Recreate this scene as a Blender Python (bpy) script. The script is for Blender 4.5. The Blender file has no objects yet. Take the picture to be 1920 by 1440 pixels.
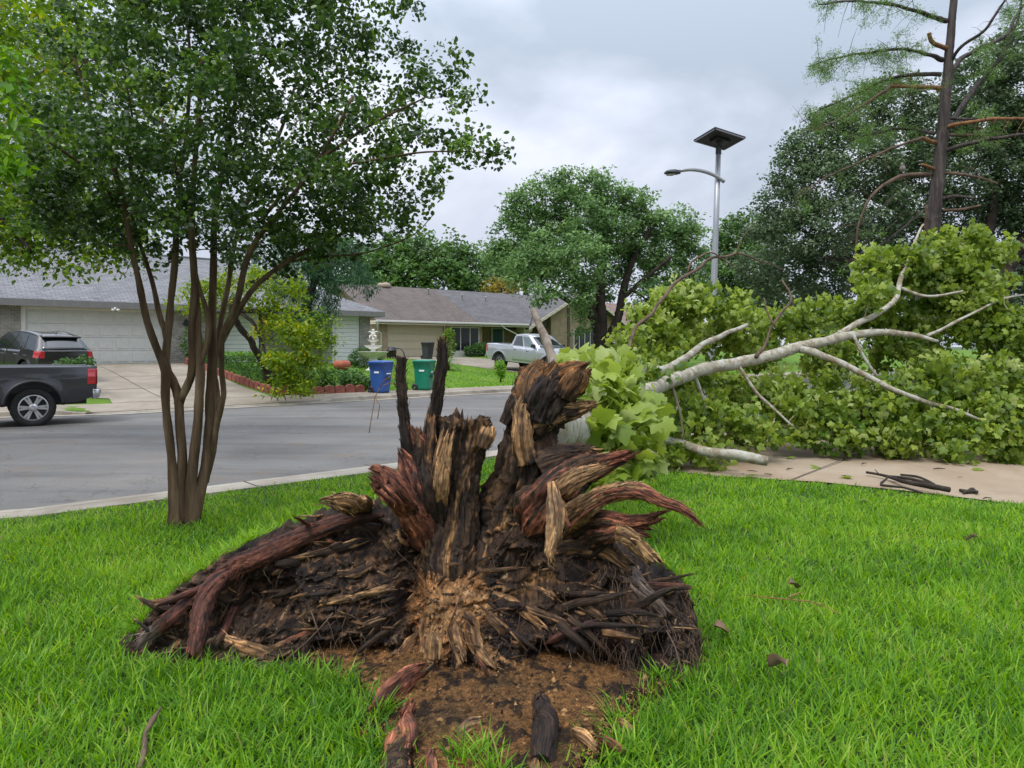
import bpy, math, random
import numpy as np
from mathutils import Vector, Matrix
R = math.radians
random.seed(7)
rng = np.random.default_rng(11)
scene = bpy.context.scene
C = scene.collection

# ------------------------------------------------------------------ camera
F = 1331.0; HOR = 650.0; EYE = 1.6          # focal length and horizon in photo pixels (1920 wide), eye height
cd = bpy.data.cameras.new('camera'); cam = bpy.data.objects.new('camera', cd); C.objects.link(cam)
cam.location = (0, 0, EYE); cam.rotation_euler = (R(90), 0, 0)
cd.sensor_width = 36; cd.lens = 36 * F / 1920; cd.shift_y = -(720 - HOR) / 1920
cd.clip_start = 0.05; cd.clip_end = 6000
scene.camera = cam
scene.view_settings.view_transform = 'Standard'; scene.view_settings.look = 'None'
scene.view_settings.gamma = 1; scene.view_settings.exposure = 0.4
scene.view_settings.use_curve_mapping = False
scene.cycles.max_bounces = 6; scene.cycles.transparent_max_bounces = 6
scene.cycles.diffuse_bounces = 3; scene.cycles.glossy_bounces = 3

# ------------------------------------------------------------------ sky and sun (overcast)
SUN_EL, SUN_AZ = R(58), R(215)
w = bpy.data.worlds.new('World'); scene.world = w; w.use_nodes = True
nt = w.node_tree; nt.nodes.clear()
def N_(t, **k):
    n = nt.nodes.new(t)
    for a, b in k.items(): setattr(n, a, b)
    return n
def L_(a, b): nt.links.new(a, b)
def M_(op, a, b=None, c=None):
    n = N_('ShaderNodeMath', operation=op)
    for i, q in enumerate((a, b, c)):
        if q is None: continue
        if isinstance(q, (int, float)): n.inputs[i].default_value = q
        else: L_(q, n.inputs[i])
    return n.outputs[0]
tc = N_('ShaderNodeTexCoord'); sp = N_('ShaderNodeSeparateXYZ'); L_(tc.outputs['Generated'], sp.inputs[0])
zc = M_('MAXIMUM', sp.outputs[2], 0.0)
den = M_('ADD', zc, 0.62)
cb = N_('ShaderNodeCombineXYZ'); L_(M_('DIVIDE', sp.outputs[0], den), cb.inputs[0]); L_(M_('DIVIDE', sp.outputs[1], den), cb.inputs[1])
cb.inputs[2].default_value = 8.42
n1 = N_('ShaderNodeTexNoise'); n1.inputs['Scale'].default_value = 2.1; n1.inputs['Detail'].default_value = 6; n1.inputs['Roughness'].default_value = 0.5
n1.inputs['Distortion'].default_value = 0.35; L_(cb.outputs[0], n1.inputs['Vector'])
rp = N_('ShaderNodeValToRGB'); L_(n1.outputs[0], rp.inputs[0])
rp.color_ramp.elements[0].position = 0.38; rp.color_ramp.elements[0].color = (0.39, 0.455, 0.545, 1)
rp.color_ramp.elements[1].position = 0.63; rp.color_ramp.elements[1].color = (0.84, 0.86, 0.95, 1)
e = rp.color_ramp.elements.new(0.52); e.color = (0.62, 0.67, 0.78, 1)
# overcast sky: brighter towards the zenith
lift = M_('MULTIPLY_ADD', M_('MULTIPLY', zc, zc), 2.5, 0.90)
hz = N_('ShaderNodeMapRange'); L_(zc, hz.inputs[0]); hz.inputs[1].default_value = 0.0; hz.inputs[2].default_value = 0.22
hz.inputs[3].default_value = 1.0; hz.inputs[4].default_value = 0.0
mh = N_('ShaderNodeMixRGB'); L_(hz.outputs[0], mh.inputs[0]); L_(rp.outputs[0], mh.inputs[1]); mh.inputs[2].default_value = (0.67, 0.71, 0.84, 1)
ml = N_('ShaderNodeVectorMath', operation='SCALE'); L_(mh.outputs[0], ml.inputs[0]); L_(M_('MULTIPLY', lift, 9.0), ml.inputs['Scale'])
sky = N_('ShaderNodeTexSky'); sky.sky_type = 'NISHITA'; sky.sun_disc = False
sky.sun_elevation = SUN_EL; sky.sun_rotation = SUN_AZ; sky.air_density = 1.0; sky.dust_density = 2.0
mx = N_('ShaderNodeMixRGB'); mx.inputs[0].default_value = 0.93; L_(sky.outputs[0], mx.inputs[1]); L_(ml.outputs[0], mx.inputs[2])
bg = N_('ShaderNodeBackground'); bg.inputs[1].default_value = 0.1; L_(mx.outputs[0], bg.inputs[0])
wo = N_('ShaderNodeOutputWorld'); L_(bg.outputs[0], wo.inputs[0])
sd = bpy.data.lights.new('sun', 'SUN'); sd.energy = 1.5; sd.angle = R(14); sd.color = (1.0, 0.96, 0.90)
so = bpy.data.objects.new('sun', sd); C.objects.link(so)
so.rotation_euler = (R(90) - SUN_EL, 0, -SUN_AZ + R(180)); so.location = (0, -5, 30)

# ------------------------------------------------------------------ coordinates
def at(px, py, Y): return Vector(((px - 960) / F * Y, Y, EYE - (py - HOR) / F * Y))
CU, SU = 0.7550, 0.6557
def us(a, s, z=0.0): return Vector((a * CU - s * SU, a * SU + s * CU, z))   # a along the street, s across it
def to_as(x, y): return x * CU + y * SU, -x * SU + y * CU
ANG = math.atan2(SU, CU)
def s_near(a): return np.interp(a, [-9.1, -3.4, 1.0], [13.9, 9.83, 8.4])
def s_far(a): return np.interp(a, [-20.7, -6.25, .45, 4.3], [37.2, 26.4, 21.9, 20.4])
def sm(t): t = np.clip(t, 0, 1); return t * t * (3 - 2 * t)
def far_dip(a):
    a = np.asarray(a); return np.maximum(sm((a - 3.0) / .8) * sm((10.6 - a) / .8), sm((a - 23.) / .8) * sm((30.4 - a) / .8))
def yard_z(a, s):
    Lr = 12 + 7 * sm((np.asarray(a) - 11) / 9)
    d = s - s_far(a)
    return 0.9 * sm(d / Lr * .92 + .04) - .09 * far_dip(a) * (1 - sm((d - .15) / 1.2))
def ground_z(x, y):
    a, s = to_as(x, y)
    if s > s_far(a): return float(yard_z(a, s))
    if s < s_near(a): return 0.0
    return -0.12
def gz(px, Y): # ground point under a photo column at depth Y
    x = (px - 960) / F * Y
    return Vector((x, Y, ground_z(x, Y)))

# ------------------------------------------------------------------ noise (numpy)
_perm = np.random.default_rng(3).permutation(256); _perm = np.concatenate([_perm, _perm, _perm])
_g = np.random.default_rng(4).normal(size=(256, 3)); _g /= np.linalg.norm(_g, axis=1)[:, None]
def pn(P):
    P = np.asarray(P, float); I = np.floor(P).astype(int); f = P - I; I &= 255
    u = f * f * f * (f * (f * 6 - 15) + 10); out = 0
    for dx in (0, 1):
        for dy in (0, 1):
            for dz in (0, 1):
                h = _perm[_perm[_perm[I[:, 0] + dx] + I[:, 1] + dy] + I[:, 2] + dz]
                d = (_g[h] * (f - (dx, dy, dz))).sum(1)
                wx = u[:, 0] if dx else 1 - u[:, 0]; wy = u[:, 1] if dy else 1 - u[:, 1]; wz = u[:, 2] if dz else 1 - u[:, 2]
                out = out + d * wx * wy * wz
    return out * 1.6
def fbm(P, o=4, g=.5):
    P = np.asarray(P, float); a = 1; t = 0; n = 0
    for i in range(o): t = t + a * pn(P * 2 ** i + i * 7.3); n += a; a *= g
    return t / n
def ridged(P, o=3):
    P = np.asarray(P, float); a = 1; t = 0; n = 0
    for i in range(o): t = t + a * (1 - 2 * np.abs(pn(P * 2 ** i + i * 5.1))); n += a; a *= .5
    return t / n

# ------------------------------------------------------------------ objects
def tag(o, label=None, cat=None, group=None, kind=None):
    if label: o['label'] = label
    if cat: o['category'] = cat
    if group: o['group'] = group
    if kind: o['kind'] = kind
    return o
def empty(name, label, cat, loc=(0, 0, 0), rz=0, group=None):
    o = bpy.data.objects.new(name, None); C.objects.link(o); o.empty_display_size = .2
    o.location = loc; o.rotation_euler = (0, 0, rz)
    return tag(o, label, cat, group)
def link(name, me, mat, parent=None):
    o = bpy.data.objects.new(name, me); C.objects.link(o)
    if mat is not None: me.materials.append(mat)
    if parent is not None: o.parent = parent
    return o
def np_mesh(name, V, faces, mat, parent=None, smooth=False, fattr=None, cattr=None, gattr=None):
    """faces: list of int arrays (n,k)"""
    V = np.ascontiguousarray(V, np.float32)
    me = bpy.data.meshes.new(name); me.vertices.add(len(V)); me.vertices.foreach_set('co', V.ravel())
    faces = [np.asarray(f, np.int32) for f in faces if len(f)]
    idx = np.concatenate([f.ravel() for f in faces]); tot = np.concatenate([np.full(len(f), f.shape[1], np.int32) for f in faces])
    st = np.concatenate([[0], np.cumsum(tot)[:-1]]).astype(np.int32)
    me.loops.add(len(idx)); me.loops.foreach_set('vertex_index', idx)
    me.polygons.add(len(tot)); me.polygons.foreach_set('loop_start', st)
    if smooth: me.polygons.foreach_set('use_smooth', np.ones(len(tot), bool))
    me.update(calc_edges=True)
    if fattr is not None:
        at_ = me.attributes.new('rnd', 'FLOAT', 'POINT'); at_.data.foreach_set('value', np.asarray(fattr, np.float32))
    if cattr is not None:
        at_ = me.attributes.new('Col', 'FLOAT_COLOR', 'POINT')
        c = np.ones((len(V), 4), np.float32); c[:, :np.shape(cattr)[1]] = cattr; at_.data.foreach_set('color', c.ravel())
    if gattr is not None:
        at_ = me.attributes.new('Grn', 'FLOAT_VECTOR', 'POINT'); at_.data.foreach_set('vector', np.ascontiguousarray(gattr, np.float32).ravel())
    me.validate()
    return link(name, me, mat, parent)
def copy_tree(o, parent=None):
    c = o.copy(); C.objects.link(c)
    if parent is not None: c.parent = parent
    for ch in list(o.children): copy_tree(ch, c)
    return c

class MB:
    def __init__(s): s.v = []; s.f = []
    def add(s, V, Fs):
        o = len(s.v); s.v += [tuple(p) for p in V]; s.f += [tuple(i + o for i in f) for f in Fs]; return s
    def box(s, x0, x1, y0, y1, z0, z1, M=None):
        V = [(x, y, z) for z in (z0, z1) for y in (y0, y1) for x in (x0, x1)]
        if M is not None: V = [M @ Vector(p) for p in V]
        return s.add(V, [(0, 2, 3, 1), (4, 5, 7, 6), (0, 1, 5, 4), (2, 6, 7, 3), (0, 4, 6, 2), (1, 3, 7, 5)])
    def loft(s, rings, caps=True, closed=True):
        n = len(rings[0]); V = [p for r in rings for p in r]; Fs = []
        for i in range(len(rings) - 1):
            for j in range(n if closed else n - 1):
                k = (j + 1) % n; Fs.append((i * n + j, i * n + k, (i + 1) * n + k, (i + 1) * n + j))
        if caps and closed: Fs += [tuple(range(n - 1, -1, -1)), tuple(range((len(rings) - 1) * n, len(rings) * n))]
        return s.add(V, Fs)
    def tube(s, P, Rd, seg=8, caps=True):
        P = [Vector(p) for p in P]; n = len(P)
        if not hasattr(Rd, '__len__'): Rd = [Rd] * n
        t = (P[1] - P[0]).normalized(); a = t.cross(Vector((0.3, 0.2, 1)) if abs(t.z) < .9 else Vector((1, 0.1, 0))).normalized(); rings = []
        for i in range(n):
            t = (P[min(i + 1, n - 1)] - P[max(i - 1, 0)]).normalized()
            a = (a - t * a.dot(t)).normalized(); b = t.cross(a)
            rings.append([P[i] + (a * math.cos(q) + b * math.sin(q)) * Rd[i] for q in (2 * math.pi * k / seg for k in range(seg))])
        return s.loft(rings, caps)
    def lathe(s, prof, c=(0, 0, 0), seg=24, mod=None):
        rings = []
        for r, z in prof:
            rings.append([(c[0] + r * (mod(q, r, z) if mod else 1) * math.cos(q), c[1] + r * (mod(q, r, z) if mod else 1) * math.sin(q), c[2] + z) for q in (2 * math.pi * k / seg for k in range(seg))])
        return s.loft(rings)
    def prism(s, poly, y0, y1, ax='xz'):
        if ax == 'xz': A = [(x, y0, z) for x, z in poly]; B = [(x, y1, z) for x, z in poly]
        elif ax == 'yz': A = [(y0, x, z) for x, z in poly]; B = [(y1, x, z) for x, z in poly]
        else: A = [(x, z, y0) for x, z in poly]; B = [(x, z, y1) for x, z in poly]
        return s.loft([A, B])
    def grid(s, G):
        n, m = len(G), len(G[0])
        return s.add([p for r in G for p in r], [(i * m + j, i * m + j + 1, (i + 1) * m + j + 1, (i + 1) * m + j) for i in range(n - 1) for j in range(m - 1)])
    def build(s, name, mat, parent=None, smooth=False, bevel=0, solid=0, fix=True):
        me = bpy.data.meshes.new(name); me.from_pydata(s.v, [], s.f)
        if fix:
            import bmesh
            bm = bmesh.new(); bm.from_mesh(me); bmesh.ops.recalc_face_normals(bm, faces=bm.faces); bm.to_mesh(me); bm.free()
        if smooth: me.polygons.foreach_set('use_smooth', [True] * len(me.polygons))
        me.update(); o = link(name, me, mat, parent)
        if solid:
            m = o.modifiers.new('thick', 'SOLIDIFY'); m.thickness = solid; m.offset = -1
        if bevel:
            m = o.modifiers.new('bevel', 'BEVEL'); m.width = bevel; m.segments = 2; m.limit_method = 'ANGLE'; m.angle_limit = R(40)
        return o

# ------------------------------------------------------------------ materials
class NT:
    def __init__(s, name):
        s.m = bpy.data.materials.new(name); s.m.use_nodes = True; s.t = s.m.node_tree; s.t.nodes.clear()
        s.out = s.n('ShaderNodeOutputMaterial')
    def n(s, t, **k):
        n = s.t.nodes.new(t)
        for a, b in k.items(): setattr(n, a, b)
        return n
    def l(s, a, b): s.t.links.new(a, b)
    def set(s, sock, v):
        if hasattr(v, 'is_output') or hasattr(v, 'links'): s.l(v, sock)
        else: sock.default_value = v
    def math(s, op, a, b=None, c=None):
        n = s.n('ShaderNodeMath', operation=op)
        for i, q in enumerate((a, b, c)):
            if q is not None: s.set(n.inputs[i], q)
        return n.outputs[0]
    def mix(s, f, a, b, mode='MIX'):
        n = s.n('ShaderNodeMixRGB', blend_type=mode); s.set(n.inputs[0], f)
        for i, q in ((1, a), (2, b)): s.set(n.inputs[i], (*q, 1) if isinstance(q, tuple) and len(q) == 3 else q)
        return n.outputs[0]
    def coord(s, scale=(1, 1, 1), kind='Object'):
        t = s.n('ShaderNodeTexCoord'); mp = s.n('ShaderNodeMapping'); s.l(t.outputs[kind], mp.inputs[0]); mp.inputs['Scale'].default_value = scale
        return mp.outputs[0]
    def noise(s, vec, scale, detail=5, rough=.55, dist=0):
        n = s.n('ShaderNodeTexNoise'); s.l(vec, n.inputs['Vector']); n.inputs['Scale'].default_value = scale
        n.inputs['Detail'].default_value = detail; n.inputs['Roughness'].default_value = rough; n.inputs['Distortion'].default_value = dist
        return n.outputs[0]
    def ramp(s, fac, stops):
        n = s.n('ShaderNodeValToRGB'); s.l(fac, n.inputs[0]); el = n.color_ramp.elements
        while len(el) < len(stops): el.new(.5)
        for e_, (p, c) in zip(el, stops): e_.position = p; e_.color = (*c, 1) if len(c) == 3 else c
        return n.outputs[0]
    def bump(s, h, strength=.3, dist=.02):
        n = s.n('ShaderNodeBump'); n.inputs['Strength'].default_value = strength; n.inputs['Distance'].default_value = dist; s.l(h, n.inputs['Height']); return n.outputs[0]
    def bsdf(s, col, rough=.7, bump=None, metal=0, spec=.5, coat=0):
        p = s.n('ShaderNodeBsdfPrincipled'); s.set(p.inputs['Base Color'], (*col, 1) if isinstance(col, tuple) else col)
        s.set(p.inputs['Roughness'], rough); p.inputs['Metallic'].default_value = metal; p.inputs['Specular IOR Level'].default_value = spec
        p.inputs['Coat Weight'].default_value = coat; p.inputs['Coat Roughness'].default_value = .06
        if bump is not None: s.l(bump, p.inputs['Normal'])
        return p.outputs[0]
    def end(s, sh): s.l(sh, s.out.inputs[0]); return s.m

def m_noise(name, stops, scale=4, rough=.8, bump=.2, bdist=.01, stretch=(1, 1, 1), detail=6, spec=.4, metal=0, bscale=None):
    t = NT(name); v = t.coord(stretch); n = t.noise(v, scale, detail, .6)
    h = t.noise(v, bscale or scale * 3, 4)
    return t.end(t.bsdf(t.ramp(n, stops), rough, t.bump(h, bump, bdist), metal, spec))
def m_plain(name, col, rough=.5, metal=0, coat=0, var=.15, scale=6, spec=.5, bump=.05):
    t = NT(name); v = t.coord(); n = t.noise(v, scale, 4)
    lo = tuple(c * (1 - var) for c in col); hi = tuple(min(1, c * (1 + var)) for c in col)
    return t.end(t.bsdf(t.ramp(n, [(.3, lo), (.7, hi)]), rough, t.bump(n, bump, .003), metal, spec, coat))
def m_leaf(name, dark, mid, light, trans=.3, rough=.45, spec=.35, rare=None):
    t = NT(name); a = t.n('ShaderNodeAttribute', attribute_name='rnd')
    st = [(.0, dark), (.5, mid), (.92, light)]
    if rare: st.append((.985, rare))
    col = t.ramp(a.outputs['Fac'], st)
    p = t.bsdf(col, rough, None, 0, spec)
    tr = t.n('ShaderNodeBsdfTranslucent'); t.l(t.mix(.45, col, (.45, .62, .05), 'MULTIPLY'), tr.inputs[0])
    hs = t.n('ShaderNodeHueSaturation'); hs.inputs['Value'].default_value = 2.2; hs.inputs['Hue'].default_value = .485; hs.inputs['Saturation'].default_value = 1.05
    t.l(col, hs.inputs['Color']); t.l(hs.outputs[0], tr.inputs[0])
    mxs = t.n('ShaderNodeMixShader'); mxs.inputs[0].default_value = trans; t.l(p, mxs.inputs[1]); t.l(tr.outputs[0], mxs.inputs[2])
    return t.end(mxs.outputs[0])
def m_brick(name, c1, c2, mortar, sw=.2, sh=.075, rough=.9):
    t = NT(name); tcn = t.n('ShaderNodeTexCoord'); s_ = t.n('ShaderNodeSeparateXYZ'); t.l(tcn.outputs['Object'], s_.inputs[0])
    c_ = t.n('ShaderNodeCombineXYZ'); t.l(t.math('ADD', s_.outputs[0], s_.outputs[1]), c_.inputs[0]); t.l(s_.outputs[2], c_.inputs[1])
    b = t.n('ShaderNodeTexBrick'); t.l(c_.outputs[0], b.inputs['Vector']); b.inputs['Scale'].default_value = 1
    b.inputs['Brick Width'].default_value = sw; b.inputs['Row Height'].default_value = sh; b.inputs['Mortar Size'].default_value = .009; b.inputs['Mortar Smooth'].default_value = .3
    b.inputs['Color1'].default_value = (*c1, 1); b.inputs['Color2'].default_value = (*c2, 1); b.inputs['Mortar'].default_value = (*mortar, 1); b.inputs['Bias'].default_value = -.1
    n = t.noise(tcn.outputs['Object'], 2.2, 6); col = t.mix(.55, b.outputs['Color'], t.ramp(n, [(.3, (.55, .55, .56)), (.7, (1.25, 1.22, 1.18))]), 'MULTIPLY')
    return t.end(t.bsdf(col, rough, t.bump(b.outputs['Fac'], -.4, .008), 0, .2))
def m_shingle(name, c1, c2, tone):
    # courses follow the slope: rows by height, tabs along the eave
    t = NT(name); tcn = t.n('ShaderNodeTexCoord'); s_ = t.n('ShaderNodeSeparateXYZ'); t.l(tcn.outputs['Object'], s_.inputs[0])
    c_ = t.n('ShaderNodeCombineXYZ'); t.l(s_.outputs[0], c_.inputs[0]); t.l(t.math('MULTIPLY', s_.outputs[2], 2.2), c_.inputs[1])
    b = t.n('ShaderNodeTexBrick'); t.l(c_.outputs[0], b.inputs['Vector']); b.inputs['Scale'].default_value = 1
    b.inputs['Brick Width'].default_value = .31; b.inputs['Row Height'].default_value = .15; b.inputs['Mortar Size'].default_value = .012; b.inputs['Mortar Smooth'].default_value = .6
    b.inputs['Color1'].default_value = (*c1, 1); b.inputs['Color2'].default_value = (*c2, 1); b.inputs['Mortar'].default_value = (*[q * .45 for q in c1], 1)
    n = t.noise(t.coord((1, 1, .35)), .9, 7, .65); g = t.noise(tcn.outputs['Object'], 60, 3)
    col = t.mix(.8, b.outputs['Color'], t.ramp(n, [(.25, (.72, .72, .74)), (.5, (1, 1, 1)), (.75, tone)]), 'MULTIPLY')
    col = t.mix(.4, col, t.ramp(g, [(.3, (.6, .6, .6)), (.7, (1.35, 1.35, 1.35))]), 'MULTIPLY')
    return t.end(t.bsdf(col, .92, t.bump(b.outputs['Fac'], -.6, .012), 0, .2))
def m_siding(name, col, pitch=.2):
    t = NT(name); tcn = t.n('ShaderNodeTexCoord'); s_ = t.n('ShaderNodeSeparateXYZ'); t.l(tcn.outputs['Object'], s_.inputs[0])
    fr = t.math('FRACT', t.math('DIVIDE', s_.outputs[2], pitch))
    n = t.noise(t.coord((1, 1, 6)), 3, 5)
    c = t.ramp(n, [(.3, tuple(q * .85 for q in col)), (.7, col)])
    line = t.ramp(fr, [(.0, (.35, .35, .36)), (.07, (.4, .4, .4)), (.1, (1, 1, 1))])
    return t.end(t.bsdf(t.mix(1, c, line, 'MULTIPLY'), .6, t.bump(fr, .6, -.015), 0, .3))
def m_vcol(name, rough=.85, spec=.25, scale=90, streak=None, amt=.6):
    t = NT(name); a = t.n('ShaderNodeAttribute', attribute_name='Col')
    v = t.coord(streak or (1, 1, 1)); n = t.noise(v, scale, 5, .65); n2 = t.noise(t.coord(), scale * .27, 4)
    col = t.mix(amt, a.outputs['Color'], t.ramp(n, [(.28, (.45, .42, .4)), (.5, (1, 1, 1)), (.74, (1.75, 1.65, 1.5))]), 'MULTIPLY')
    ad = t.n('ShaderNodeMath', operation='ADD'); t.l(n, ad.inputs[0]); t.l(n2, ad.inputs[1])
    return t.end(t.bsdf(col, t.ramp(n2, [(.35, (rough - .25,) * 3), (.6, (rough,) * 3)]), t.bump(ad.outputs[0], .55, .012), 0, spec))

MAT = {}
def build_materials():
    m = MAT
    # asphalt: grey, worn paler tracks, cracks, brown washed-on dirt
    t = NT('asphalt'); v = t.coord(); g = t.noise(v, 130, 3); n = t.noise(v, .35, 6, .6, .6); tr = t.noise(t.coord((1, 1, 1)), 1.6, 6)
    col = t.ramp(n, [(.3, (.108, .103, .097)), (.5, (.138, .134, .128)), (.7, (.168, .160, .148))])
    col = t.mix(.75, col, t.ramp(g, [(.3, (.45, .45, .46)), (.5, (1, 1, 1)), (.72, (1.5, 1.5, 1.45))]), 'MULTIPLY')
    vo = t.n('ShaderNodeTexVoronoi', feature='DISTANCE_TO_EDGE'); vo.inputs['Scale'].default_value = .45
    nd_ = t.n('ShaderNodeTexNoise'); nd_.inputs['Scale'].default_value = .7; nd_.inputs['Detail'].default_value = 6; t.l(v, nd_.inputs['Vector']); t.l(t.mix(1, v, t.mix(1, nd_.outputs['Color'], (3.5, 3.5, 3.5), 'MULTIPLY'), 'ADD'), vo.inputs['Vector'])
    cr = t.ramp(vo.outputs['Distance'], [(.0, (.35, .35, .35)), (.004, (.6, .6, .6)), (.009, (1, 1, 1))])
    mpw = t.n('ShaderNodeMapping'); t.l(v, mpw.inputs[0]); mpw.inputs['Rotation'].default_value = (0, 0, -ANG); mpw.inputs['Scale'].default_value = (.10, .9, 1)
    stw = t.noise(mpw.outputs[0], 1.3, 6, .62, .4); col = t.mix(.85, col, t.ramp(stw, [(.3, (.62, .61, .6)), (.5, (1, 1, 1)), (.7, (1.28, 1.24, 1.18))]), 'MULTIPLY')
    blot = t.noise(v, 2.6, 7, .7, .5); col = t.mix(t.ramp(blot, [(.60, (0, 0, 0)), (.70, (.7, .7, .7))]), col, (.055, .05, .046))
    col = t.mix(.5, col, cr, 'MULTIPLY'); col = t.mix(t.ramp(tr, [(.54, (0, 0, 0)), (.72, (.6, .6, .6))]), col, (.14, .105, .075))
    m['asphalt'] = t.end(t.bsdf(col, .82, t.bump(g, .35, .008), 0, .35))
    def conc(name, a, b, c, stain, sc=.8):
        t = NT(name); v = t.coord(); n = t.noise(v, sc, 7, .62, .5); g = t.noise(v, 90, 3); st = t.noise(t.coord((1, .45, 1)), 1.1, 6, .6, .8)
        col = t.ramp(n, [(.28, a), (.5, b), (.72, c)]); col = t.mix(t.ramp(st, [(.5, (0, 0, 0)), (.7, (.7, .7, .7))]), col, stain)
        col = t.mix(.3, col, t.ramp(g, [(.3, (.6, .6, .6)), (.7, (1.3, 1.3, 1.3))]), 'MULTIPLY')
        return t.end(t.bsdf(col, .8, t.bump(g, .2, .004), 0, .3))
    m['concrete'] = conc('concrete', (.20, .17, .13), (.27, .232, .18), (.34, .30, .24), (.19, .15, .105))
    m['near_concrete'] = conc('near_concrete', (.245, .18, .12), (.31, .24, .165), (.36, .29, .215), (.25, .165, .10))
    m['kerb'] = conc('kerb_concrete', (.24, .21, .17), (.33, .295, .24), (.40, .37, .31), (.12, .10, .075), 1.6)
    m['joint'] = m_plain('joint_filler', (.06, .05, .042), .95, bump=.2)
    t = NT('turf'); v = t.coord(); n = t.noise(v, .5, 6); g = t.noise(v, 28, 5, .7); f = t.noise(t.coord((1, .35, 1)), 120, 3)
    col = t.ramp(n, [(.3, (.062, .135, .016)), (.5, (.095, .185, .02)), (.72, (.155, .225, .034))])
    col = t.mix(.7, col, t.ramp(g, [(.3, (.5, .55, .45)), (.5, (1, 1, 1)), (.7, (1.45, 1.4, 1.3))]), 'MULTIPLY'); col = t.mix(.5, col, t.ramp(f, [(.3, (.5, .55, .5)), (.7, (1.5, 1.45, 1.4))]), 'MULTIPLY')
    m['turf'] = t.end(t.bsdf(col, .9, t.bump(g, .8, .05), 0, .15))
    m['under_lawn'] = m_noise('under_lawn', [(.3, (.018, .03, .008)), (.6, (.03, .055, .012)), (.8, (.05, .045, .02))], 14, .95, .5, .03)
    m['far_ground'] = m_noise('far_ground', [(.3, (.04, .075, .02)), (.7, (.07, .11, .03))], .4, .95)
    m['grass'] = m_leaf('grass_blade', (.034, .110, .008), (.120, .275, .012), (.275, .43, .036), .40, .5, .28, (.26, .25, .07))
    m['myrtle_leaf'] = m_leaf('myrtle_leaf', (.018, .048, .012), (.042, .092, .018), (.110, .20, .028), .34, .34, .5, (.14, .28, .04))
    m['elm_leaf'] = m_leaf('yellow_green_leaf', (.04, .095, .008), (.095, .185, .012), (.19, .29, .018), .38, .45, .3, (.30, .28, .02))
    m['lime_leaf'] = m_leaf('lime_leaf', (.05, .115, .008), (.13, .215, .010), (.25, .31, .014), .38, .45, .3, (.40, .32, .015))
    m['near_leaf'] = m_leaf('near_leaf', (.055, .15, .012), (.11, .25, .014), (.20, .36, .02), .42, .4, .35)
    m['feather_leaf'] = m_leaf('feathery_leaf', (.018, .055, .026), (.034, .092, .04), (.066, .15, .058), .28, .5, .3)
    m['ash_leaf'] = m_leaf('ash_leaf', (.058, .120, .042), (.125, .225, .072), (.205, .33, .11), .3, .5, .3)
    m['wood_leaf'] = m_leaf('woodland_leaf', (.032, .078, .022), (.076, .155, .040), (.14, .25, .06), .28, .5, .3)
    m['oak_leaf'] = m_leaf('live_oak_leaf', (.032, .062, .028), (.085, .140, .060), (.17, .235, .115), .22, .5, .35)
    m['gold_leaf'] = m_leaf('golden_leaf', (.10, .10, .015), (.20, .17, .025), (.30, .22, .03), .3, .5, .3)
    m['cypress_leaf'] = m_leaf('cypress_leaf', (.06, .13, .03), (.11, .21, .045), (.17, .29, .06), .35, .5, .3)
    m['sycamore_leaf'] = m_leaf('sycamore_leaf', (.06, .115, .014), (.160, .235, .026), (.30, .38, .07), .36, .5, .35, (.34, .40, .16))
    m['hedge_leaf'] = m_leaf('hedge_leaf', (.02, .06, .012), (.045, .12, .016), (.10, .22, .022), .28, .45, .35)
    m['shrub_leaf'] = m_leaf('shrub_leaf', (.02, .065, .014), (.045, .115, .02), (.10, .20, .03), .28, .45, .35)
    m['palm_leaf'] = m_leaf('palm_leaf', (.03, .085, .014), (.07, .16, .018), (.13, .25, .03), .25, .4, .4)
    m['tan_brick'] = m_brick('tan_brick', (.30, .215, .13), (.38, .28, .175), (.40, .35, .28))
    m['grey_brick'] = m_brick('grey_brick', (.20, .185, .165), (.30, .28, .25), (.36, .345, .32))
    m['pink_brick'] = m_brick('pink_brick', (.34, .22, .15), (.42, .29, .20), (.42, .37, .31))
    m['grey_roof'] = m_shingle('grey_shingle', (.165, .166, .172), (.215, .216, .224), (1.12, 1.12, 1.13))
    m['brown_roof'] = m_shingle('brown_shingle', (.118, .098, .090), (.152, .127, .116), (1.2, 1.16, 1.12))
    m['slate_roof'] = m_shingle('slate_shingle', (.112, .108, .110), (.148, .142, .146), (1.2, 1.2, 1.2))
    m['rust_roof'] = m_shingle('rust_shingle', (.19, .135, .12), (.24, .175, .15), (1.15, 1.1, 1.1))
    m['white_siding'] = m_siding('white_siding', (.72, .73, .70))
    m['cream_siding'] = m_siding('cream_siding', (.62, .56, .43), .25)
    m['white_trim'] = m_plain('white_trim', (.66, .65, .61), .5, var=.08)
    m['fascia'] = m_plain('grey_fascia', (.17, .165, .155), .6, var=.1)
    m['garage_white'] = m_plain('garage_white', (.58, .59, .55), .55, var=.05)
    m['garage_cream'] = m_plain('garage_cream', (.52, .46, .33), .55, var=.06)
    m['window_glass'] = m_plain('screened_glass', (.022, .023, .027), .25, var=.2)
    m['teal_door'] = m_plain('teal_door', (.012, .10, .105), .4)
    m['brown_and_shade'] = m_plain('brown_and_shade_paint', (.09, .075, .06), .8)  # brown of the pilaster itself; on the soffits, shade painted into the colour
    m['fence_wood'] = m_noise('fence_wood', [(.3, (.14, .07, .04)), (.7, (.25, .13, .075))], 3, .85, .3, .01, (6, 6, .5))
    def paint(n, c, metal=.6, r=.32): return m_plain(n, c, r, metal, 1.0, .04, 30, .5, 0)
    m['charcoal_paint'] = paint('charcoal_paint', (.036, .036, .042), .45, .38)
    m['silver_paint'] = paint('silver_paint', (.50, .515, .545), .55, .33)
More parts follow.
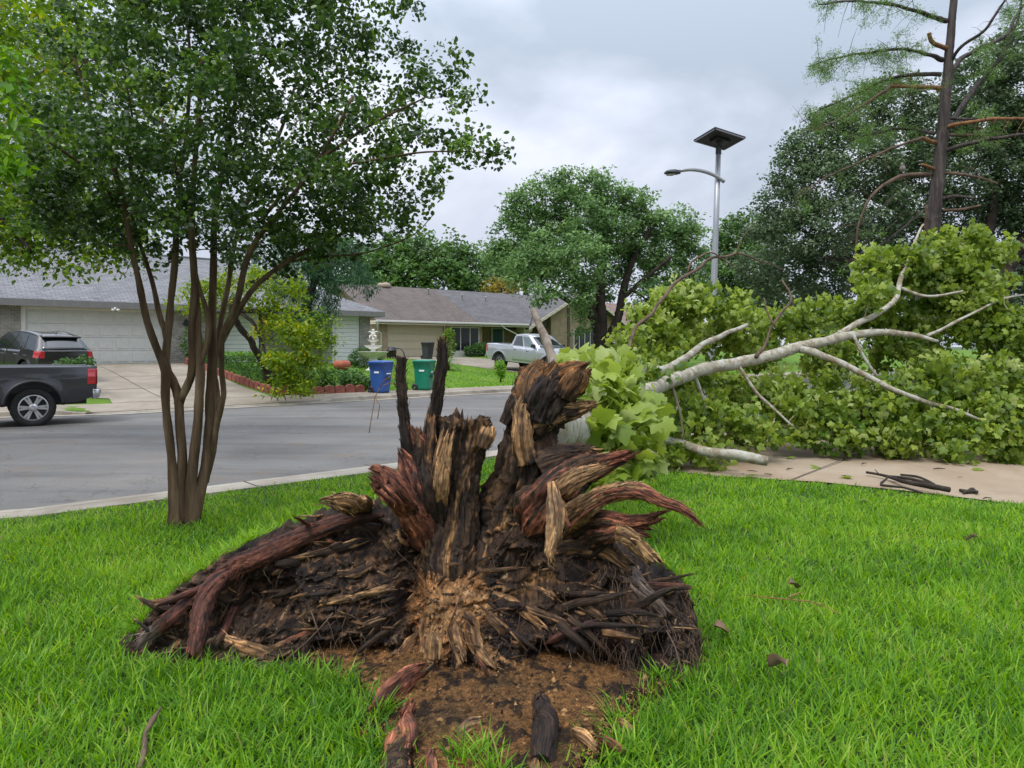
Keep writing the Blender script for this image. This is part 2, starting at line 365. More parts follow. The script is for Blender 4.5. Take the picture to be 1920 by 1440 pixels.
    m['black_paint'] = paint('black_paint', (.012, .012, .014), .2, .3)
    m['silver_roof'] = paint('silver_roof_paint', (.50, .51, .53), .7, .3)
    m['car_glass'] = m_plain('car_glass', (.012, .016, .018), .06, 0, .6, .1, 4, .8, 0)
    m['pale_glass'] = m_plain('pale_car_glass', (.10, .14, .14), .05, 0, .6, .3, 3, .8, 0)
    m['tyre'] = m_noise('tyre_rubber', [(.3, (.012, .012, .012)), (.7, (.024, .023, .022))], 20, .9, .4, .01)
    m['rim'] = m_plain('alloy_rim', (.55, .55, .56), .3, .8, var=.1)
    m['chrome'] = m_plain('chrome', (.62, .62, .64), .16, 1, var=.04)
    m['red_lens'] = m_plain('red_lens', (.42, .012, .016), .15, 0, .8, .2)
    m['clear_lens'] = m_plain('clear_lens', (.65, .67, .7), .1, .3, .8, .2)
    m['black_plastic'] = m_plain('black_plastic', (.018, .018, .02), .5)
    m['blue_plastic'] = m_plain('blue_plastic', (.022, .085, .30), .42, var=.12)
    m['green_plastic'] = m_plain('green_plastic', (.006, .185, .105), .42, var=.12)
    m['dark_plastic'] = m_plain('dark_grey_plastic', (.035, .038, .042), .5)
    m['white_label'] = m_plain('white_label', (.68, .7, .7), .5)
    m['galvanised'] = m_plain('galvanised_steel', (.36, .37, .39), .42, .55, var=.08)
    m['panel'] = m_plain('solar_backsheet', (.014, .014, .017), .6)
    m['lamp_lens'] = m_plain('lamp_lens', (.35, .33, .27), .3)
    m['stone_white'] = m_noise('white_stone', [(.3, (.55, .53, .48)), (.6, (.74, .73, .69))], 5, .75, .2)
    m['terracotta'] = m_noise('terracotta', [(.3, (.30, .075, .045)), (.7, (.42, .125, .075))], 5, .85)
    m['edging_tan'] = m_plain('tan_vent', (.34, .26, .19), .7)
    m['edging_brick'] = m_noise('edging_brick', [(.3, (.18, .055, .04)), (.7, (.31, .11, .075))], 9, .9, .3)
    def bark(name, stops, sc, st, bd=.02, bs=.6): return m_noise(name, stops, sc, .9, bs, bd, st, 7, .2, 0, sc * 2.2)
    m['myrtle_bark'] = bark('myrtle_bark', [(.28, (.04, .024, .014)), (.46, (.092, .058, .034)), (.6, (.155, .104, .062)), (.74, (.27, .20, .125))], 13, (1, 1, .11), .008, .5)
    m['dark_bark'] = bark('dark_bark', [(.3, (.022, .017, .013)), (.7, (.06, .048, .038))], 6, (1, 1, .3))
    m['cypress_bark'] = bark('cypress_bark', [(.3, (.028, .023, .022)), (.5, (.066, .055, .05)), (.72, (.125, .105, .095))], 16, (1, 1, .07), .03, .8)
    m['rust_branch'] = bark('torn_branch', [(.3, (.11, .055, .03)), (.6, (.26, .13, .06)), (.8, (.36, .20, .10))], 8, (1, 1, .3))
    m['grey_limb'] = bark('grey_limb', [(.3, (.11, .08, .055)), (.5, (.25, .20, .15)), (.7, (.36, .31, .25))], 9, (1, 1, .5))
    m['dead_branch'] = bark('dead_branch', [(.3, (.06, .04, .03)), (.7, (.17, .115, .08))], 9, (1, 1, .4))
    t = NT('sycamore_bark'); v = t.coord((1, 1, 1)); n = t.noise(v, 7, 5, .6, .6); p = t.noise(v, 8, 6, .65, .8); fl = t.noise(t.coord((1.3, 1.3, 1.3)), 34, 4)
    col = t.ramp(n, [(.32, (.20, .18, .115)), (.45, (.31, .29, .22)), (.58, (.41, .40, .345)), (.72, (.24, .245, .185))])
    col = t.mix(t.ramp(p, [(.53, (0, 0, 0)), (.57, (.85, .85, .85))]), col, (.22, .165, .11)); col = t.mix(t.ramp(fl, [(.63, (0, 0, 0)), (.68, (.8, .8, .8))]), col, (.12, .085, .06))
    m['sycamore_bark'] = t.end(t.bsdf(col, .75, t.bump(p, .35, .01), 0, .25))
    t = NT('root_wood'); a = t.n('ShaderNodeAttribute', attribute_name='Col'); gr = t.n('ShaderNodeAttribute', attribute_name='Grn')
    mp = t.n('ShaderNodeMapping'); t.l(gr.outputs['Vector'], mp.inputs[0]); mp.inputs['Scale'].default_value = (170, 170, 8); mp2 = t.n('ShaderNodeMapping'); t.l(gr.outputs['Vector'], mp2.inputs[0]); mp2.inputs['Scale'].default_value = (48, 48, 4.5)
    fb = t.noise(mp.outputs[0], 1, 4, .6, .6); fc = t.noise(mp2.outputs[0], 1, 5, .6, 1.2); sp_ = t.noise(t.coord(), 170, 3, .7); bl = t.noise(t.coord(), 26, 4, .6)
    col = t.mix(t.math('MULTIPLY', a.outputs['Alpha'], .95), a.outputs['Color'], t.ramp(fb, [(.30, (.30, .27, .25)), (.48, (.95, .95, .95)), (.62, (1.6, 1.5, 1.35)), (.74, (2.6, 2.2, 1.8))]), 'MULTIPLY')
    col = t.mix(t.math('MULTIPLY', a.outputs['Alpha'], .85), col, t.ramp(fc, [(.34, (.22, .2, .19)), (.50, (1, 1, 1)), (.68, (1.7, 1.55, 1.35))]), 'MULTIPLY')
    col = t.mix(.8, col, t.ramp(bl, [(.34, (.4, .38, .36)), (.52, (1, 1, 1)), (.7, (1.5, 1.4, 1.3))]), 'MULTIPLY')
    col = t.mix(t.ramp(sp_, [(.67, (0, 0, 0)), (.74, (.75, .75, .75))]), col, (.30, .20, .11))
    hh = t.math('ADD', t.math('MULTIPLY', fb, .9), t.math('ADD', t.math('MULTIPLY', fc, .45), t.math('MULTIPLY', sp_, .4)))
    m['root'] = t.end(t.bsdf(col, t.ramp(bl, [(.35, (.5, .5, .5)), (.6, (.85, .85, .85))]), t.bump(hh, .8, .012), 0, .3))
    t = NT('crumbly_soil'); a = t.n('ShaderNodeAttribute', attribute_name='Col'); v = t.coord(); n = t.noise(v, 210, 4, .75); n2 = t.noise(v, 38, 6, .7); vo = t.n('ShaderNodeTexVoronoi'); vo.inputs['Scale'].default_value = 150; t.l(v, vo.inputs['Vector'])
    col = t.mix(.95, a.outputs['Color'], t.ramp(n, [(.32, (.22, .2, .18)), (.48, (.9, .9, .9)), (.6, (1.7, 1.6, 1.4)), (.72, (3.4, 3.0, 2.4))]), 'MULTIPLY'); col = t.mix(.9, col, t.ramp(n2, [(.34, (.25, .23, .22)), (.5, (1, 1, 1)), (.66, (1.8, 1.65, 1.45))]), 'MULTIPLY')
    hh = t.math('ADD', n2, t.math('ADD', t.math('MULTIPLY', n, .5), t.math('MULTIPLY', vo.outputs['Distance'], .4)))
    m['soil'] = t.end(t.bsdf(col, .9, t.bump(hh, .9, .014), 0, .2))
    m['crumb'] = m_leaf('soil_crumb', (.012, .008, .006), (.085, .045, .02), (.34, .20, .085), .0, .95, .1)
    m['dry_leaf'] = m_noise('dry_leaf', [(.3, (.16, .10, .06)), (.7, (.30, .20, .13))], 30, .8)
    m['dove'] = m_noise('dove_feathers', [(.3, (.20, .17, .15)), (.7, (.32, .28, .25))], 20, .8)
build_materials()
# ================================================================== SETTING
def struct(o, kind='structure'): o['kind'] = kind; return o
A_ = np.concatenate([np.arange(-26, 45, .5), np.arange(45, 90, 3)])
def strip(name, s0, s1, z, mat, arange=A_, ns=2):
    """sheet between two lines across the street; s0, s1 callables of a, z callable of (a,s,t)"""
    rows = []
    for a in arange:
        rows.append([us(a, (1 - t) * s0(a) + t * s1(a), z(a, (1 - t) * s0(a) + t * s1(a), t)) for t in np.linspace(0, 1, ns)])
    return MB().grid(rows).build(name, mat, smooth=True)
g = MB().box(-2500, 2500, -1500, 3500, -1.2, -.5); struct(g.build('ground', MAT['far_ground']))
struct(strip('street', s_near, s_far, lambda a, s, t: -.12 + .07 * math.sin(math.pi * t), MAT['asphalt'], ns=13))
# gutters: concrete apron either side, 4 mm above the asphalt
for side in (0, 1):
    f0 = (lambda a: s_near(a)) if side == 0 else (lambda a: s_far(a) - .5)
    f1 = (lambda a: s_near(a) + .45) if side == 0 else (lambda a: s_far(a))
    struct(strip('gutter', f0, f1, lambda a, s, t: -.112 + .012 * (t if side == 0 else 1 - t), MAT['kerb'], ns=2))
# kerbs (profile swept along the street); the far one is dropped at the two driveways
def kerb(name, sf, d):
    rows = []
    for a in A_:
        dip = 0
        if d > 0: dip = max(float(sm((a - 3.0) / .8) * sm((10.6 - a) / .8)), float(sm((a - 23.) / .8) * sm((30.4 - a) / .8)))
        else: dip = float(sm((a - 7.6) / .8) * sm((15.6 - a) / .8))
        h = .012 - .095 * dip; s = sf(a)
        rows.append([us(a, s + d * q, zz) for q, zz in ((-.02, -.16), (0.0, h - .02), (.02, h), (.16, h + .002), (.166, h - .006), (.174, h - .006), (.18, h + .002), ((.44 if d < 0 else .18), h + .002), ((.445 if d < 0 else .185), -.16))])
    return struct(MB().grid(rows).build(name, MAT['kerb'], smooth=False))
kerb('kerb', s_near, -1); kerb('kerb', s_far, 1)
# joints across the near kerb
jm = MB()
for a in np.arange(-3, 9, 3.05):
    M = Matrix.Translation(us(a, float(s_near(a)) - .09, .0135)) @ Matrix.Rotation(ANG, 4, 'Z'); jm.box(-.008, .008, -.33, .083, -.004, .0045, M)
struct(jm.build('kerb_joints', MAT['joint']))
# front lawn bed (under the blades) and far yards
rows = []
for a in A_:
    rows.append([us(a, s_near(a) - .43 - t, .0 if t < 6 else 0.0) for t in (0, .5, 1, 2, 3, 4, 6, 8, 12, 18, 30, 60)])
struct(MB().grid(rows).build('front_lawn', MAT['under_lawn'], smooth=True))
rows = []
for a in np.concatenate([np.arange(-26, 60, 1.0), np.arange(60, 161, 10)]):
    rows.append([us(a, s_far(a) + .17 + t, float(yard_z(a, s_far(a) + .17 + t))) for t in ([0, .3, .6, .9, 1.3, 1.7] + list(np.arange(2, 26, 1.0))) + [30, 40, 60, 100, 160]])
struct(MB().grid(rows).build('yards', MAT['turf'], smooth=True))
# far-side sidewalk and driveways
def far_sheet(name, mat, As, left, right, s0, s1, n=24, m=10, dz=.012):
    rows = []
    for s in np.linspace(s0, s1, n):
        l, r_ = left(s), right(s)
        rows.append([us(a, s, float(yard_z(a, s)) + dz) for a in np.linspace(l, r_, m)])
    return struct(MB().grid(rows).build(name, mat, smooth=True))
rows = [[us(a, float(s_far(a)) + .18 + t, float(yard_z(a, float(s_far(a)) + .18 + t)) + .008) for t in (0, .3, .6, .9, 1.1)] for a in np.arange(-4, 46, .5)]
struct(MB().grid(rows).build('sidewalk', MAT['concrete'], smooth=True))
DL = lambda s: float(np.interp(s, [20.3, 21.3, 22.8, 24.2, 33], [3.2, 4.4, 4.6, 2.6, 2.6]))
DR = lambda s: float(np.interp(s, [20.3, 21.6, 24, 33], [10.4, 8.9, 8.9, 9.3]))
far_sheet('driveway', MAT['concrete'], None, DL, DR, 20.6, 32.3, 60, 14)
far_sheet('driveway', MAT['concrete'], None, lambda s: float(np.interp(s, [20.4, 22, 40], [23, 23.9, 23.9])), lambda s: float(np.interp(s, [20.4, 22, 40], [30, 29.2, 29])), 20.6, 40.3, 70, 8)
jm = MB()
for s in (21.75, 24.6, 27.4, 30.2):
    l, r_ = DL(s), DR(s); rows = []
    for a in np.linspace(l, r_, 12): rows.append([us(a, s - .018, float(yard_z(a, s)) + .017), us(a, s + .018, float(yard_z(a, s)) + .017)])
    jm.grid(rows)
for a in (5.9,):
    jm.grid([[us(a - .015, s, float(yard_z(a, s)) + .016), us(a + .015, s, float(yard_z(a, s)) + .016)] for s in np.linspace(20.7, 32.2, 24)])
struct(jm.build('driveway_joints', MAT['joint']))
# near driveway, right
NE = [us(8.1, 8.4).xy, (1.25, 10.3), (1.62, 9.25), (2.6, 8.75), (3.6, 8.3), (4.4, 7.75), (5.3, 7.05), (9, 4.4), (14, 1), (20, -4)]
FE = [us(15, 8.4).xy, (5.5, 13.3), (5.2, 12.4), (5.4, 11.7), (6.1, 11.2), (7.2, 10.7), (8.4, 10.1), (12.5, 8), (17, 5), (24, 0)]
rows = [[(n_[0] + (f_[0] - n_[0]) * t, n_[1] + (f_[1] - n_[1]) * t, .012 + .01 * math.sin(t * 9 + n_[0] * 2)) for t in np.linspace(0, 1, 10)] for n_, f_ in zip(NE, FE)]
rows2 = []
for i in range(len(rows) - 1):
    for q in np.linspace(0, 1, 6, endpoint=False): rows2.append([tuple(np.array(rows[i][k]) * (1 - q) + np.array(rows[i + 1][k]) * q) for k in range(10)])
rows2.append(rows[-1]); struct(MB().grid(rows2).build('driveway', MAT['near_concrete'], smooth=True))
jm = MB()
p0 = np.array(at(1478, 906, 8.32).xy); p1 = np.array(at(1630, 846, 10.9).xy)
d_ = (p1 - p0) / np.linalg.norm(p1 - p0); nn = np.array((-d_[1], d_[0])) * .009
jm.grid([[(*(p0 + d_ * q - nn), .0295), (*(p0 + d_ * q + nn), .0295)] for q in np.linspace(0, np.linalg.norm(p1 - p0), 10)])
struct(jm.build('driveway_joints', MAT['joint']))
DRIVE = np.array([tuple(p)[:2] for p in NE] + [tuple(p)[:2] for p in FE[::-1]])
def inpoly(x, y, P):
    c = np.zeros(len(x), bool); j = len(P) - 1
    for i in range(len(P)):
        (xi, yi), (xj, yj) = P[i], P[j]
        k = ((yi > y) != (yj > y)) & (x < (xj - xi) * (y - yi) / (yj - yi + 1e-12) + xi); c ^= k; j = i
    return c
def polydist(x, y, P):
    d = np.full(len(x), 1e9)
    for i in range(len(P)):
        a = np.array(P[i]); b = np.array(P[(i + 1) % len(P)]); ab = b - a
        t = np.clip(((x - a[0]) * ab[0] + (y - a[1]) * ab[1]) / (ab @ ab + 1e-12), 0, 1)
        d = np.minimum(d, np.hypot(x - a[0] - t * ab[0], y - a[1] - t * ab[1]))
    return d
def gp(px, py): Y = F * EYE / (py - HOR); return ((px - 960) / F * Y, Y)
# bare soil where the root plate tore out
SOIL = np.array([gp(*p) for p in [(560, 1245), (640, 1300), (690, 1345), (665, 1390), (720, 1440), (735, 1520), (1120, 1520), (1130, 1440), (1180, 1375), (1235, 1320), (1290, 1290), (1330, 1240), (1200, 1190), (800, 1190), (600, 1210)]])
xs, ys = np.meshgrid(np.arange(-1.35, 1.35, .009), np.arange(2.3, 4.3, .009)); X = xs.ravel(); Y = ys.ravel()
wob = .05 * fbm(np.c_[X * 5, Y * 5, X * 0], 3)
sd_ = np.where(inpoly(X, Y, SOIL), 1, -1) * polydist(X, Y, SOIL) + wob
P3 = np.c_[X, Y, X * 0]
b = .035 * fbm(P3 * 4, 4) + .022 * np.abs(fbm(P3 * 14, 3)) + .012 * fbm(P3 * 40, 3)
Z = np.where(sd_ > 0, .012, 0) + sm(sd_ / .15) * (.022 + b) - sm(-sd_ / .06) * .06
n1_ = fbm(P3 * 5 + 9, 4); n2_ = fbm(P3 * 60, 3); n3_ = fbm(P3 * 17 + 4, 3)
base = np.where((n1_ + .5 * n3_)[:, None] > .12, (.030, .018, .011), (.125, .066, .026)); base = base * (1 + .9 * n2_[:, None])
n4_ = fbm(P3 * 2.3 + 31, 3); base = base * (1 + np.clip(n4_, -.4, .6)[:, None] * (1.6, 1.3, .9))
ny, nx = xs.shape; I = np.arange(nx * ny).reshape(ny, nx)
Q = np.stack([I[:-1, :-1], I[:-1, 1:], I[1:, 1:], I[1:, :-1]], -1).reshape(-1, 4)
keep = (sd_[Q] > -.07).any(1); Q = Q[keep]; used = np.unique(Q); mp_ = np.full(len(X), -1); mp_[used] = np.arange(len(used))
struct(np_mesh('soil', np.c_[X, Y, Z][used], [mp_[Q]], MAT['soil'], None, True, None, np.clip(base[used], .004, 1)))
# loose crumbs
k = 30000; q = rng.random((k * 3, 2)) * (2.6, 1.9) + (-1.3, 2.35); ok = inpoly(q[:, 0], q[:, 1], SOIL) & (polydist(q[:, 0], q[:, 1], SOIL) > .02); q = q[ok][:k]
qb = np.c_[q, q[:, 0] * 0]; qz = .026 + .035 * fbm(qb * 4, 4) + .022 * np.abs(fbm(qb * 14, 3))
T = np.array([(1, 0, -.4), (-.5, .87, -.4), (-.5, -.87, -.4), (0, 0, .9), (.4, -.5, .5), (-.5, .2, .6)]); Tf = np.array([(0, 1, 3), (1, 5, 3), (1, 2, 5), (2, 4, 5), (2, 0, 4), (0, 3, 4), (3, 5, 4), (0, 2, 1)])
S = .0022 + .0065 * rng.random(len(q)) ** 2.4; S[rng.random(len(q)) < .03] *= 2.6
an = rng.random(len(q)) * 6.3; ca, sa = np.cos(an), np.sin(an)
Tn = T[None] * (1 + .35 * rng.normal(size=(len(q), 6, 3)))
V = np.stack([Tn[..., 0] * ca[:, None] - Tn[..., 1] * sa[:, None], Tn[..., 0] * sa[:, None] + Tn[..., 1] * ca[:, None], Tn[..., 2]], -1) * S[:, None, None] + np.c_[q, qz][:, None]
o = np_mesh('soil_crumbs', V.reshape(-1, 3), [(Tf[None] + (np.arange(len(q)) * 6)[:, None, None]).reshape(-1, 3)], MAT['crumb'], None, False, np.repeat(rng.random(len(q)), 6))
tag(o, 'loose tan and black crumbs of rotten wood on the bare soil', 'soil crumbs', kind='stuff')
# mound footprint (root plate stands here, no grass inside)
MOUND = np.array([gp(*p) for p in [(225, 1244), (330, 1250), (600, 1254), (800, 1285), (1000, 1290), (1270, 1290), (1300, 1220)]] + [(1.05, 4.15), (.5, 4.5), (-.6, 4.55), (-1.5, 4.35), (-2.05, 3.9)])

# ------------------------------------------------------------------ grass blades: uncountable -> stuff
def blades(name, P, Ln, Wd, mat, label, lean=(.15, .9), azb=None):
    n = len(P); az = rng.random(n) * 2 * np.pi if azb is None else azb
    ln = lean[0] + (lean[1] - lean[0]) * rng.random(n); cu = .2 + .9 * rng.random(n)
    d = np.c_[np.cos(az), np.sin(az)]; tw = az + np.pi / 2 + rng.normal(size=n) * .6; sd = np.c_[np.cos(tw), np.sin(tw)]
    V = np.zeros((n, 7, 3)); h = np.zeros(n); x = np.zeros(n); ts = [0, .38, .74, 1.0]; an = ln.copy() * .6; k = 0
    for i, t in enumerate(ts):
        if i:
            seg = (ts[i] - ts[i - 1]) * Ln; an = an + cu * (ts[i] - ts[i - 1]); h = h + np.cos(np.minimum(an, 1.9)) * seg; x = x + np.sin(np.minimum(an, 1.9)) * seg
        c = np.c_[P[:, 0] + d[:, 0] * x, P[:, 1] + d[:, 1] * x, P[:, 2] + h]
        wv = Wd * (.75, 1, .72, 0)[i] * .5
        if i < 3:
            off = np.c_[sd * wv[:, None], np.zeros(n)]; V[:, k] = c - off; V[:, k + 1] = c + off; k += 2
        else: V[:, k] = c
    o = (np.arange(n) * 7)[:, None]
    Fq = np.concatenate([o + np.array([0, 1, 3, 2]), o + np.array([2, 3, 5, 4])]); Ft = o + np.array([4, 5, 6])
    patch = fbm(np.c_[P[:, :2] * 1.1, P[:, 2] * 0], 3) * .40 + fbm(np.c_[P[:, :2] * 7, P[:, 2] * 0 + 5], 2) * .22
    r_ = np.clip(.48 + .23 * rng.normal(size=n) + patch, 0, .95); r_ = np.where(rng.random(n) < .012, 1.0, r_)
    ob = np_mesh(name, V.reshape(-1, 3), [Fq, Ft], mat, None, False, np.repeat(r_, 7))
    return tag(ob, label, 'grass', kind='stuff')
def lawn_pts(Y0, Y1, dens, xm=1.7):
    n = int((Y1 - Y0) * (1.6 * Y1 + 2 * xm) * dens); y = Y0 + (Y1 - Y0) * rng.random(n); x = (rng.random(n) - .5) * (1.6 * Y1 + 2 * xm)
    a, s = to_as(x, y); k = (s < s_near(a) - .40 + .09 * fbm(np.c_[x * 3, y * 3, x * 0], 2)) & ~inpoly(x, y, MOUND)
    dd = polydist(x, y, DRIVE); ind = inpoly(x, y, DRIVE); k &= ~(ind & (dd > .06 * rng.random(n)))
    so_ = inpoly(x, y, SOIL); sdist = polydist(x, y, SOIL); k &= ~(so_ & (sdist > .17 * rng.random(n) ** 2))
    k &= np.abs(x) < .80 * y + 1.7
    k &= np.hypot(x - at(346, 985, 6.35).x, y - 6.35) > .13
    return x[k], y[k]
px_, py_, ln_, wd_ = [], [], [], []
for Y0, Y1, den, L0, W0 in ((1.0, 1.75, 3000, .12, .0066), (13.5, 18, 350, .085, .02), (18, 26, 120, .09, .035), (1.75, 2.6, 5000, .125, .0066), (2.6, 3.6, 5000, .118, .0066), (3.6, 5, 4200, .108, .007), (5, 7, 3000, .098, .008), (7, 10, 2000, .085, .010), (10, 13.5, 900, .085, .013)):
    x, y = lawn_pts(Y0, Y1, den); n = len(x); t = fbm(np.c_[x * 2.2, y * 2.2, x * 0 + 3], 3)
    px_.append(x); py_.append(y); aa_, ss_ = to_as(x, y); ln_.append(L0 * (.5 + .8 * rng.random(n)) * (1 + .6 * t) * (.45 + .55 * sm((s_near(aa_) - .4 - ss_) / 1.2)) * (.6 + .4 * sm(polydist(x, y, DRIVE) / .6))); wd_.append(W0 * (.6 + .8 * rng.random(n)))
x, y, l, wv = map(np.concatenate, (px_, py_, ln_, wd_))
blades('grass', np.c_[x, y, np.zeros(len(x)) - .004], l, wv, MAT['grass'], 'bright green uncut lawn grass around the torn root plate', (.1, 1.25))
# short tufts that stand in the soil
tp = []
for (px, py, n, r_) in ((905, 1432, 60, .07), (860, 1440, 40, .05), (1150, 1370, 40, .06), (715, 1352, 50, .06), (700, 1420, 60, .07), (1180, 1425, 60, .06), (930, 1470, 50, .06), (650, 1300, 60, .08), (1240, 1290, 60, .06)):
    c = np.array(gp(px, py)); tp.append(c + rng.normal(size=(n, 2)) * r_ * .5)
tp = np.concatenate(tp); blades('grass', np.c_[tp, np.full(len(tp), .02)], .09 + .07 * rng.random(len(tp)), .005 + .003 * rng.random(len(tp)), MAT['grass'], 'sparse grass tufts poking through the bare brown soil', (.2, 1.2))
# blades along the kerb edge of the far lawn and driveways
n = 26000; a = -2 + 40 * rng.random(n); s = s_far(a) + 1.3 + 14 * rng.random(n) ** 1.6
k = ~((a > 2.4) & (a < 9.6)) & ~((a > 23.8) & (a < 29.3)); a, s = a[k], s[k]
P = np.c_[a * CU - s * SU, a * SU + s * CU, yard_z(a, s)]
blades('grass', P, .05 + .05 * rng.random(len(P)), .02 + .02 * rng.random(len(P)), MAT['grass'], 'mown lawn grass of the front yards across the street', (.1, 1.0))
# ================================================================== UPROOTED TREE: root plate
def catmull(P, n):
    P = np.asarray(P, float)
    if len(P) == 2: return P[0] + (P[1] - P[0]) * np.linspace(0, 1, n)[:, None]
    E = np.vstack([2 * P[0] - P[1], P, 2 * P[-1] - P[-2]]); d = np.r_[0, np.cumsum(np.linalg.norm(np.diff(P[:, :3], axis=0), axis=1))]
    out = []
    for u in np.linspace(0, d[-1], n):
        i = min(max(np.searchsorted(d, u, 'right') - 1, 0), len(P) - 2); t = (u - d[i]) / max(d[i + 1] - d[i], 1e-9)
        a, b, c, e = E[i:i + 4]; out.append(.5 * (2 * b + (c - a) * t + (2 * a - 5 * b + 4 * c - e) * t * t + (3 * b - a - 3 * c + e) * t ** 3))
    return np.array(out)
BLACK = np.array((.016, .011, .009)); DARK = np.array((.042, .026, .017)); BROWN = np.array((.098, .058, .032)); TAN = np.array((.29, .165, .072))
STRAW = np.array((.44, .27, .13)); RED = np.array((.30, .118, .07)); ORANGE = np.array((.24, .115, .042)); MAROON = np.array((.055, .02, .015))
PAL = {'maroon': (np.array((.022, .011, .009)), np.array((.19, .07, .045))), 'black': (BLACK, DARK), 'dark': (BLACK, BROWN), 'brown': (DARK, TAN), 'tan': (BROWN, STRAW), 'red': (MAROON, RED), 'orange': (BROWN, ORANGE), 'grey': (DARK, np.array((.19, .16, .14)))}
def splinter(path, flat=.55, skin='dark', core='red', jag=.12, raw=.2, seed=0, step=.008, seg=30, groove=.22, twist=0., hollow=.35, blend=0., bury=False):
    """path: (px, py, Y, half width px). Returns verts, quads, colours of a torn root: ridged along its grain, with an uneven broken end."""
    r = np.random.default_rng(seed + 50)
    W = [(*at(px, py, Y), hw / F * Y) for px, py, Y, hw in path]
    L = sum(np.linalg.norm(np.array(W[i + 1][:3]) - np.array(W[i][:3])) for i in range(len(W) - 1)); n = max(10, int(L / step))
    Q = catmull(W, n); Cn = Q[:, :3]; Wd = np.maximum(Q[:, 3], .002)
    if seg < 0 or step < .0079: pass
    seg = int(np.clip(2 * np.pi * Wd.max() * .85 / .0065, 12, 110)) if seg > 12 else seg
    if bury: Wd = Wd * (.35 + .65 * sm(np.linspace(0, 1, n) / .22))
    wob = np.c_[np.linspace(0, L * 7, n), np.full(n, seed * 3.1), np.zeros(n)]
    Cn = Cn + np.c_[pn(wob), pn(wob + 40), pn(wob + 80)] * np.minimum(Wd, .03)[:, None] * .35
    T = np.gradient(Cn, axis=0); T /= np.linalg.norm(T, axis=1)[:, None] + 1e-9
    view = np.tile((0, 1., 0), (n, 1)); S = np.cross(T, view); S /= np.linalg.norm(S, axis=1)[:, None] + 1e-9; D = np.cross(S, T)
    th = np.linspace(0, 2 * np.pi, seg, endpoint=False); t = np.linspace(0, 1, n)
    tw = th[None] + twist * t[:, None]
    wm = max(.012, float(np.mean(Wd))); fq = min(2.6, max(1.0, wm / .045))      # wider roots carry more grooves
    K = np.stack([np.cos(th)[None] * fq + t[:, None] * L * 1.0, np.sin(th)[None] * fq + np.zeros((n, 1)), np.tile((t * L * 2.2)[:, None], (1, seg)) + seed * 7.7], -1).reshape(-1, 3)
    g = ridged(K, 3).reshape(n, seg); f = pn(K * (4, 4, 9)).reshape(n, seg); f2 = pn(K * (9, 9, 20)).reshape(n, seg)
    K3 = K * (2.6, 2.6, .7); g2 = ridged(K3 + 11, 3).reshape(n, seg); lump_ = fbm(np.stack([Cn[:, None, 0] + 0 * th, Cn[:, None, 2] + .3 * np.cos(th)[None], .3 * np.sin(th)[None] + 0 * Cn[:, None, 0]], -1).reshape(-1, 3) * 7 + seed, 3).reshape(n, seg)
    crack = np.maximum(0, fbm(K * (2.2, 2.2, .45) + 70, 2).reshape(n, seg) - .12)
    rr = 1 + groove * (g - .35) + .09 * f + .05 * f2 + .20 * (g2 - .3) + (.10 if skin == 'maroon' else .18) * lump_ - (.2 if skin == 'maroon' else .9) * crack
    rr = np.maximum(rr, .35)
    kj = np.c_[np.cos(th) * 1.8, np.sin(th) * 1.8, np.full(seg, seed * 1.9)]; jn = np.clip(.5 + .9 * pn(kj) + .35 * pn(kj * 3.3) + .15 * r.normal(size=seg), 0, 1)
    te = t[:, None] * (1 - jag * jn[None] * sm((t[:, None] - .45) / .55))
    ii = np.clip(te * (n - 1), 0, n - 1.001); i0 = ii.astype(int); fr = (ii - i0)[..., None]
    def pick(A): return A[i0] * (1 - fr) + A[i0 + 1] * fr
    wv = pick(Wd[:, None])[..., 0]
    V = pick(Cn) + pick(S) * (np.cos(tw) * wv * rr)[..., None] + pick(D) * (np.sin(tw) * wv * flat * rr)[..., None]
    cs = np.clip(.36 + .9 * fbm(K * (1.3, 1.3, .8) + 3, 4).reshape(n, seg) + .35 * pn(K * (5, 5, .9) + 8).reshape(n, seg) + .3 * f2, 0, 1)[..., None]
    A, B = PAL[skin]; col = A * (1 - cs) + B * cs
    A2, B2 = PAL[core]; cc = np.clip(.55 + .9 * pn(K3 * (1, 1, .35) + 31).reshape(n, seg) + .4 * f, 0, 1)[..., None]; colr = A2 * (1 - cc) + B2 * cc
    m = sm((te - (1 - raw) + .35 * raw * (pn(K * (1.5, 1.5, 3) + 90).reshape(n, seg))) / .07)[..., None]
    patch = sm((fbm(K * (1.1, 1.1, .7) + 60, 4).reshape(n, seg) + .25 * f - .30 + .75 * blend) / .14)[..., None] * (1 if blend > 0 else 0)
    m = np.maximum(m, patch); col = col * (1 - m) + colr * m
    V = V.reshape(-1, 3); col = col.reshape(-1, 3)
    I = np.arange(n * seg).reshape(n, seg); J = np.roll(I, -1, 1)
    Fq = np.stack([I[:-1], J[:-1], J[1:], I[1:]], -1).reshape(-1, 4)
    G_ = np.stack([np.cos(th)[None] * Wd.mean() + 0 * t[:, None], np.sin(th)[None] * Wd.mean() * flat + 0 * t[:, None], np.tile((t * L)[:, None], (1, seg)) + seed * .37], -1).reshape(-1, 3)
    # sunken end: two inner rings of raw wood and a point
    base = len(V); ve = [V]; ce = [col]; last = I[-1]; Fs = [Fq]
    ring0 = V[last]; c_end = ring0.mean(0)
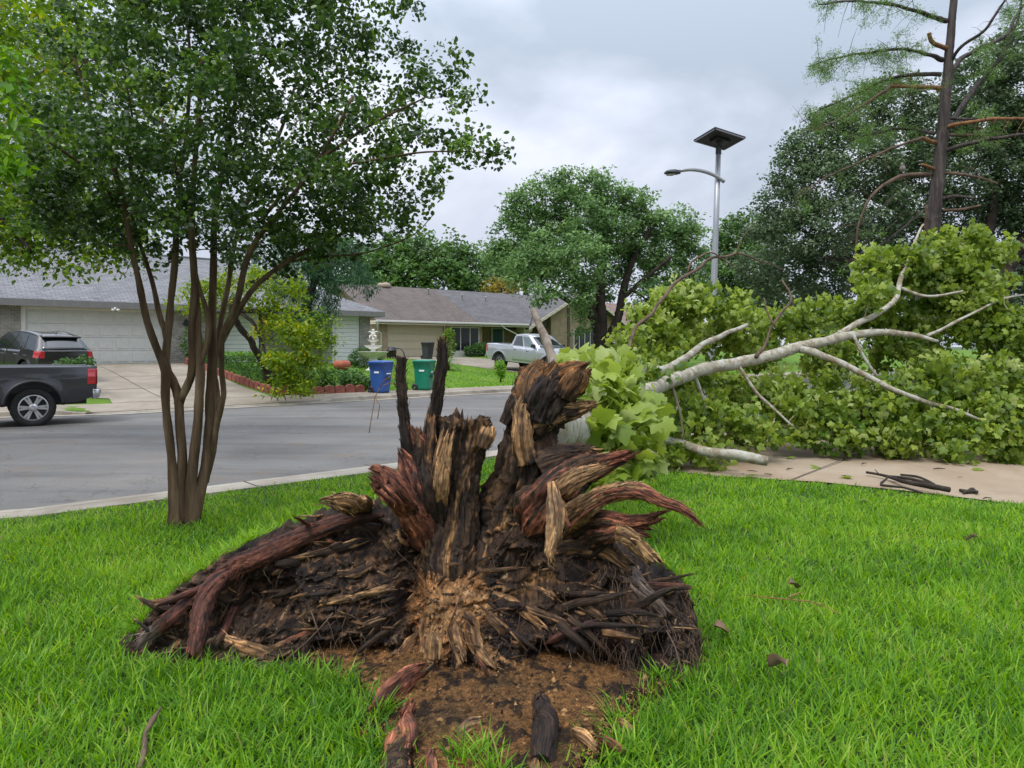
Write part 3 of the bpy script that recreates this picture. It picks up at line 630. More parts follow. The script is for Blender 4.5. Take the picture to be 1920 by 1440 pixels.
    for q, dep in ((.72, .35), (.38, .8)):
        rn = c_end + (ring0 - c_end) * q - T[-1] * Wd[-1] * hollow * dep * (1 + .9 * r.normal(size=seg))[:, None]
        ve.append(rn); cq = np.clip(.5 + .4 * r.normal(size=(seg, 1)), 0, 1); ce.append(A2 * (1 - cq) + B2 * cq)
        cur = base + np.arange(seg); base += seg; Fs.append(np.stack([last, np.roll(last, -1), np.roll(cur, -1), cur], -1)); last = cur
    ve.append((c_end - T[-1] * Wd[-1] * hollow)[None]); ce.append(A2[None]); Ft = np.stack([last, np.roll(last, -1), np.full(seg, base)], -1)
    s0 = I[0]; ve.append(Cn[0][None]); ce.append(A[None]); Fs3 = np.stack([np.roll(s0, -1), s0, np.full(seg, base + 1)], -1)
    Vo = np.vstack(ve); Go = np.vstack([G_, Vo[len(G_):]])
    if seg > 24:
        ns = int(220 * L * min(1.6, wm / .05 + .3)); ri = (r.random(ns) ** .75 * (n - 2)).astype(int) + 1; ci = r.integers(0, seg, ns); Vr = V.reshape(n, seg, 3); Pq = Vr[ri, ci]; Tq = Vr[np.minimum(ri + 2, n - 1), ci] - Vr[np.maximum(ri - 2, 0), ci]; Tq /= np.linalg.norm(Tq, axis=1)[:, None] + 1e-9
        Oq = Pq - Cn[ri]; Oq /= np.linalg.norm(Oq, axis=1)[:, None] + 1e-9; SLIV.append((Pq, Tq, Oq, col[ri * seg + ci], ri / n))
    return Vo, Fs, [Ft, Fs3], np.c_[np.clip(np.vstack(ce), .003, 1), np.full(len(Vo), .3 if skin == 'maroon' else 1.0)], Go
SLIV = []
def build_splinter(name, parent, path, mat=None, **k):
    V, Fq, Ft, col, G = splinter(path, **k)
    return np_mesh(name, V, Fq + Ft, mat or MAT['root'], parent, True, None, col, G)

TREE = empty('uprooted_tree', 'uprooted sycamore, muddy root plate standing up, leafy crown fallen across the driveway', 'tree', (0, 3.9, 0))
TREE.location = (0, 0, 0)
# ---- the plate: a bank of earth and rotten wood, front face towards the camera
nU, nT = 430, 190
PX = np.linspace(200, 1314, nU)
top = np.interp(PX, [200, 225, 262, 300, 360, 430, 520, 590, 640, 690, 745, 800, 870, 930, 1000, 1060, 1130, 1180, 1225, 1262, 1290, 1306, 1314], [1247, 1225, 1178, 1132, 1084, 1038, 996, 966, 945, 938, 960, 985, 965, 950, 945, 940, 985, 1035, 1058, 1078, 1108, 1150, 1240])
bot = np.interp(PX, [200, 300, 400, 600, 700, 800, 900, 1000, 1100, 1200, 1250, 1314], [1254, 1258, 1256, 1262, 1272, 1290, 1296, 1284, 1300, 1312, 1310, 1285])
top = top + (17 * fbm(np.c_[PX / 34, PX * 0, PX * 0], 4) + 9 * pn(np.c_[PX / 9, PX * 0 + 3, PX * 0])) * np.clip((PX - 200) / 60, 0, 1)
Yb = F * (EYE + .04) / (bot - HOR); Yt = 3.62 + .50 * np.sin(np.pi * np.clip((PX - 200) / 1114, 0, 1)) ** .8
tt = np.linspace(0, 1, nT)[:, None]
py = bot * (1 - tt) + top * tt
Yc = Yb + (Yt - Yb) * (tt ** .85)
px = np.tile(PX, (nT, 1))
cx, cy = 838, 1118
dx, dy = (px - cx), (py - cy) * 1.05; rad = np.hypot(dx, dy); ang = np.arctan2(dy, dx)
# swirl of the grain: long radial ridges that bend a little
wp = fbm(np.stack([px / 160, py / 160, px * 0], -1).reshape(-1, 3), 3).reshape(px.shape)
aa = ang + .55 * wp + .0006 * rad
grain = ridged(np.stack([np.cos(aa) * 4.2, np.sin(aa) * 4.2, rad / 330], -1).reshape(-1, 3), 4).reshape(px.shape)
grain2 = ridged(np.stack([np.cos(aa) * 11, np.sin(aa) * 11, rad / 150 + 5], -1).reshape(-1, 3), 3).reshape(px.shape)
W0 = np.stack([(px - 960) / F * Yc, Yc * .6, EYE - (py - HOR) / F * Yc], -1).reshape(-1, 3)
lump = fbm(W0 * 3.1, 4).reshape(px.shape); clod = fbm(W0 * 11 + 5, 4).reshape(px.shape); fine = fbm(W0 * 42, 3).reshape(px.shape)
crust = ridged(W0 * (7, 7, 9) + 3, 4).reshape(px.shape)
wood = np.exp(-(rad / 330) ** 2.2)
# the left bank has layered, wavy bands
band = ridged(np.stack([px / 330 + wp * .9, (py + .25 * (px - 500) + 55 * wp) / 42, px * 0 + 2], -1).reshape(-1, 3), 3).reshape(px.shape)
leftw = sm((800 - px) / 120)
disp = .10 * lump + .085 * np.abs(clod) + .018 * fine + wood * sm(rad / 150) * (.10 * (grain - .3) + .016 * (grain2 - .3)) + np.exp(-(rad / 150) ** 2) * (.035 * clod + .02 * np.abs(fine) + .03 * lump) + (1 - wood) * (.035 * (crust - .3) + .02 * (grain - .3)) + leftw * .035 * (band - .3)
disp += .13 * np.exp(-((px - 640) / 110) ** 2 - ((py - 1090) / 75) ** 2)
disp += .17 * np.exp(-((px - 850) / 95) ** 2 - ((py - 1150) / 120) ** 2) + .10 * np.exp(-((px - 1000) / 130) ** 2 - ((py - 1060) / 90) ** 2) + .16 * np.exp(-((px - 1180) / 90) ** 2 - ((py - 1170) / 70) ** 2)
def pit(x, y, sx, sy, d): return -d * np.exp(-(np.abs((px + 14 * clod - x) / sx) ** 5) - (np.abs((py + 18 * clod - y) / sy) ** 5))
disp += pit(1085, 1247, 86, 36, .75) + pit(500, 1118, 70, 40, .20) + pit(968, 1050, 28, 24, .14) + pit(1012, 1085, 30, 26, .13) + pit(775, 1130, 26, 110, .16) + pit(1150, 1105, 30, 22, .10) + pit(430, 1170, 40, 40, .12) + pit(660, 1225, 70, 22, .25) + pit(1215, 1200, 26, 30, .2) + pit(905, 1010, 16, 40, .25)
edge = np.minimum(1, np.minimum(tt / .05, (1 - tt) / .07)); disp *= .4 + .6 * sm(edge)
Yv = Yc - disp
lift = .35 * disp
Vx = (px - 960) / F * Yc; Vz = EYE - (py - HOR) / F * Yc + .10 * (lump * .3 + clod * .35) * sm(edge) + .25 * np.minimum(disp, 0) * 0
V = np.stack([Vx + .03 * clod * sm(edge), Yv, Vz], -1)
# pigment: wet black earth, brown crumbs, tan rotten heartwood, straw fibres, reddish bark
def L3(a, b, m): return a * (1 - m[..., None]) + b * m[..., None]
nz = fbm(W0 * 5 + 20, 4).reshape(px.shape); nq = fbm(W0 * 24 + 2, 3).reshape(px.shape)
col = L3(BLACK * np.ones(px.shape + (3,)), DARK * 1.0, sm((lump + .8 * clod + .25) / .5))
col = L3(col, BROWN, sm((nz + .35 * nq - .10) / .25) * .75)
col = L3(col, MAROON, sm((fbm(np.stack([aa * 5, rad / 190, px * 0], -1).reshape(-1, 3) + 9, 3).reshape(px.shape) - .16) / .1) * (1 - wood) * .8)
heart = np.exp(-((px - 838 - 12 * np.sin(py / 40)) / 82) ** 2 - ((py - 1115) / 118) ** 2)
tanm = sm((heart * 1.35 + .42 * nz + .25 * (grain - .4) - .55) / .28)
col = L3(col, ORANGE * 1.15, tanm); col = L3(col, TAN, sm((heart + .6 * nq + .4 * (grain2 - .35) - .72) / .22))
rays = sm((ridged(np.stack([np.cos(aa + .2) * 3.1, np.sin(aa + .2) * 3.1, rad / 420], -1).reshape(-1, 3) + 4, 2).reshape(px.shape) + .5 * nz - .62) / .16) * sm((330 - rad) / 90) * sm((px - 760) / 60)
col = L3(col, TAN * .85, rays * .85); col = L3(col, STRAW * .9, sm((nq + .7 * grain2 - .62) / .15) * rays * .8)
bandc = sm((ridged(np.stack([px / 260 + wp, (py + .25 * (px - 500) + 55 * wp) / 30, px * 0 + 7], -1).reshape(-1, 3), 2).reshape(px.shape) + .45 * nq - .68) / .14) * leftw * sm((py - 1000) / 40)
col = L3(col, np.array((.15, .085, .045)), bandc * .8)
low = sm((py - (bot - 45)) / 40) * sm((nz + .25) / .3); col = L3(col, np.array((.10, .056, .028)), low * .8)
col = L3(col, np.array((.40, .29, .17)), sm((nq - .44) / .08) * .75)
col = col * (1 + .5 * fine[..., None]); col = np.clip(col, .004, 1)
# back: turf side slopes down behind
back = []; bc = []
for q, (f_, dY) in enumerate(((1.0, .07), (.97, .16), (.72, .34), (.38, .52), (.1, .66), (-.06, .72))):
    zt = V[-1, :, 2]; zz = np.where(zt > .02, zt * f_, zt - .02 * q); sc_ = np.clip(zt / .35, .1, 1)
    back.append(np.stack([V[-1, :, 0] * (1 + .02 * q), V[-1, :, 1] + dY * sc_ * 1.15, zz + .03 * pn(np.c_[PX / 25, np.full(nU, q * 2.), PX * 0])], -1)); bc.append(np.tile((.035, .03, .014), (nU, 1)))
Vall = np.concatenate([V, np.array(back)]); colA = np.concatenate([col, (.35 + .65 * np.clip(wood * 1.2, 0, 1))[..., None]], -1); call = np.concatenate([colA, np.concatenate([np.array(bc), np.full((len(back), nU, 1), .4)], -1)])
nR = nT + len(back); I = np.arange(nR * nU).reshape(nR, nU)
Fq = np.stack([I[:-1, :-1], I[:-1, 1:], I[1:, 1:], I[1:, :-1]], -1).reshape(-1, 4)
GR = np.stack([np.cos(aa) * .33 + .06 * lump, np.sin(aa) * .33 + .06 * clod, rad / 360 + .3 * lump], -1)
GR = GR * (.35 + .65 * wood)[..., None] + W0.reshape(px.shape + (3,)) * (1 - wood)[..., None] * .9
GR = np.concatenate([GR, np.repeat(GR[-1:], len(back), 0) + np.arange(len(back))[:, None, None] * .03])
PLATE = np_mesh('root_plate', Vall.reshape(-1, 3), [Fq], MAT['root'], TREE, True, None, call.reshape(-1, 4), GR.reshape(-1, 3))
BK = np.array(back); PV = V.copy()
def plate_pt(pxq, pyq, out=.0):
    i = int(np.clip(np.searchsorted(PX, pxq), 0, nU - 1)); j = int(np.argmin(np.abs(py[:, i] - pyq))); v = PV[j, i]; return Vector((v[0], v[1] - out, v[2]))
def plate_Y(pxq, pyq): return float(plate_pt(pxq, pyq).y)

# ---- torn roots and slabs that stand out of the plate
def rt(path, dig=True, **k):
    if k.get('skin') == 'maroon': dig = False; k['bury'] = True
    """roots start inside the earth of the plate and come out of it gradually"""
    if dig:
        ins = [i for i, (x, y, Y, w_) in enumerate(path) if y > np.interp(x, PX, top) + 6 and 205 < x < 1310]; path = list(path); fl = k.get('flat', .55)
        if 0 in ins:
            m_ = 0
            while m_ in ins: m_ += 1
            for i in range(m_):
                x, y, Y, w_ = path[i]; tq = i / max(m_ - .5, 1); path[i] = (x, y, max(Y, plate_Y(x, y) + w_ / F * Y * fl * (1.25 - 1.5 * tq)), w_)
            k['bury'] = True
    return build_splinter('root', PLATE, path, **k)
# centre slab with broken top
rt([(838, 1150, 3.8, 44), (844, 1040, 3.88, 46), (852, 960, 3.92, 38), (860, 880, 3.94, 38), (870, 825, 3.95, 43), (876, 780, 3.95, 46)], flat=.62, skin='dark', core='brown', jag=.055, raw=.06, seed=1, seg=60, groove=.28, blend=.22, hollow=.5, step=.006)
rt([(822, 1090, 3.7, 16), (822, 1000, 3.76, 17), (824, 920, 3.8, 15), (832, 850, 3.82, 14), (842, 800, 3.83, 9)], flat=.6, skin='tan', core='tan', jag=.2, raw=.2, seed=51, groove=.4, blend=.5, seg=30)
rt([(905, 840, 3.84, 10), (912, 815, 3.84, 14), (918, 798, 3.85, 9)], flat=.5, skin='brown', core='tan', jag=.2, raw=.5, seed=52, seg=26)
# the great slab on the right
rt([(915, 1150, 3.62, 66), (948, 1040, 3.82, 72), (972, 950, 3.92, 64), (986, 880, 3.97, 50), (993, 820, 4.0, 42), (1006, 760, 4.0, 40), (1022, 700, 4.0, 42)], flat=.6, skin='dark', core='brown', jag=.05, raw=.05, seed=2, seg=64, groove=.3, blend=.12, step=.006)
rt([(990, 870, 3.86, 18), (978, 820, 3.84, 17), (976, 775, 3.86, 13), (985, 740, 3.9, 12)], flat=.5, skin='dark', core='tan', raw=.9, seed=3, jag=.2)
rt([(1000, 770, 3.9, 27), (996, 730, 3.9, 25), (1004, 700, 3.92, 19), (1016, 676, 3.94, 5)], flat=.4, skin='dark', core='orange', raw=.75, seed=4, jag=.1)
rt([(1010, 790, 3.95, 45), (1025, 740, 3.95, 46), (1040, 705, 3.95, 30), (1052, 683, 3.94, 21)], flat=.75, skin='black', core='orange', raw=.3, seed=5, jag=.15, seg=40, hollow=.6)
rt([(1030, 745, 3.95, 38), (1062, 716, 3.92, 31), (1084, 700, 3.86, 24), (1108, 683, 3.82, 8)], flat=.8, skin='black', core='orange', raw=.55, seed=6, jag=.22, seg=40)
rt([(1060, 742, 3.84, 20), (1078, 712, 3.8, 21), (1090, 692, 3.79, 12)], flat=.5, skin='dark', core='orange', raw=.7, seed=7, jag=.15)
rt([(1000, 790, 3.93, 30), (1050, 772, 3.9, 20), (1090, 765, 3.86, 13), (1122, 757, 3.82, 4)], flat=.6, skin='dark', core='tan', raw=.45, seed=8, jag=.25, blend=.2)
rt([(985, 818, 3.95, 22), (1030, 788, 3.9, 14), (1070, 772, 3.87, 6)], flat=.6, skin='dark', core='tan', raw=.6, seed=9, jag=.2)
rt([(952, 800, 3.95, 16), (975, 765, 3.95, 24), (990, 740, 3.95, 20)], flat=.7, skin='black', core='brown', raw=.2, seed=10)
for s_, (x0, y0, x1, y1) in enumerate(((1030, 705, 1012, 672), (988, 700, 984, 690))):
    rt([(x0, y0 + 25, 3.97, 6), (x0, y0, 3.97, 5), (x1, y1, 3.96, 3)], flat=.8, skin='black', core='brown', seed=30 + s_, seg=14)
# right-hand spears
rt([(985, 1010, 3.72, 50), (1035, 935, 3.78, 41), (1085, 888, 3.8, 28), (1130, 868, 3.78, 18), (1170, 856, 3.75, 10), (1206, 843, 3.72, 2)], flat=.6, skin='dark', core='red', raw=.28, seed=11, jag=.22, seg=48, groove=.36, blend=.33, step=.006)
rt([(1010, 960, 3.68, 26), (1060, 912, 3.66, 20), (1110, 885, 3.66, 13), (1150, 868, 3.66, 5)], flat=.5, skin='brown', core='tan', raw=.3, seed=12, jag=.2, blend=.5)
rt([(1015, 880, 3.9, 34), (1060, 855, 3.88, 22), (1100, 846, 3.86, 12), (1128, 850, 3.84, 4)], flat=.7, skin='dark', core='brown', raw=.2, seed=13, jag=.2)
rt([(1040, 1010, 3.7, 42), (1085, 955, 3.62, 22), (1140, 925, 3.55, 15), (1190, 920, 3.5, 14), (1230, 938, 3.46, 10), (1275, 953, 3.42, 7), (1322, 990, 3.4, 1.5)], flat=.55, skin='tan', core='red', raw=.34, seed=14, jag=.1, groove=.45, blend=.3, seg=40, step=.006)
rt([(1060, 1010, 3.72, 30), (1120, 975, 3.62, 15), (1180, 978, 3.56, 12), (1225, 972, 3.53, 9), (1262, 958, 3.5, 4)], flat=.5, skin='dark', core='red', raw=.5, seed=15, jag=.2, blend=.3, groove=.4)
rt([(1080, 1020, 3.68, 26), (1140, 1000, 3.6, 17), (1185, 990, 3.57, 12), (1222, 1000, 3.55, 7)], flat=.5, skin='dark', core='red', raw=.5, seed=16, jag=.3, blend=.35)
rt([(1110, 985, 3.62, 16), (1165, 1000, 3.52, 15), (1200, 1030, 3.48, 13), (1235, 1065, 3.46, 9)], flat=.5, skin='brown', core='tan', raw=.3, seed=17, jag=.2, groove=.45, blend=.35)
rt([(1035, 905, 3.6, 8), (1042, 950, 3.5, 14), (1040, 1000, 3.44, 13), (1030, 1035, 3.42, 9), (1040, 1056, 3.42, 2)], flat=.4, skin='brown', core='tan', raw=.6, seed=18, jag=.1, groove=.5, blend=.6)
rt([(1040, 925, 3.58, 8), (1052, 960, 3.5, 8), (1070, 992, 3.47, 2)], flat=.4, skin='red', core='red', raw=.6, seed=19, jag=.1)
rt([(920, 1120, 3.6, 36), (990, 1062, 3.62, 27), (1060, 1026, 3.62, 22), (1130, 1032, 3.58, 16), (1195, 1075, 3.55, 9)], flat=.55, skin='dark', core='brown', raw=.1, seed=20, blend=.3, groove=.35)
rt([(1130, 1060, 3.56, 20), (1175, 1080, 3.5, 20), (1215, 1120, 3.46, 16), (1260, 1165, 3.42, 10)], flat=.7, skin='grey', core='dark', raw=.1, seed=21)
# left-hand fan: red torn heartwood
rt([(810, 1040, 3.75, 26), (770, 960, 3.78, 25), (735, 905, 3.78, 21), (708, 882, 3.78, 12), (690, 880, 3.78, 4)], flat=.4, skin='red', core='red', raw=.6, seed=22, jag=.25, seg=40, groove=.3, blend=.6)
rt([(795, 1010, 3.7, 16), (750, 940, 3.66, 20), (715, 905, 3.64, 18), (690, 890, 3.63, 6)], flat=.35, skin='dark', core='red', raw=.5, seed=23, jag=.25, blend=.4)
rt([(815, 1000, 3.82, 22), (785, 930, 3.84, 24), (765, 880, 3.86, 18), (752, 850, 3.87, 8), (744, 836, 3.87, 2)], flat=.45, skin='dark', core='red', raw=.55, seed=24, jag=.25, blend=.45)
rt([(808, 900, 3.88, 12), (795, 850, 3.9, 16), (784, 820, 3.9, 12), (772, 795, 3.9, 4)], flat=.4, skin='red', core='red', raw=.7, seed=25, jag=.25, blend=.5)
rt([(820, 1030, 3.84, 34), (808, 930, 3.86, 30), (800, 860, 3.88, 24), (798, 800, 3.9, 10)], flat=.6, skin='black', core='brown', raw=.1, seed=26, jag=.3, groove=.4)
rt([(690, 950, 3.74, 22), (655, 945, 3.72, 20), (620, 940, 3.7, 10), (598, 940, 3.68, 3)], flat=.5, skin='brown', core='tan', raw=.5, seed=27, jag=.3, groove=.5, blend=.3)
rt([(690, 965, 3.66, 12), (640, 975, 3.6, 8), (590, 985, 3.57, 6), (548, 968, 3.55, 2)], flat=.5, skin='red', core='red', raw=.5, seed=28, jag=.15, blend=.4)
rt([(640, 972, 3.62, 5), (600, 968, 3.58, 5), (555, 968, 3.55, 2)], flat=.5, skin='tan', core='tan', raw=.5, seed=29, jag=.2)
# black standing rods
rt([(790, 960, 3.9, 14), (768, 860, 3.92, 11.5), (757, 780, 3.93, 9.5), (752, 720, 3.93, 9), (754, 666, 3.93, 8.6)], flat=1, skin='black', core='orange', raw=.02, seed=40, jag=.02, seg=24, groove=.14, hollow=.1)
rt([(830, 1000, 3.92, 24), (818, 900, 3.94, 22), (812, 800, 3.95, 12), (822, 730, 3.95, 10.5), (828, 680, 3.95, 9), (829, 628, 3.95, 6.5)], flat=.9, skin='black', core='orange', raw=.05, seed=41, jag=.05, seg=26, groove=.2, hollow=.3)
rt([(812, 900, 3.88, 9), (808, 840, 3.88, 9), (812, 775, 3.9, 7)], flat=.6, skin='dark', core='orange', raw=.2, seed=42, jag=.15, seg=20, blend=.3)
rt([(808, 850, 3.96, 12), (804, 800, 3.98, 9), (815, 745, 3.98, 5)], flat=.7, skin='grey', core='grey', raw=.2, seed=43, jag=.15, seg=16)
# main live root down the left bank with its forks
def on(pts, out, w): return [(x, y, plate_Y(x, y) - out, ww) for (x, y), ww in zip(pts, w)]
rt(on([(720, 965), (640, 980), (560, 1010), (500, 1035), (440, 1065), (400, 1095)], .075, [11, 14, 17, 18, 18, 16]), flat=.8, skin='maroon', core='red', raw=.02, seed=44, groove=.12)
rt(on([(440, 1062), (400, 1100), (378, 1150), (368, 1200), (360, 1240)], .08, [16, 17, 16, 14, 10]), flat=.8, skin='maroon', core='red', raw=.02, seed=45, groove=.14)
rt(on([(400, 1090), (360, 1120), (320, 1160), (280, 1190), (250, 1222)], .07, [10, 10, 11, 12, 5]), flat=.7, skin='maroon', core='grey', raw=.35, seed=46, groove=.14, jag=.1)
rt(on([(420, 1080), (370, 1105), (320, 1125), (285, 1136)], .09, [8, 6.5, 5, 3.5]), flat=.9, skin='maroon', core='tan', raw=.12, seed=47, groove=.12, seg=18)
rt(on([(470, 1045), (450, 1100), (430, 1160), (400, 1215)], .05, [9, 9, 8, 5]), flat=.8, skin='maroon', core='dark', seed=48)
rt(on([(520, 1240), (470, 1222), (430, 1205), (410, 1200)], .05, [16, 15, 12, 8]), flat=.6, skin='brown', core='tan', raw=.3, seed=49, blend=.3)
# rays of rotten heartwood on the face
for i, (x0, y0, x1, y1, w_, sk) in enumerate(((800, 1150, 790, 1235, 18, 'orange'), (850, 1165, 866, 1240, 19, 'orange'), (880, 1150, 918, 1250, 20, 'orange'), (905, 1140, 985, 1225, 16, 'brown'), (925, 1110, 1010, 1180, 15, 'brown'),
        (900, 1085, 1000, 1012, 20, 'brown'), (790, 1080, 805, 1010, 20, 'orange'), (870, 1060, 905, 985, 18, 'tan'), (930, 1090, 1030, 1120, 14, 'brown'), (960, 1130, 1080, 1180, 12, 'dark'), (1080, 1120, 1170, 1190, 11, 'brown'),
        (700, 1060, 600, 1075, 12, 'black'), (740, 1100, 620, 1130, 13, 'black'), (745, 1150, 640, 1200, 13, 'black'), (700, 1010, 560, 1050, 11, 'black'), (780, 1190, 720, 1240, 18, 'orange'), (1180, 1190, 1250, 1230, 12, 'dark'), (600, 1180, 520, 1215, 9, 'red'), (1150, 1150, 1210, 1180, 10, 'brown'))):
    xm, ym = (x0 + x1) / 2 + rng.normal() * 8, (y0 + y1) / 2 + rng.normal() * 8
    rt(on([(x0, y0), (xm, ym), (x1 + .25 * (x1 - x0), y1 + .12 * (y1 - y0))], .02, [w_ * .7, w_ * .62, w_ * .4]), flat=.55, skin=sk, core='tan' if sk != 'dark' else 'brown', raw=.3, seed=60 + i, jag=.3, groove=.42, blend=.35, seg=26)
# roots that poke out past the rim of the plate and down its face
r = np.random.default_rng(17)
for i in range(34):
    x = r.uniform(930, 1300) if i < 20 else r.uniform(300, 760); t_, b_ = np.interp(x, PX, top), np.interp(x, PX, bot); y = t_ + (b_ - t_) * r.uniform(.05, .8); th = math.atan2(y - cy, x - cx) + r.normal() * .35; l = r.uniform(35, 95); w_ = r.uniform(3.5, 9); Yp = plate_Y(x, y); sag = r.uniform(0, 18)
    rt([(x - math.cos(th) * l * .5, y - math.sin(th) * l * .5, Yp + .02, w_), (x, y, Yp - .03, w_ * .95), (x + math.cos(th) * l * .5, y + math.sin(th) * l * .5 + sag * .4, Yp - .055, w_ * .7), (x + math.cos(th) * l, y + math.sin(th) * l + sag, Yp - .03, w_ * .3)], False, flat=.7, skin=r.choice(['dark', 'black', 'maroon', 'brown'], p=[.4, .25, .2, .15]), core='tan', raw=.12, jag=.2, seed=400 + i, seg=18, groove=.3, step=.01)
# shards of torn bark lying all over the face: one part
VV, FQ, FT, CC, GG = [], [], [], [], []; off = 0
r = np.random.default_rng(5)
for i in range(230):
    x = r.uniform(300, 1290); t_, b_ = np.interp(x, PX, top), np.interp(x, PX, bot); y = t_ + (b_ - t_) * r.uniform(.06, .95)
    th = math.atan2((y - cy), (x - cx)) + r.normal() * .55; l = r.uniform(6, 22) * (2.2 if r.random() < .14 else 1); w_ = r.uniform(1.2, 4)
    Yp = plate_Y(x, y) - r.uniform(.0, .035); dxx, dyy = math.cos(th) * l, math.sin(th) * l
    sk = r.choice(['dark', 'brown', 'tan', 'red', 'black', 'orange'], p=[.42, .24, .04, .05, .22, .03])
    V_, q_, t3, c_, g_ = splinter([(x - dxx, y - dyy, Yp, w_ * .6), (x, y, Yp - .02, w_), (x + dxx, y + dyy, Yp + .01, w_ * .4)], flat=.4, skin=sk, core='tan' if sk in ('tan', 'brown') else 'brown', raw=.3, jag=.4, seed=200 + i, seg=12, step=.012, groove=.4, blend=.3)
    VV.append(V_); FQ += [f + off for f in q_]; FT += [f + off for f in t3]; CC.append(c_); GG.append(g_); off += len(V_)
o = np_mesh('bark_shards', np.vstack(VV), FQ + FT, MAT['root'], PLATE, True, None, np.vstack(CC), np.vstack(GG)); o['kind'] = 'stuff'
# torn fibres standing off every big piece: one part
Pq, Tq, Oq, Cq, rq = (np.concatenate(z_) for z_ in zip(*SLIV)); n_ = len(Pq)
lf_ = .10 + .30 * rng.random(n_) + .25 * (rq > .8); D = Tq + Oq * lf_[:, None] + .12 * rng.normal(size=(n_, 3)); D /= np.linalg.norm(D, axis=1)[:, None]
Lf = (.018 + .055 * rng.random(n_) ** 2) * (1 + .6 * (rq > .85)); Wf = .0012 + .0030 * rng.random(n_) ** 2; Sd = np.cross(D, Oq); Sd /= np.linalg.norm(Sd, axis=1)[:, None] + 1e-9; Up = np.cross(Sd, D)
b0 = Pq - D * Lf[:, None] * .35; md = b0 + D * Lf[:, None] * .5 + Oq * .002; e_ = b0 + D * Lf[:, None] + Sd * (Lf * .12 * rng.normal(size=n_))[:, None]
Vf = np.stack([b0 - Sd * Wf[:, None], b0 + Sd * Wf[:, None], md - Sd * Wf[:, None] * .9, md + Sd * Wf[:, None] * .9, md + Up * Wf[:, None] * 1.2, e_], 1); ix = (np.arange(n_) * 6)[:, None]
Cf = np.clip(Cq * (.7 + 1.3 * rng.random(n_) ** 1.5)[:, None] + (.05, .028, .012) * (rng.random(n_) < .3)[:, None], .004, .6)
o = np_mesh('torn_fibres', Vf.reshape(-1, 3), [ix + np.array([0, 1, 4]), ix + np.array([0, 4, 2]), ix + np.array([1, 3, 4]), ix + np.array([2, 4, 5]), ix + np.array([4, 3, 5])], MAT['root'], PLATE, False, None, np.c_[np.repeat(Cf, 6, 0), np.full(n_ * 6, .5)], Vf.reshape(-1, 3)); o['kind'] = 'stuff'
# crumbs of earth and rot clinging to the face: one part
k = 9000; ji = rng.integers(4, nT - 4, k); ii_ = rng.integers(8, nU - 6, k); Pc = PV[ji, ii_]
T6 = np.array([(1, 0, -.4), (-.5, .87, -.4), (-.5, -.87, -.4), (0, 0, .9), (.4, -.5, .5), (-.5, .2, .6)]); F6 = np.array([(0, 1, 3), (1, 5, 3), (1, 2, 5), (2, 4, 5), (2, 0, 4), (0, 3, 4), (3, 5, 4), (0, 2, 1)])
Sc = .0022 + .0075 * rng.random(k) ** 3.5; Vc = T6[None] * (1 + .4 * rng.normal(size=(k, 6, 3))) * Sc[:, None, None] + Pc[:, None] - np.array((0, .003, 0))
tone = rng.random(k); cc_ = np.where((tone < .62)[:, None], (.03, .02, .014), np.where((tone < .9)[:, None], (.085, .05, .027), (.26, .17, .09)))
o = np_mesh('clinging_crumbs', Vc.reshape(-1, 3), [(F6[None] + (np.arange(k) * 6)[:, None, None]).reshape(-1, 3)], MAT['root'], PLATE, False, None, np.c_[np.repeat(cc_, 6, 0), np.full(k * 6, .4)], Vc.reshape(-1, 3)); o['kind'] = 'stuff'
# hair roots
hm = MB()
for i in range(620):
    x = r.uniform(260, 1305) if i < 400 else r.uniform(1080, 1305); t_, b_ = np.interp(x, PX, top), np.interp(x, PX, bot); y = t_ + (b_ - t_) * r.uniform(.1, .9)
    p = plate_pt(x, y, .01); P = [p]; d = Vector((r.normal() * .5 + (.3 if x > 1200 else 0), -.5 - .5 * r.random(), -.9 * r.random() + .2)); n = r.integers(4, 8)
    for q in range(n): d = (d + Vector((r.normal() * .35, r.normal() * .25, -.38))).normalized(); P.append(P[-1] + d * r.uniform(.012, .034))
    hm.tube(P, [.0016 * (1 - .6 * q / n) for q in range(n + 1)], 4, False)
for P in ([(1235, 1150), (1250, 1190), (1268, 1240), (1282, 1275)], [(600, 1120), (618, 1170), (630, 1215), (636, 1235)], [(540, 1230), (580, 1190), (620, 1150), (640, 1120)]):
    hm.tube([plate_pt(x, y, .07) for x, y in P], .004, 5)
o = hm.build('hair_roots', MAT['dead_branch'], PLATE, True); o['kind'] = 'stuff'
# hanging thread roots off the black rod
hm = MB()
for P in ([(748, 722, 3.92), (730, 718, 3.9), (712, 726, 3.9), (703, 745, 3.9), (697, 780, 3.9), (692, 812, 3.9)], [(712, 726, 3.9), (722, 712, 3.88), (734, 704, 3.88)], [(703, 745, 3.9), (712, 760, 3.9), (708, 785, 3.9)]):
    hm.tube([at(*p) for p in P], .0022, 5)
hm.build('thread_root', MAT['rust_branch'], PLATE, True)
# turf that came up with the plate, standing along its back edge
sel = []
for k in range(7000):
    i = rng.integers(20, nU - 8); q = rng.choice(5, p=[.3, .3, .2, .12, .08]); f_ = rng.random(); p = BK[q, i] * (1 - f_) + BK[q + 1, i] * f_
    if 470 < PX[i] < 1240 and q < 2 and rng.random() < .8: continue
    sel.append(p)
sel = np.array(sel); o = blades('turf', sel, .06 + .08 * rng.random(len(sel)), .004 + .004 * rng.random(len(sel)), MAT['grass'], None, (.3, 1.4)); o.parent = PLATE
for k in ('label', 'category'):
    if k in o: del o[k]
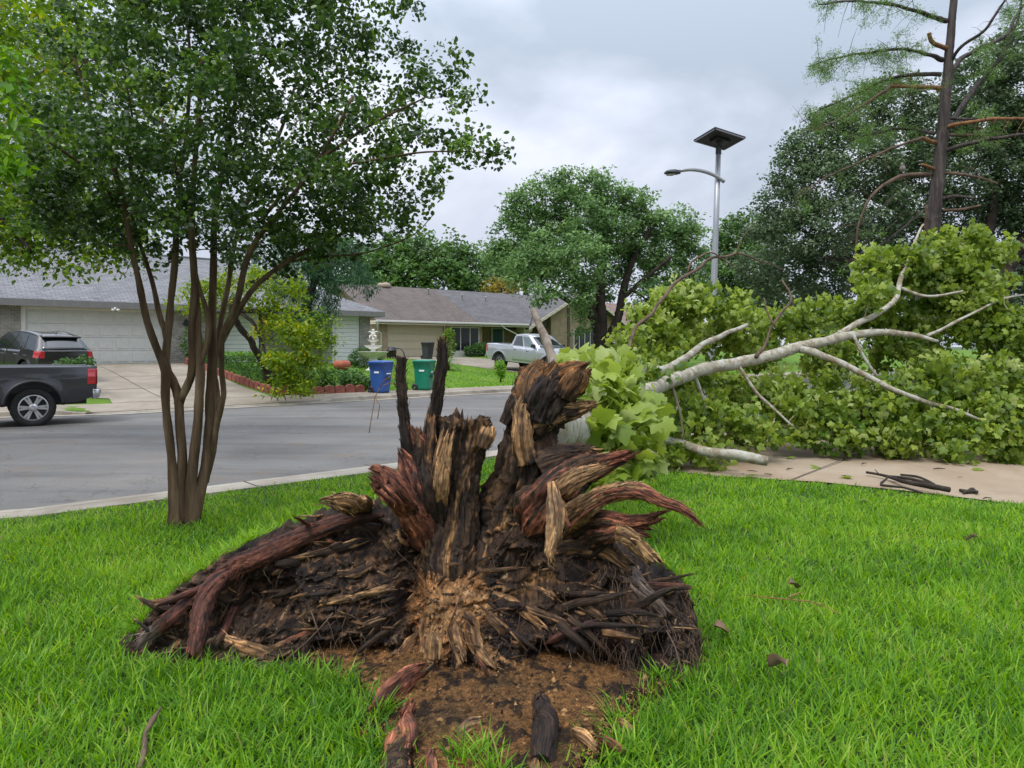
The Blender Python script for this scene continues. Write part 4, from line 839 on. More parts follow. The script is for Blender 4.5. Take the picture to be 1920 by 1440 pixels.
# ================================================================== leaves
LEAF = (np.array([(0, 0, 0), (.27, .42, .07), (0, 1, -.05), (-.27, .42, .07)]), np.array([(0, 1, 2), (0, 2, 3)]))
ROUND = (np.array([(0, 0, 0), (.30, .25, .05), (.33, .62, .06), (0, 1, -.04), (-.33, .62, .06), (-.30, .25, .05)]), np.array([(0, 1, 2), (0, 2, 3), (0, 3, 4), (0, 4, 5)]))
_o = [(0, .12), (.16, -.02), (.36, .02), (.52, .22), (.40, .30), (.60, .44), (.54, .60), (.34, .58), (.26, .66), (.20, .80), (0, 1.05)]
_o = _o + [(-x, y) for x, y in _o[-2:0:-1]]
_P = [(0, .36)] + _o
LOBED = (np.array([(x, y, -.55 * (x * x) - .25 * (y - .36) ** 2 + (.05 if i == 0 else 0) + (.04 if abs(x) > .5 else 0)) for i, (x, y) in enumerate(_P)]), np.array([(0, i, i % (len(_P) - 1) + 1) for i in range(1, len(_P))]))
SPRAY = None
def rot_mats(n, up=.5, droop=0., R_=None):
    g = R_ or rng
    nm = g.normal(size=(n, 3)); nm /= np.linalg.norm(nm, axis=1)[:, None]; nm[:, 2] = np.abs(nm[:, 2]) * (.6 if up else 1) + up; nm /= np.linalg.norm(nm, axis=1)[:, None]
    t = g.normal(size=(n, 3)); t[:, 2] -= droop; t -= nm * (t * nm).sum(1)[:, None]; t /= np.linalg.norm(t, axis=1)[:, None] + 1e-9
    b = np.cross(t, nm); return np.stack([b, t, nm], -1)
def leaves(name, P, size, mat, parent, tone, tpl=LEAF, up=.5, droop=0., var=.35, kind=None):
    T, Tf = tpl; n = len(P); S = size * (1 - var + 2 * var * rng.random(n)); M = rot_mats(n, up, droop)
    V = np.einsum('nij,kj->nki', M, T) * S[:, None, None] + P[:, None, :]
    Fc = (Tf[None] + (np.arange(n) * len(T))[:, None, None]).reshape(-1, Tf.shape[1])
    return np_mesh(name, V.reshape(-1, 3), [Fc], mat, parent, False, np.repeat(np.clip(tone, 0, 1), len(T)))
def ball(n, shell=.0):
    v = rng.normal(size=(n, 3)); v /= np.linalg.norm(v, axis=1)[:, None]; return v * (shell + (1 - shell) * rng.random(n)[:, None] ** (1 / 2.2))
def crown_points(lumps, per_m2, clump_r, per_clump, shell=.45, depth=1.0, flat=.75, tone_amp=.2):
    """lumps: (px, py, r_px, Y [, aspect]) ellipsoids. Returns clump centres, leaf points, tones"""
    cc = []
    for l in lumps:
        px, py, rp, Y = l[:4]; asp = l[4] if len(l) > 4 else 1; c = np.array(at(px, py, Y)); r_ = rp / F * Y
        n = max(3, int(per_m2 * 4 * r_ * r_)); q = ball(n, shell) * (r_, r_ * depth, r_ * asp); cc.append(c + q)
    cc = np.concatenate(cc); m = len(cc)
    ct = rng.normal(size=m) * tone_amp
    k = np.maximum(2, (per_clump * (.5 + rng.random(m)))).astype(int); idx = np.repeat(np.arange(m), k)
    cr = clump_r * (.65 + .7 * rng.random(m)); ax_ = rng.normal(size=(m, 3)) * (1, 1, .7); ax_ /= np.linalg.norm(ax_, axis=1)[:, None]; lo = ball(len(idx)) * cr[idx][:, None] * (1, 1, flat) * .85
    lo = lo + ax_[idx] * (lo * ax_[idx]).sum(1)[:, None] * .9; P = cc[idx] + lo
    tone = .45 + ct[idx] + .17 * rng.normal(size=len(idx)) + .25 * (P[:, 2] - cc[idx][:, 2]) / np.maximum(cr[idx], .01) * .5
    return cc, P, np.clip(tone, .0, .97)
def attach(mb, nodes, nrad, targets, r_tip, base, sag=.1, seg=5, rmax=.05, ratio=.72, wob=.12, reach=2.5):
    """join every clump to the nearest wood already there, nearest clumps first"""
    N = [np.array(p) for p in nodes]; Rn = list(nrad); base = np.array(base)
    order = np.argsort(np.linalg.norm(targets - base, axis=1)); arr = np.array(N)
    for i in order:
        c = targets[i]; d = np.linalg.norm(arr - c, axis=1); pen = np.where(np.linalg.norm(arr - base, axis=1) > np.linalg.norm(c - base) + .1, 1.0, 0)
        j = int(np.argmin(d + pen)); p = arr[j]; L = d[j]
        if L > reach: continue
        r0 = min(Rn[j] * ratio, rmax, r_tip * (1 + 2.2 * L)); pts = []
        off = rng.normal(size=3) * L * wob; off[2] += sag * L
        for t in (0, .3, .65, 1): pts.append(p + (c - p) * t + off * 4 * t * (1 - t) * .5)
        rr = [r0, r0 * .85, r0 * .6, max(r_tip * .5, r0 * .3)]
        mb.tube(pts, rr, seg, False)
        arr = np.vstack([arr, pts[1:]]); Rn += rr[1:]
POLYK = [1.0]
def polytube(mb, path, seg=10, n=None, wob=0., cap=True):
    """path: (px,py,Y,r_px)"""
    W = np.array([(*at(a, b, c), d * POLYK[0] / F * c) for a, b, c, d in path]); L = np.linalg.norm(np.diff(W[:, :3], axis=0), axis=1).sum(); n = n or max(6, int(L / .09)); Q = catmull(W, n)
    if wob:
        k = np.c_[np.linspace(0, L * 2.2, n), np.full(n, path[0][0] * .37), np.zeros(n)]; Q[:, :3] += np.c_[pn(k), pn(k + 30), pn(k + 60)] * wob
        Q[:, 3] *= 1 + .18 * pn(k * 3 + 9)
    mb.tube([Vector(q[:3]) for q in Q], list(np.maximum(Q[:, 3], .002)), seg, cap); return Q[:, :3], Q[:, 3]

# ================================================================== SYCAMORE trunk, branches, crown
mb = MB(); nodes, nrad = [], []; POLYK[0] = .74
def limb(name, path, parent, mat='sycamore_bark', wob=.03, seg=14):
    m = MB(); q, r_ = polytube(m, path, seg, None, wob); nodes.extend(q); nrad.extend(r_)
    return m.build(name, MAT[mat], parent, True)
TRUNK = limb('trunk', [(1010, 800, 4.35, 80), (1050, 806, 4.9, 62), (1100, 795, 5.8, 50), (1150, 765, 7.0, 36), (1205, 738, 8.2, 20), (1262, 712, 9.2, 17.5), (1330, 690, 9.9, 16), (1400, 676, 10.3, 15), (1480, 658, 10.6, 14), (1560, 636, 10.7, 12), (1640, 623, 10.8, 9), (1710, 628, 10.8, 7), (1760, 640, 10.7, 4)], TREE)
br = lambda path, **k: limb('branch', path, TRUNK, **k)
br([(1500, 655, 10.6, 10), (1545, 668, 10.5, 9), (1620, 702, 10.3, 7.5), (1700, 742, 10.1, 6), (1790, 768, 10.0, 4.5), (1850, 790, 9.9, 3)])
br([(1160, 720, 8.0, 18), (1200, 700, 8.6, 12), (1252, 690, 9.3, 10), (1330, 640, 10.2, 7), (1400, 610, 10.8, 5)])
br([(1560, 634, 10.7, 9), (1610, 606, 10.9, 8), (1640, 590, 11, 7), (1680, 560, 11.2, 6.5), (1690, 520, 11.4, 6), (1712, 490, 11.6, 5)])
br([(1690, 540, 11.3, 4.5), (1745, 555, 11.2, 3.5), (1806, 546, 11.1, 3)]); br([(1700, 500, 11.5, 3.5), (1720, 440, 11.8, 3), (1732, 420, 12, 2)])
br([(1712, 490, 11.6, 4), (1760, 466, 11.8, 3), (1830, 450, 12, 2)]); br([(1740, 630, 10.8, 4.5), (1800, 600, 11, 3.5), (1870, 565, 11, 3), (1940, 548, 11, 2)])
br([(1380, 680, 10.2, 4.5), (1420, 740, 10.1, 4), (1490, 800, 9.9, 2.5)]); br([(1600, 626, 10.7, 4.5), (1640, 700, 10.6, 3.6), (1740, 800, 10.3, 2)]); br([(1300, 700, 9.6, 5), (1322, 760, 9.7, 4), (1350, 815, 9.6, 2.5)])
br([(1420, 670, 10.3, 5), (1450, 620, 10.6, 3), (1478, 560, 10.9, 3), (1470, 522, 11, 2)], mat='dead_branch', wob=.08); br([(1452, 612, 10.6, 2.5), (1440, 590, 10.7, 2), (1432, 560, 10.8, 1.4)], mat='dead_branch')
br([(1120, 720, 7.2, 12), (1150, 690, 7.6, 7), (1172, 660, 8.0, 4.5), (1195, 620, 8.4, 4.5), (1240, 560, 9, 4.3), (1300, 505, 9.6, 4), (1345, 482, 10, 3.3), (1395, 477, 10.3, 2.4), (1440, 492, 10.6, 1.6), (1476, 510, 10.8, 1)], mat='dead_branch', wob=.05, seg=9)
br([(1290, 515, 9.5, 3), (1300, 490, 9.6, 2.6), (1330, 472, 9.8, 2), (1350, 484, 10, 1.6), (1385, 510, 10, 1)], mat='dead_branch', wob=.04, seg=7); br([(1380, 478, 10.2, 2), (1388, 450, 10.3, 1.4), (1410, 420, 10.4, .8)], mat='dead_branch', seg=6)
br([(1085, 790, 5.6, 16), (1055, 720, 6.1, 15), (1035, 670, 6.5, 13), (1018, 625, 6.8, 10.5), (1000, 582, 7.1, 7)], mat='grey_limb', wob=.02)
# crown
L1 = [(1215, 600, 42, 11), (1260, 575, 38, 11.2), (1300, 575, 42, 11.2), (1250, 640, 50, 10.8), (1330, 620, 52, 11), (1400, 600, 46, 11.3), (1410, 650, 55, 11), (1450, 610, 40, 11.5), (1500, 610, 52, 11.5), (1570, 600, 55, 11.5), (1640, 590, 50, 11.5),
      (1650, 530, 45, 11.7), (1690, 500, 48, 11.8), (1740, 500, 50, 11.8), (1800, 480, 52, 11.9), (1850, 500, 42, 11.9), (1820, 560, 60, 11.6), (1750, 590, 65, 11.4), (1860, 610, 60, 11.3), (1920, 640, 60, 11.2), (1690, 650, 60, 11.2), (1560, 670, 60, 11), (1990, 660, 70, 11), (2060, 700, 80, 11),
      (1225, 690, 45, 10.4), (1290, 730, 55, 10), (1270, 790, 50, 9.6), (1330, 790, 60, 9.8), (1390, 740, 60, 10.2), (1400, 805, 45, 9.8), (1470, 740, 60, 10.6), (1490, 800, 45, 10.2), (1560, 760, 65, 10.6), (1570, 815, 42, 10.2), (1650, 750, 65, 10.5), (1670, 815, 50, 10.1),
      (1750, 740, 70, 10.5), (1760, 815, 50, 10), (1840, 720, 65, 10.7), (1850, 800, 60, 10), (1920, 790, 65, 10), (1910, 730, 50, 10.6), (1260, 845, 38, 9.3), (1330, 850, 28, 9.2), (1690, 842, 26, 9.9), (1790, 845, 30, 9.7), (1900, 845, 35, 9.7), (1990, 800, 80, 10), (2080, 800, 80, 10), (1180, 640, 30, 10.5), (1160, 700, 32, 9.5), (1215, 700, 20, 8.7), (1640, 560, 24, 10.8), (1280, 545, 24, 11.3), (1230, 570, 20, 11), (1390, 560, 20, 11.4), (1640, 490, 18, 11.8), (1760, 455, 22, 12), (1830, 455, 24, 12), (1875, 470, 18, 12), (1330, 570, 22, 11.3)]
tr_y = lambda x: float(np.interp(x, [1200, 1262, 1330, 1480, 1640, 1760], [740, 712, 690, 658, 623, 640]))
L1 = [(a, b, c * .92, d + (.75 if 1225 < a < 1760 and abs(b - tr_y(a)) < 75 and c > 28 else 0)) for a, b, c, d in L1]
cc, P, tone = crown_points(L1, 36, .2, 31, .15, 1.15, .8, .24); k = P[:, 2] > .03; P, tone = P[k], tone[k]
sel = cc[cc[:, 2] > .1]; tw = MB(); attach(tw, nodes, nrad, sel[rng.random(len(sel)) < .8], .006, at(1100, 795, 5.8), -.1, 4, .02, .7, .25, 1.6); tw.build('twigs', MAT['grey_limb'], TRUNK, True, fix=False)['kind'] = 'stuff'
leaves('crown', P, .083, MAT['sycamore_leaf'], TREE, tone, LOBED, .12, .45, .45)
L2 = [(1120, 735, 42, 5.6), (1165, 760, 48, 5.7), (1185, 810, 45, 5.6), (1150, 810, 48, 5.5), (1120, 780, 34, 5.3), (1195, 855, 32, 5.6), (1160, 870, 36, 5.5), (1125, 700, 34, 5.9), (1085, 692, 20, 6.2), (1105, 678, 24, 6.6), (1165, 690, 32, 6.3), (1130, 900, 26, 5.2), (1100, 895, 20, 5.0), (1205, 790, 28, 5.9), (1195, 735, 26, 6.2), (1060, 690, 18, 6.4), (1135, 676, 20, 7), (1076, 672, 12, 6.8)]
cc, P, tone = crown_points(L2, 60, .15, 12, .3, .9, .8, .14); k = P[:, 2] > .04; P, tone = P[k], np.clip(tone[k] + .2, 0, .97)
tw = MB(); attach(tw, nodes, nrad, cc[::2], .004, at(1100, 795, 5.8), .1, 4, .012, .5, .2, 1.2); tw.build('twigs', MAT['dead_branch'], TRUNK, True, fix=False)['kind'] = 'stuff'
leaves('leaf_spray', P, .135, MAT['sycamore_leaf'], TREE, tone, LOBED, .25, 1.1, .3)
POLYK[0] = 1.0
# pale sappy scar wood on the trunk base seen between the roots
# ================================================================== TREES AND PLANTS
def make_tree(name, label, cat, base, trunks, lumps, leaf, lsize, bark='dark_bark', per_m2=6, clump_r=.4, per_clump=14, tpl=LEAF, shell=.45, depth=1.0, r_tip=.012, reach=6, up=.5, droop=0., flat=.75, group=None, frac=1.0, rmax=.12, ta=.2, keep=None):
    """trunks: list of photo-pixel paths (px, py, Y, r_px); lumps as crown_points. Parts: trunk, crown"""
    T_ = empty(name, label, cat, base, 0, group); m = MB(); nd, nr = [], []
    for p in trunks:
        q, r_ = polytube(m, p, 10, None, .05); nd.extend(q); nr.extend(r_)
    cc, P, tone = crown_points(lumps, per_m2, clump_r, per_clump, shell, depth, flat, ta)
    if keep is not None: k = keep(P); P, tone = P[k], tone[k]
    sel = cc[rng.random(len(cc)) < frac]; attach(m, nd, nr, sel, r_tip, nd[0], .05, 5, rmax, .75, .12, reach)
    bv = Vector(base)
    t = m.build('trunk', MAT[bark], T_, True, fix=False); t.location = -bv
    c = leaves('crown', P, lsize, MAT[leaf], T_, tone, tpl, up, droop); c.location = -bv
    return T_
# ---- crape myrtle, hero tree on the lawn
Ym = 6.38
MY = empty('crape_myrtle', 'multi-stemmed crape myrtle with smooth brown trunks and dark green crown on the front lawn', 'tree', gz(346, Ym))
MY['label'] = 'crape myrtle with many smooth brown stems rising from the front lawn'
mb = MB(); nd, nr = [], []
bY = lambda P, ys: [(x, y, yy, r_) for (x, y, r_), yy in zip(P, np.interp(np.linspace(0, 1, len(P)), np.linspace(0, 1, len(ys)), ys))]
stems = [
 ([(332, 990, 30), (331, 960, 21), (327, 920, 18), (322, 860, 14), (314, 790, 13), (311, 740, 13), (310, 697, 12.5), (297, 660, 12), (273, 593, 10.5), (257, 513, 9.5), (240, 430, 8.5), (228, 370, 8), (205, 290, 7), (170, 200, 5), (140, 110, 4)], [6.36, 6.3, 5.9]),
 ([(338, 985, 22), (340, 930, 17), (341, 860, 14), (337, 790, 14), (334, 745, 14), (322, 710, 12.5), (313, 690, 12), (312, 655, 12), (318, 600, 11), (326, 513, 10), (331, 430, 9), (338, 340, 7.5), (350, 240, 6), (356, 120, 5), (350, 20, 3.5)], [6.36, 6.42, 6.6]),
 ([(313, 655, 8), (308, 620, 8), (298, 590, 8), (283, 520, 7), (260, 447, 6.5), (247, 397, 6), (245, 330, 5), (250, 240, 4), (230, 120, 3)], [6.42, 6.6]),
 ([(336, 760, 12), (343, 735, 12.5), (355, 710, 12), (360, 680, 12), (362, 600, 11.5), (363, 513, 10.5), (360, 430, 9.5), (362, 340, 8), (372, 230, 7), (378, 100, 5)], [6.4, 6.3, 6.1]),
 ([(352, 990, 28), (357, 950, 21), (360, 900, 17), (366, 840, 15), (374, 770, 14), (375, 700, 14), (370, 640, 13), (366, 560, 12), (362, 470, 9), (352, 400, 7), (330, 320, 6), (300, 220, 5)], [6.4, 6.35, 6.3]),
 ([(362, 990, 20), (372, 940, 19), (384, 880, 17), (391, 820, 15), (395, 747, 14), (397, 647, 13), (399, 560, 12), (401, 470, 10.5), (403, 400, 9), (420, 310, 7.5), (440, 200, 6), (450, 60, 4)], [6.4, 6.5, 6.8]),
 ([(372, 700, 8), (385, 660, 9), (392, 620, 9), (388, 580, 8), (375, 540, 6), (366, 500, 5)], [6.35, 6.3]),
 ([(385, 900, 10), (397, 853, 9.5), (405, 805, 9), (417, 760, 9.5), (420, 735, 9), (414, 697, 9), (415, 640, 10), (421, 618, 10), (438, 585, 10), (452, 540, 10), (463, 490, 9.5), (480, 450, 8), (520, 400, 7), (570, 340, 6), (620, 260, 5), (660, 180, 4)], [6.5, 6.2, 5.7]),
 ([(412, 650, 9), (425, 622, 10), (447, 587, 9.5), (478, 540, 9), (520, 503, 8), (570, 472, 7), (620, 450, 5.5), (680, 420, 4.5), (740, 400, 3.5)], [6.4, 6.3, 6.6]),
 ([(388, 905, 8), (398, 855, 7), (405, 800, 6), (408, 740, 7), (402, 690, 7), (410, 620, 8), (428, 540, 8), (440, 460, 7), (470, 360, 6), (520, 260, 5), (560, 140, 4)], [6.5, 6.9, 7.3])]
POLYK[0] = .60
for P_, ys in stems:
    q, r_ = polytube(mb, bY(P_, ys), 14, None, .012); nd.extend(q); nr.extend(r_)
for P_, ys in (([(231, 400, 6), (190, 340, 5), (130, 290, 4), (60, 250, 3)], [6.2, 5.6]), ([(480, 420, 6), (560, 330, 6), (640, 270, 5), (720, 220, 4), (800, 180, 2.5)], [6.1, 5.9]), ([(540, 490, 5), (620, 480, 4), (700, 470, 3), (780, 440, 2), (815, 400, 1.2)], [6.4, 6.6]), ([(600, 320, 5), (700, 300, 4), (800, 285, 3), (880, 285, 2), (935, 290, 1)], [5.8, 5.7])):
    q, r_ = polytube(mb, bY(P_, ys), 8, None, .02); nd.extend(q); nr.extend(r_)
Lm = [(150, 110, 80, 6.2), (130, 250, 90, 5.7), (90, 320, 60, 5.9), (150, 350, 95, 6.2), (230, 30, 110, 6.6), (260, 170, 120, 5.6), (250, 320, 110, 6.0), (340, 60, 120, 6.0), (400, 200, 120, 6.9), (360, 330, 110, 5.6), (450, 30, 115, 6.6), (510, 130, 110, 5.8), (520, 260, 115, 6.6), (470, 370, 110, 6.0), (600, 40, 100, 6.2), (640, 150, 100, 6.6), (640, 280, 100, 5.8), (590, 380, 100, 6.6),
      (690, 370, 85, 6.0), (720, 230, 90, 6.2), (780, 160, 62, 6.0), (790, 290, 65, 5.9), (850, 265, 45, 5.8), (730, 60, 60, 6.4), (840, 120, 36, 6.1), (895, 280, 28, 5.7, .5), (925, 284, 14, 5.7, .7), (880, 195, 24, 5.9, .5), (570, 440, 65, 6.2), (480, 455, 60, 6.4), (660, 430, 60, 6.5), (750, 400, 45, 6.3), (400, 440, 60, 6.8), (310, 420, 65, 6.5), (220, 400, 60, 6.3), (550, 480, 40, 6.5), (620, 475, 35, 6.6), (800, 350, 24, 6.2), (770, 20, 28, 6.3), (300, -80, 150, 6.2), (520, -80, 140, 6.2), (640, -60, 90, 6.4), (120, 400, 62, 6.0), (200, 450, 46, 6.2), (285, 465, 46, 6.4), (60, 380, 55, 5.9), (420, 120, 70, 5.2), (200, 230, 60, 5.1), (600, 330, 50, 5.2)]
POLYK[0] = 1.0
cc, P, tone = crown_points(Lm, 42, .14, 42, .38, 1.15, .7, .22)
attach(mb, nd, nr, cc[rng.random(len(cc)) < .5], .0035, nd[0], .02, 4, .022, .7, .18, 1.6)
bv = gz(346, Ym)
o = mb.build('trunk', MAT['myrtle_bark'], MY, True, fix=False); o.location = -bv
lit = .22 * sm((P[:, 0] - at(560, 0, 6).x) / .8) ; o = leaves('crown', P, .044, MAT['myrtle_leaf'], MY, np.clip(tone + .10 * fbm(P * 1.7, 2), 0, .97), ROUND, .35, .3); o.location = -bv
# ---- young bright tree whose leaves hang in at the left edge
make_tree('young_tree', 'bright yellow-green leafy tree reaching in at the far left edge', 'tree', (-4.6, 4.9, 0), [[(-290, 990, 4.9, 22), (-270, 700, 4.9, 20), (-230, 400, 4.9, 17), (-140, 200, 4.85, 10), (-60, 100, 4.8, 6)], [(-230, 400, 4.9, 10), (-120, 330, 4.8, 6), (-30, 280, 4.75, 3)]],
          [(5, 110, 32, 4.75), (15, 170, 36, 4.7), (18, 235, 36, 4.7), (12, 290, 32, 4.7), (22, 320, 18, 4.7), (-60, 160, 70, 4.7), (-60, 300, 60, 4.7), (-150, 220, 90, 4.8), (-230, 180, 100, 4.9)], 'near_leaf', .075, 'myrtle_bark', 60, .09, 14, LEAF, .3, 1, .003, 1.5, .2, .9)
# ---- spreading elm over the street at the left, behind the myrtle
make_tree('spreading_elm', 'spreading elm with yellow-green leaves and dark limbs leaning over the street behind the myrtle', 'tree', gz(-420, 11.0), [[(-420, 850, 11, 42), (-400, 640, 11, 34), (-330, 480, 11, 28), (-200, 400, 11, 20), (-60, 378, 11, 14), (40, 383, 10.9, 11), (110, 388, 10.8, 8), (170, 395, 10.7, 5)], [(-60, 378, 11, 10), (-10, 400, 10.6, 8), (30, 440, 10.3, 5), (60, 470, 10.2, 3)], [(-200, 400, 11, 12), (-60, 250, 11, 9), (60, 150, 11, 6), (160, 110, 11, 4)], [(110, 388, 10.8, 5), (60, 440, 10.6, 3), (80, 420, 10.4, 2)]],
          [(30, 350, 60, 11), (100, 360, 55, 11), (170, 380, 55, 11), (40, 430, 55, 10.5), (110, 450, 52, 10.6), (170, 460, 42, 10.7), (60, 490, 30, 10.4, .6), (120, 505, 26, 10.4, .5), (20, 480, 30, 10.6), (230, 440, 40, 11), (90, 250, 70, 11.5), (190, 270, 70, 11.5), (60, 130, 90, 10), (20, 200, 70, 8.5), (60, 60, 80, 8.5), (90, 280, 60, 8.5), (180, 130, 80, 11.5), (60, 20, 80, 11.5), (200, 20, 80, 11.5), (-80, 300, 120, 11.5), (-80, 100, 120, 11.5), (-250, 250, 130, 11), (290, 300, 55, 11.6), (280, 180, 60, 11.6), (250, 470, 40, 11), (205, 425, 50, 11), (140, 405, 55, 10.8), (60, 400, 60, 10.8), (-20, 440, 60, 10.6)], 'elm_leaf', .095, 'dark_bark', 26, .30, 30, LEAF, .4, 1.0, .006, 3, .4, .3)
# ---- lime tree drooping over the bed across the street
g0 = us(9.6, 23.5, .12)
make_tree('lime_green_tree', 'small lime-yellow tree drooping over the clipped hedge across the street', 'tree', g0, [[(505, 732, 24, 8), (495, 685, 23.6, 7), (470, 640, 23, 6.5), (445, 605, 22.6, 6), (436, 570, 22.4, 5.5), (470, 530, 22.2, 4), (520, 520, 22, 3)], [(436, 585, 22.4, 5), (470, 583, 22, 4), (520, 590, 21.6, 3), (560, 640, 21.3, 2)], [(436, 580, 22.4, 4), (470, 600, 22, 3.4), (490, 640, 21.7, 2.6), (510, 690, 21.5, 2)]],
          [(480, 540, 42, 22), (530, 560, 34, 22), (550, 540, 26, 22.3), (430, 540, 36, 23), (510, 610, 36, 21.8), (560, 610, 38, 21.6), (600, 620, 32, 21.6), (545, 660, 45, 21.4), (595, 665, 34, 21.4), (520, 690, 32, 21.4), (565, 705, 34, 21.2), (520, 725, 18, 21.2), (508, 738, 14, 21.1), (560, 735, 18, 21.1), (580, 730, 14, 21.1), (400, 560, 35, 23), (360, 560, 35, 23), (620, 640, 16, 21.5)], 'lime_leaf', .125, 'dark_bark', 13, .32, 34, LEAF, .35, 1, .008, 3, .4, .6, keep=lambda P: P[:, 2] > .1)
# ---- feathery blue-green tree in front of the grey-roofed house
make_tree('feathery_tree', 'feathery blue-green tree hanging in front of the grey-roofed house', 'tree', us(14.3, 28, .6), [[(566, 690, 27, 9), (570, 620, 27, 8), (580, 560, 27, 7), (600, 510, 27, 5), (640, 490, 26.5, 3)], [(580, 560, 27, 5), (550, 530, 27, 4), (520, 500, 27, 3)]],
          [(570, 510, 45, 27), (610, 500, 40, 27), (650, 505, 36, 26.5), (675, 525, 26, 26), (690, 540, 14, 26), (600, 550, 36, 27), (560, 570, 36, 27.3), (620, 570, 20, 27), (585, 610, 26, 27), (530, 520, 40, 27.5), (500, 480, 45, 27.5), (560, 470, 45, 27.2), (620, 460, 40, 27), (665, 480, 30, 26.5)], 'feather_leaf', .17, 'dark_bark', 12, .36, 34, (LEAF[0] * (.38, 1.25, .6), LEAF[1]), .4, 1, .01, 3, .1, 1.5)
# ---- trees behind the houses
make_tree('round_tree', 'round dark green tree rising behind the brown-roofed house', 'tree', (-9, 78, .9), [[(800, 650, 78, 9), (800, 560, 78, 8), (805, 500, 78, 5)]],
          [(700, 510, 40, 77), (740, 490, 46, 78), (790, 480, 42, 78), (835, 478, 40, 78), (870, 500, 38, 78), (895, 530, 30, 78), (830, 530, 45, 76), (770, 530, 45, 76), (720, 540, 40, 76), (880, 545, 30, 76), (690, 540, 40, 77), (640, 500, 50, 79)], 'wood_leaf', .5, 'dark_bark', 2.2, 1.2, 34, LEAF, .55, .8, .06, 14)
make_tree('golden_tree', 'small golden-yellow tree peeking over the dark roof ridge', 'tree', (-1.5, 74, .9), [[(935, 650, 74, 4), (935, 550, 74, 3)]], [(925, 540, 18, 74), (945, 535, 18, 74), (962, 545, 14, 74), (935, 550, 22, 73)], 'gold_leaf', .32, 'dark_bark', 4, .7, 22, LEAF, .4, .8, .04, 9)
make_tree('pale_tree', 'pale green tree between the golden tree and the broad ash', 'tree', (1.5, 82, .9), [[(985, 650, 82, 6), (985, 500, 82, 4)]], [(930, 500, 26, 82), (960, 490, 36, 82), (1000, 480, 40, 82), (950, 520, 30, 81), (915, 490, 16, 82)], 'ash_leaf', .45, 'dark_bark', 2.4, 1.1, 30, LEAF, .4, .8, .05, 12)
# ---- broad ash in front of the far house
Ya = 43
make_tree('ash_tree', 'broad green ash with a forked dark trunk before the tan brick house', 'tree', gz(1128, Ya), [[(1124, 672, Ya, 14), (1124, 640, Ya, 11), (1116, 600, Ya, 10), (1098, 560, Ya, 8), (1075, 510, Ya, 6), (1060, 450, Ya, 4), (1040, 400, Ya, 3)], [(1126, 660, Ya, 11), (1128, 610, Ya, 11), (1126, 560, Ya, 9), (1128, 500, Ya, 7), (1135, 440, Ya, 5), (1130, 380, Ya, 3)], [(1130, 665, Ya, 10), (1145, 630, Ya, 9), (1160, 590, Ya, 8), (1170, 540, Ya, 7), (1190, 480, Ya, 5), (1220, 430, Ya, 4)], [(1166, 560, Ya, 5), (1200, 530, Ya, 4), (1260, 480, Ya, 3)], [(1116, 600, Ya, 6), (1080, 575, Ya - 1, 5), (1030, 540, Ya - 2, 3)]],
          [(975, 410, 32, Ya), (990, 375, 34, Ya), (1035, 360, 36, Ya), (1075, 350, 34, Ya), (1115, 350, 32, Ya), (1150, 375, 32, Ya), (1185, 375, 30, Ya), (1210, 395, 26, Ya), (960, 450, 34, Ya), (950, 490, 32, Ya), (980, 510, 36, Ya - 2), (1010, 545, 28, Ya - 3), (1040, 430, 55, Ya + 1), (1100, 420, 55, Ya - 1), (1160, 430, 50, Ya), (1020, 490, 50, Ya - 2), (1090, 490, 50, Ya - 3), (1150, 490, 45, Ya + 1), (1075, 545, 34, Ya - 3), (1085, 590, 16, Ya - 2), (1090, 620, 12, Ya - 1), (1200, 460, 45, Ya + 1), (1245, 425, 30, Ya + 1), (1280, 420, 30, Ya + 2), (1300, 450, 28, Ya + 2), (1260, 470, 40, Ya + 2), (1300, 500, 30, Ya + 2), (1230, 510, 36, Ya + 1), (1270, 540, 34, Ya + 1), (1210, 550, 26, Ya), (1130, 540, 24, Ya + 1), (1310, 545, 22, Ya + 2), (930, 470, 18, Ya)], 'ash_leaf', .235, 'dark_bark', 6, .6, 44, LEAF, .4, .85, .03, 7, .5, .2, .7, None, .6)
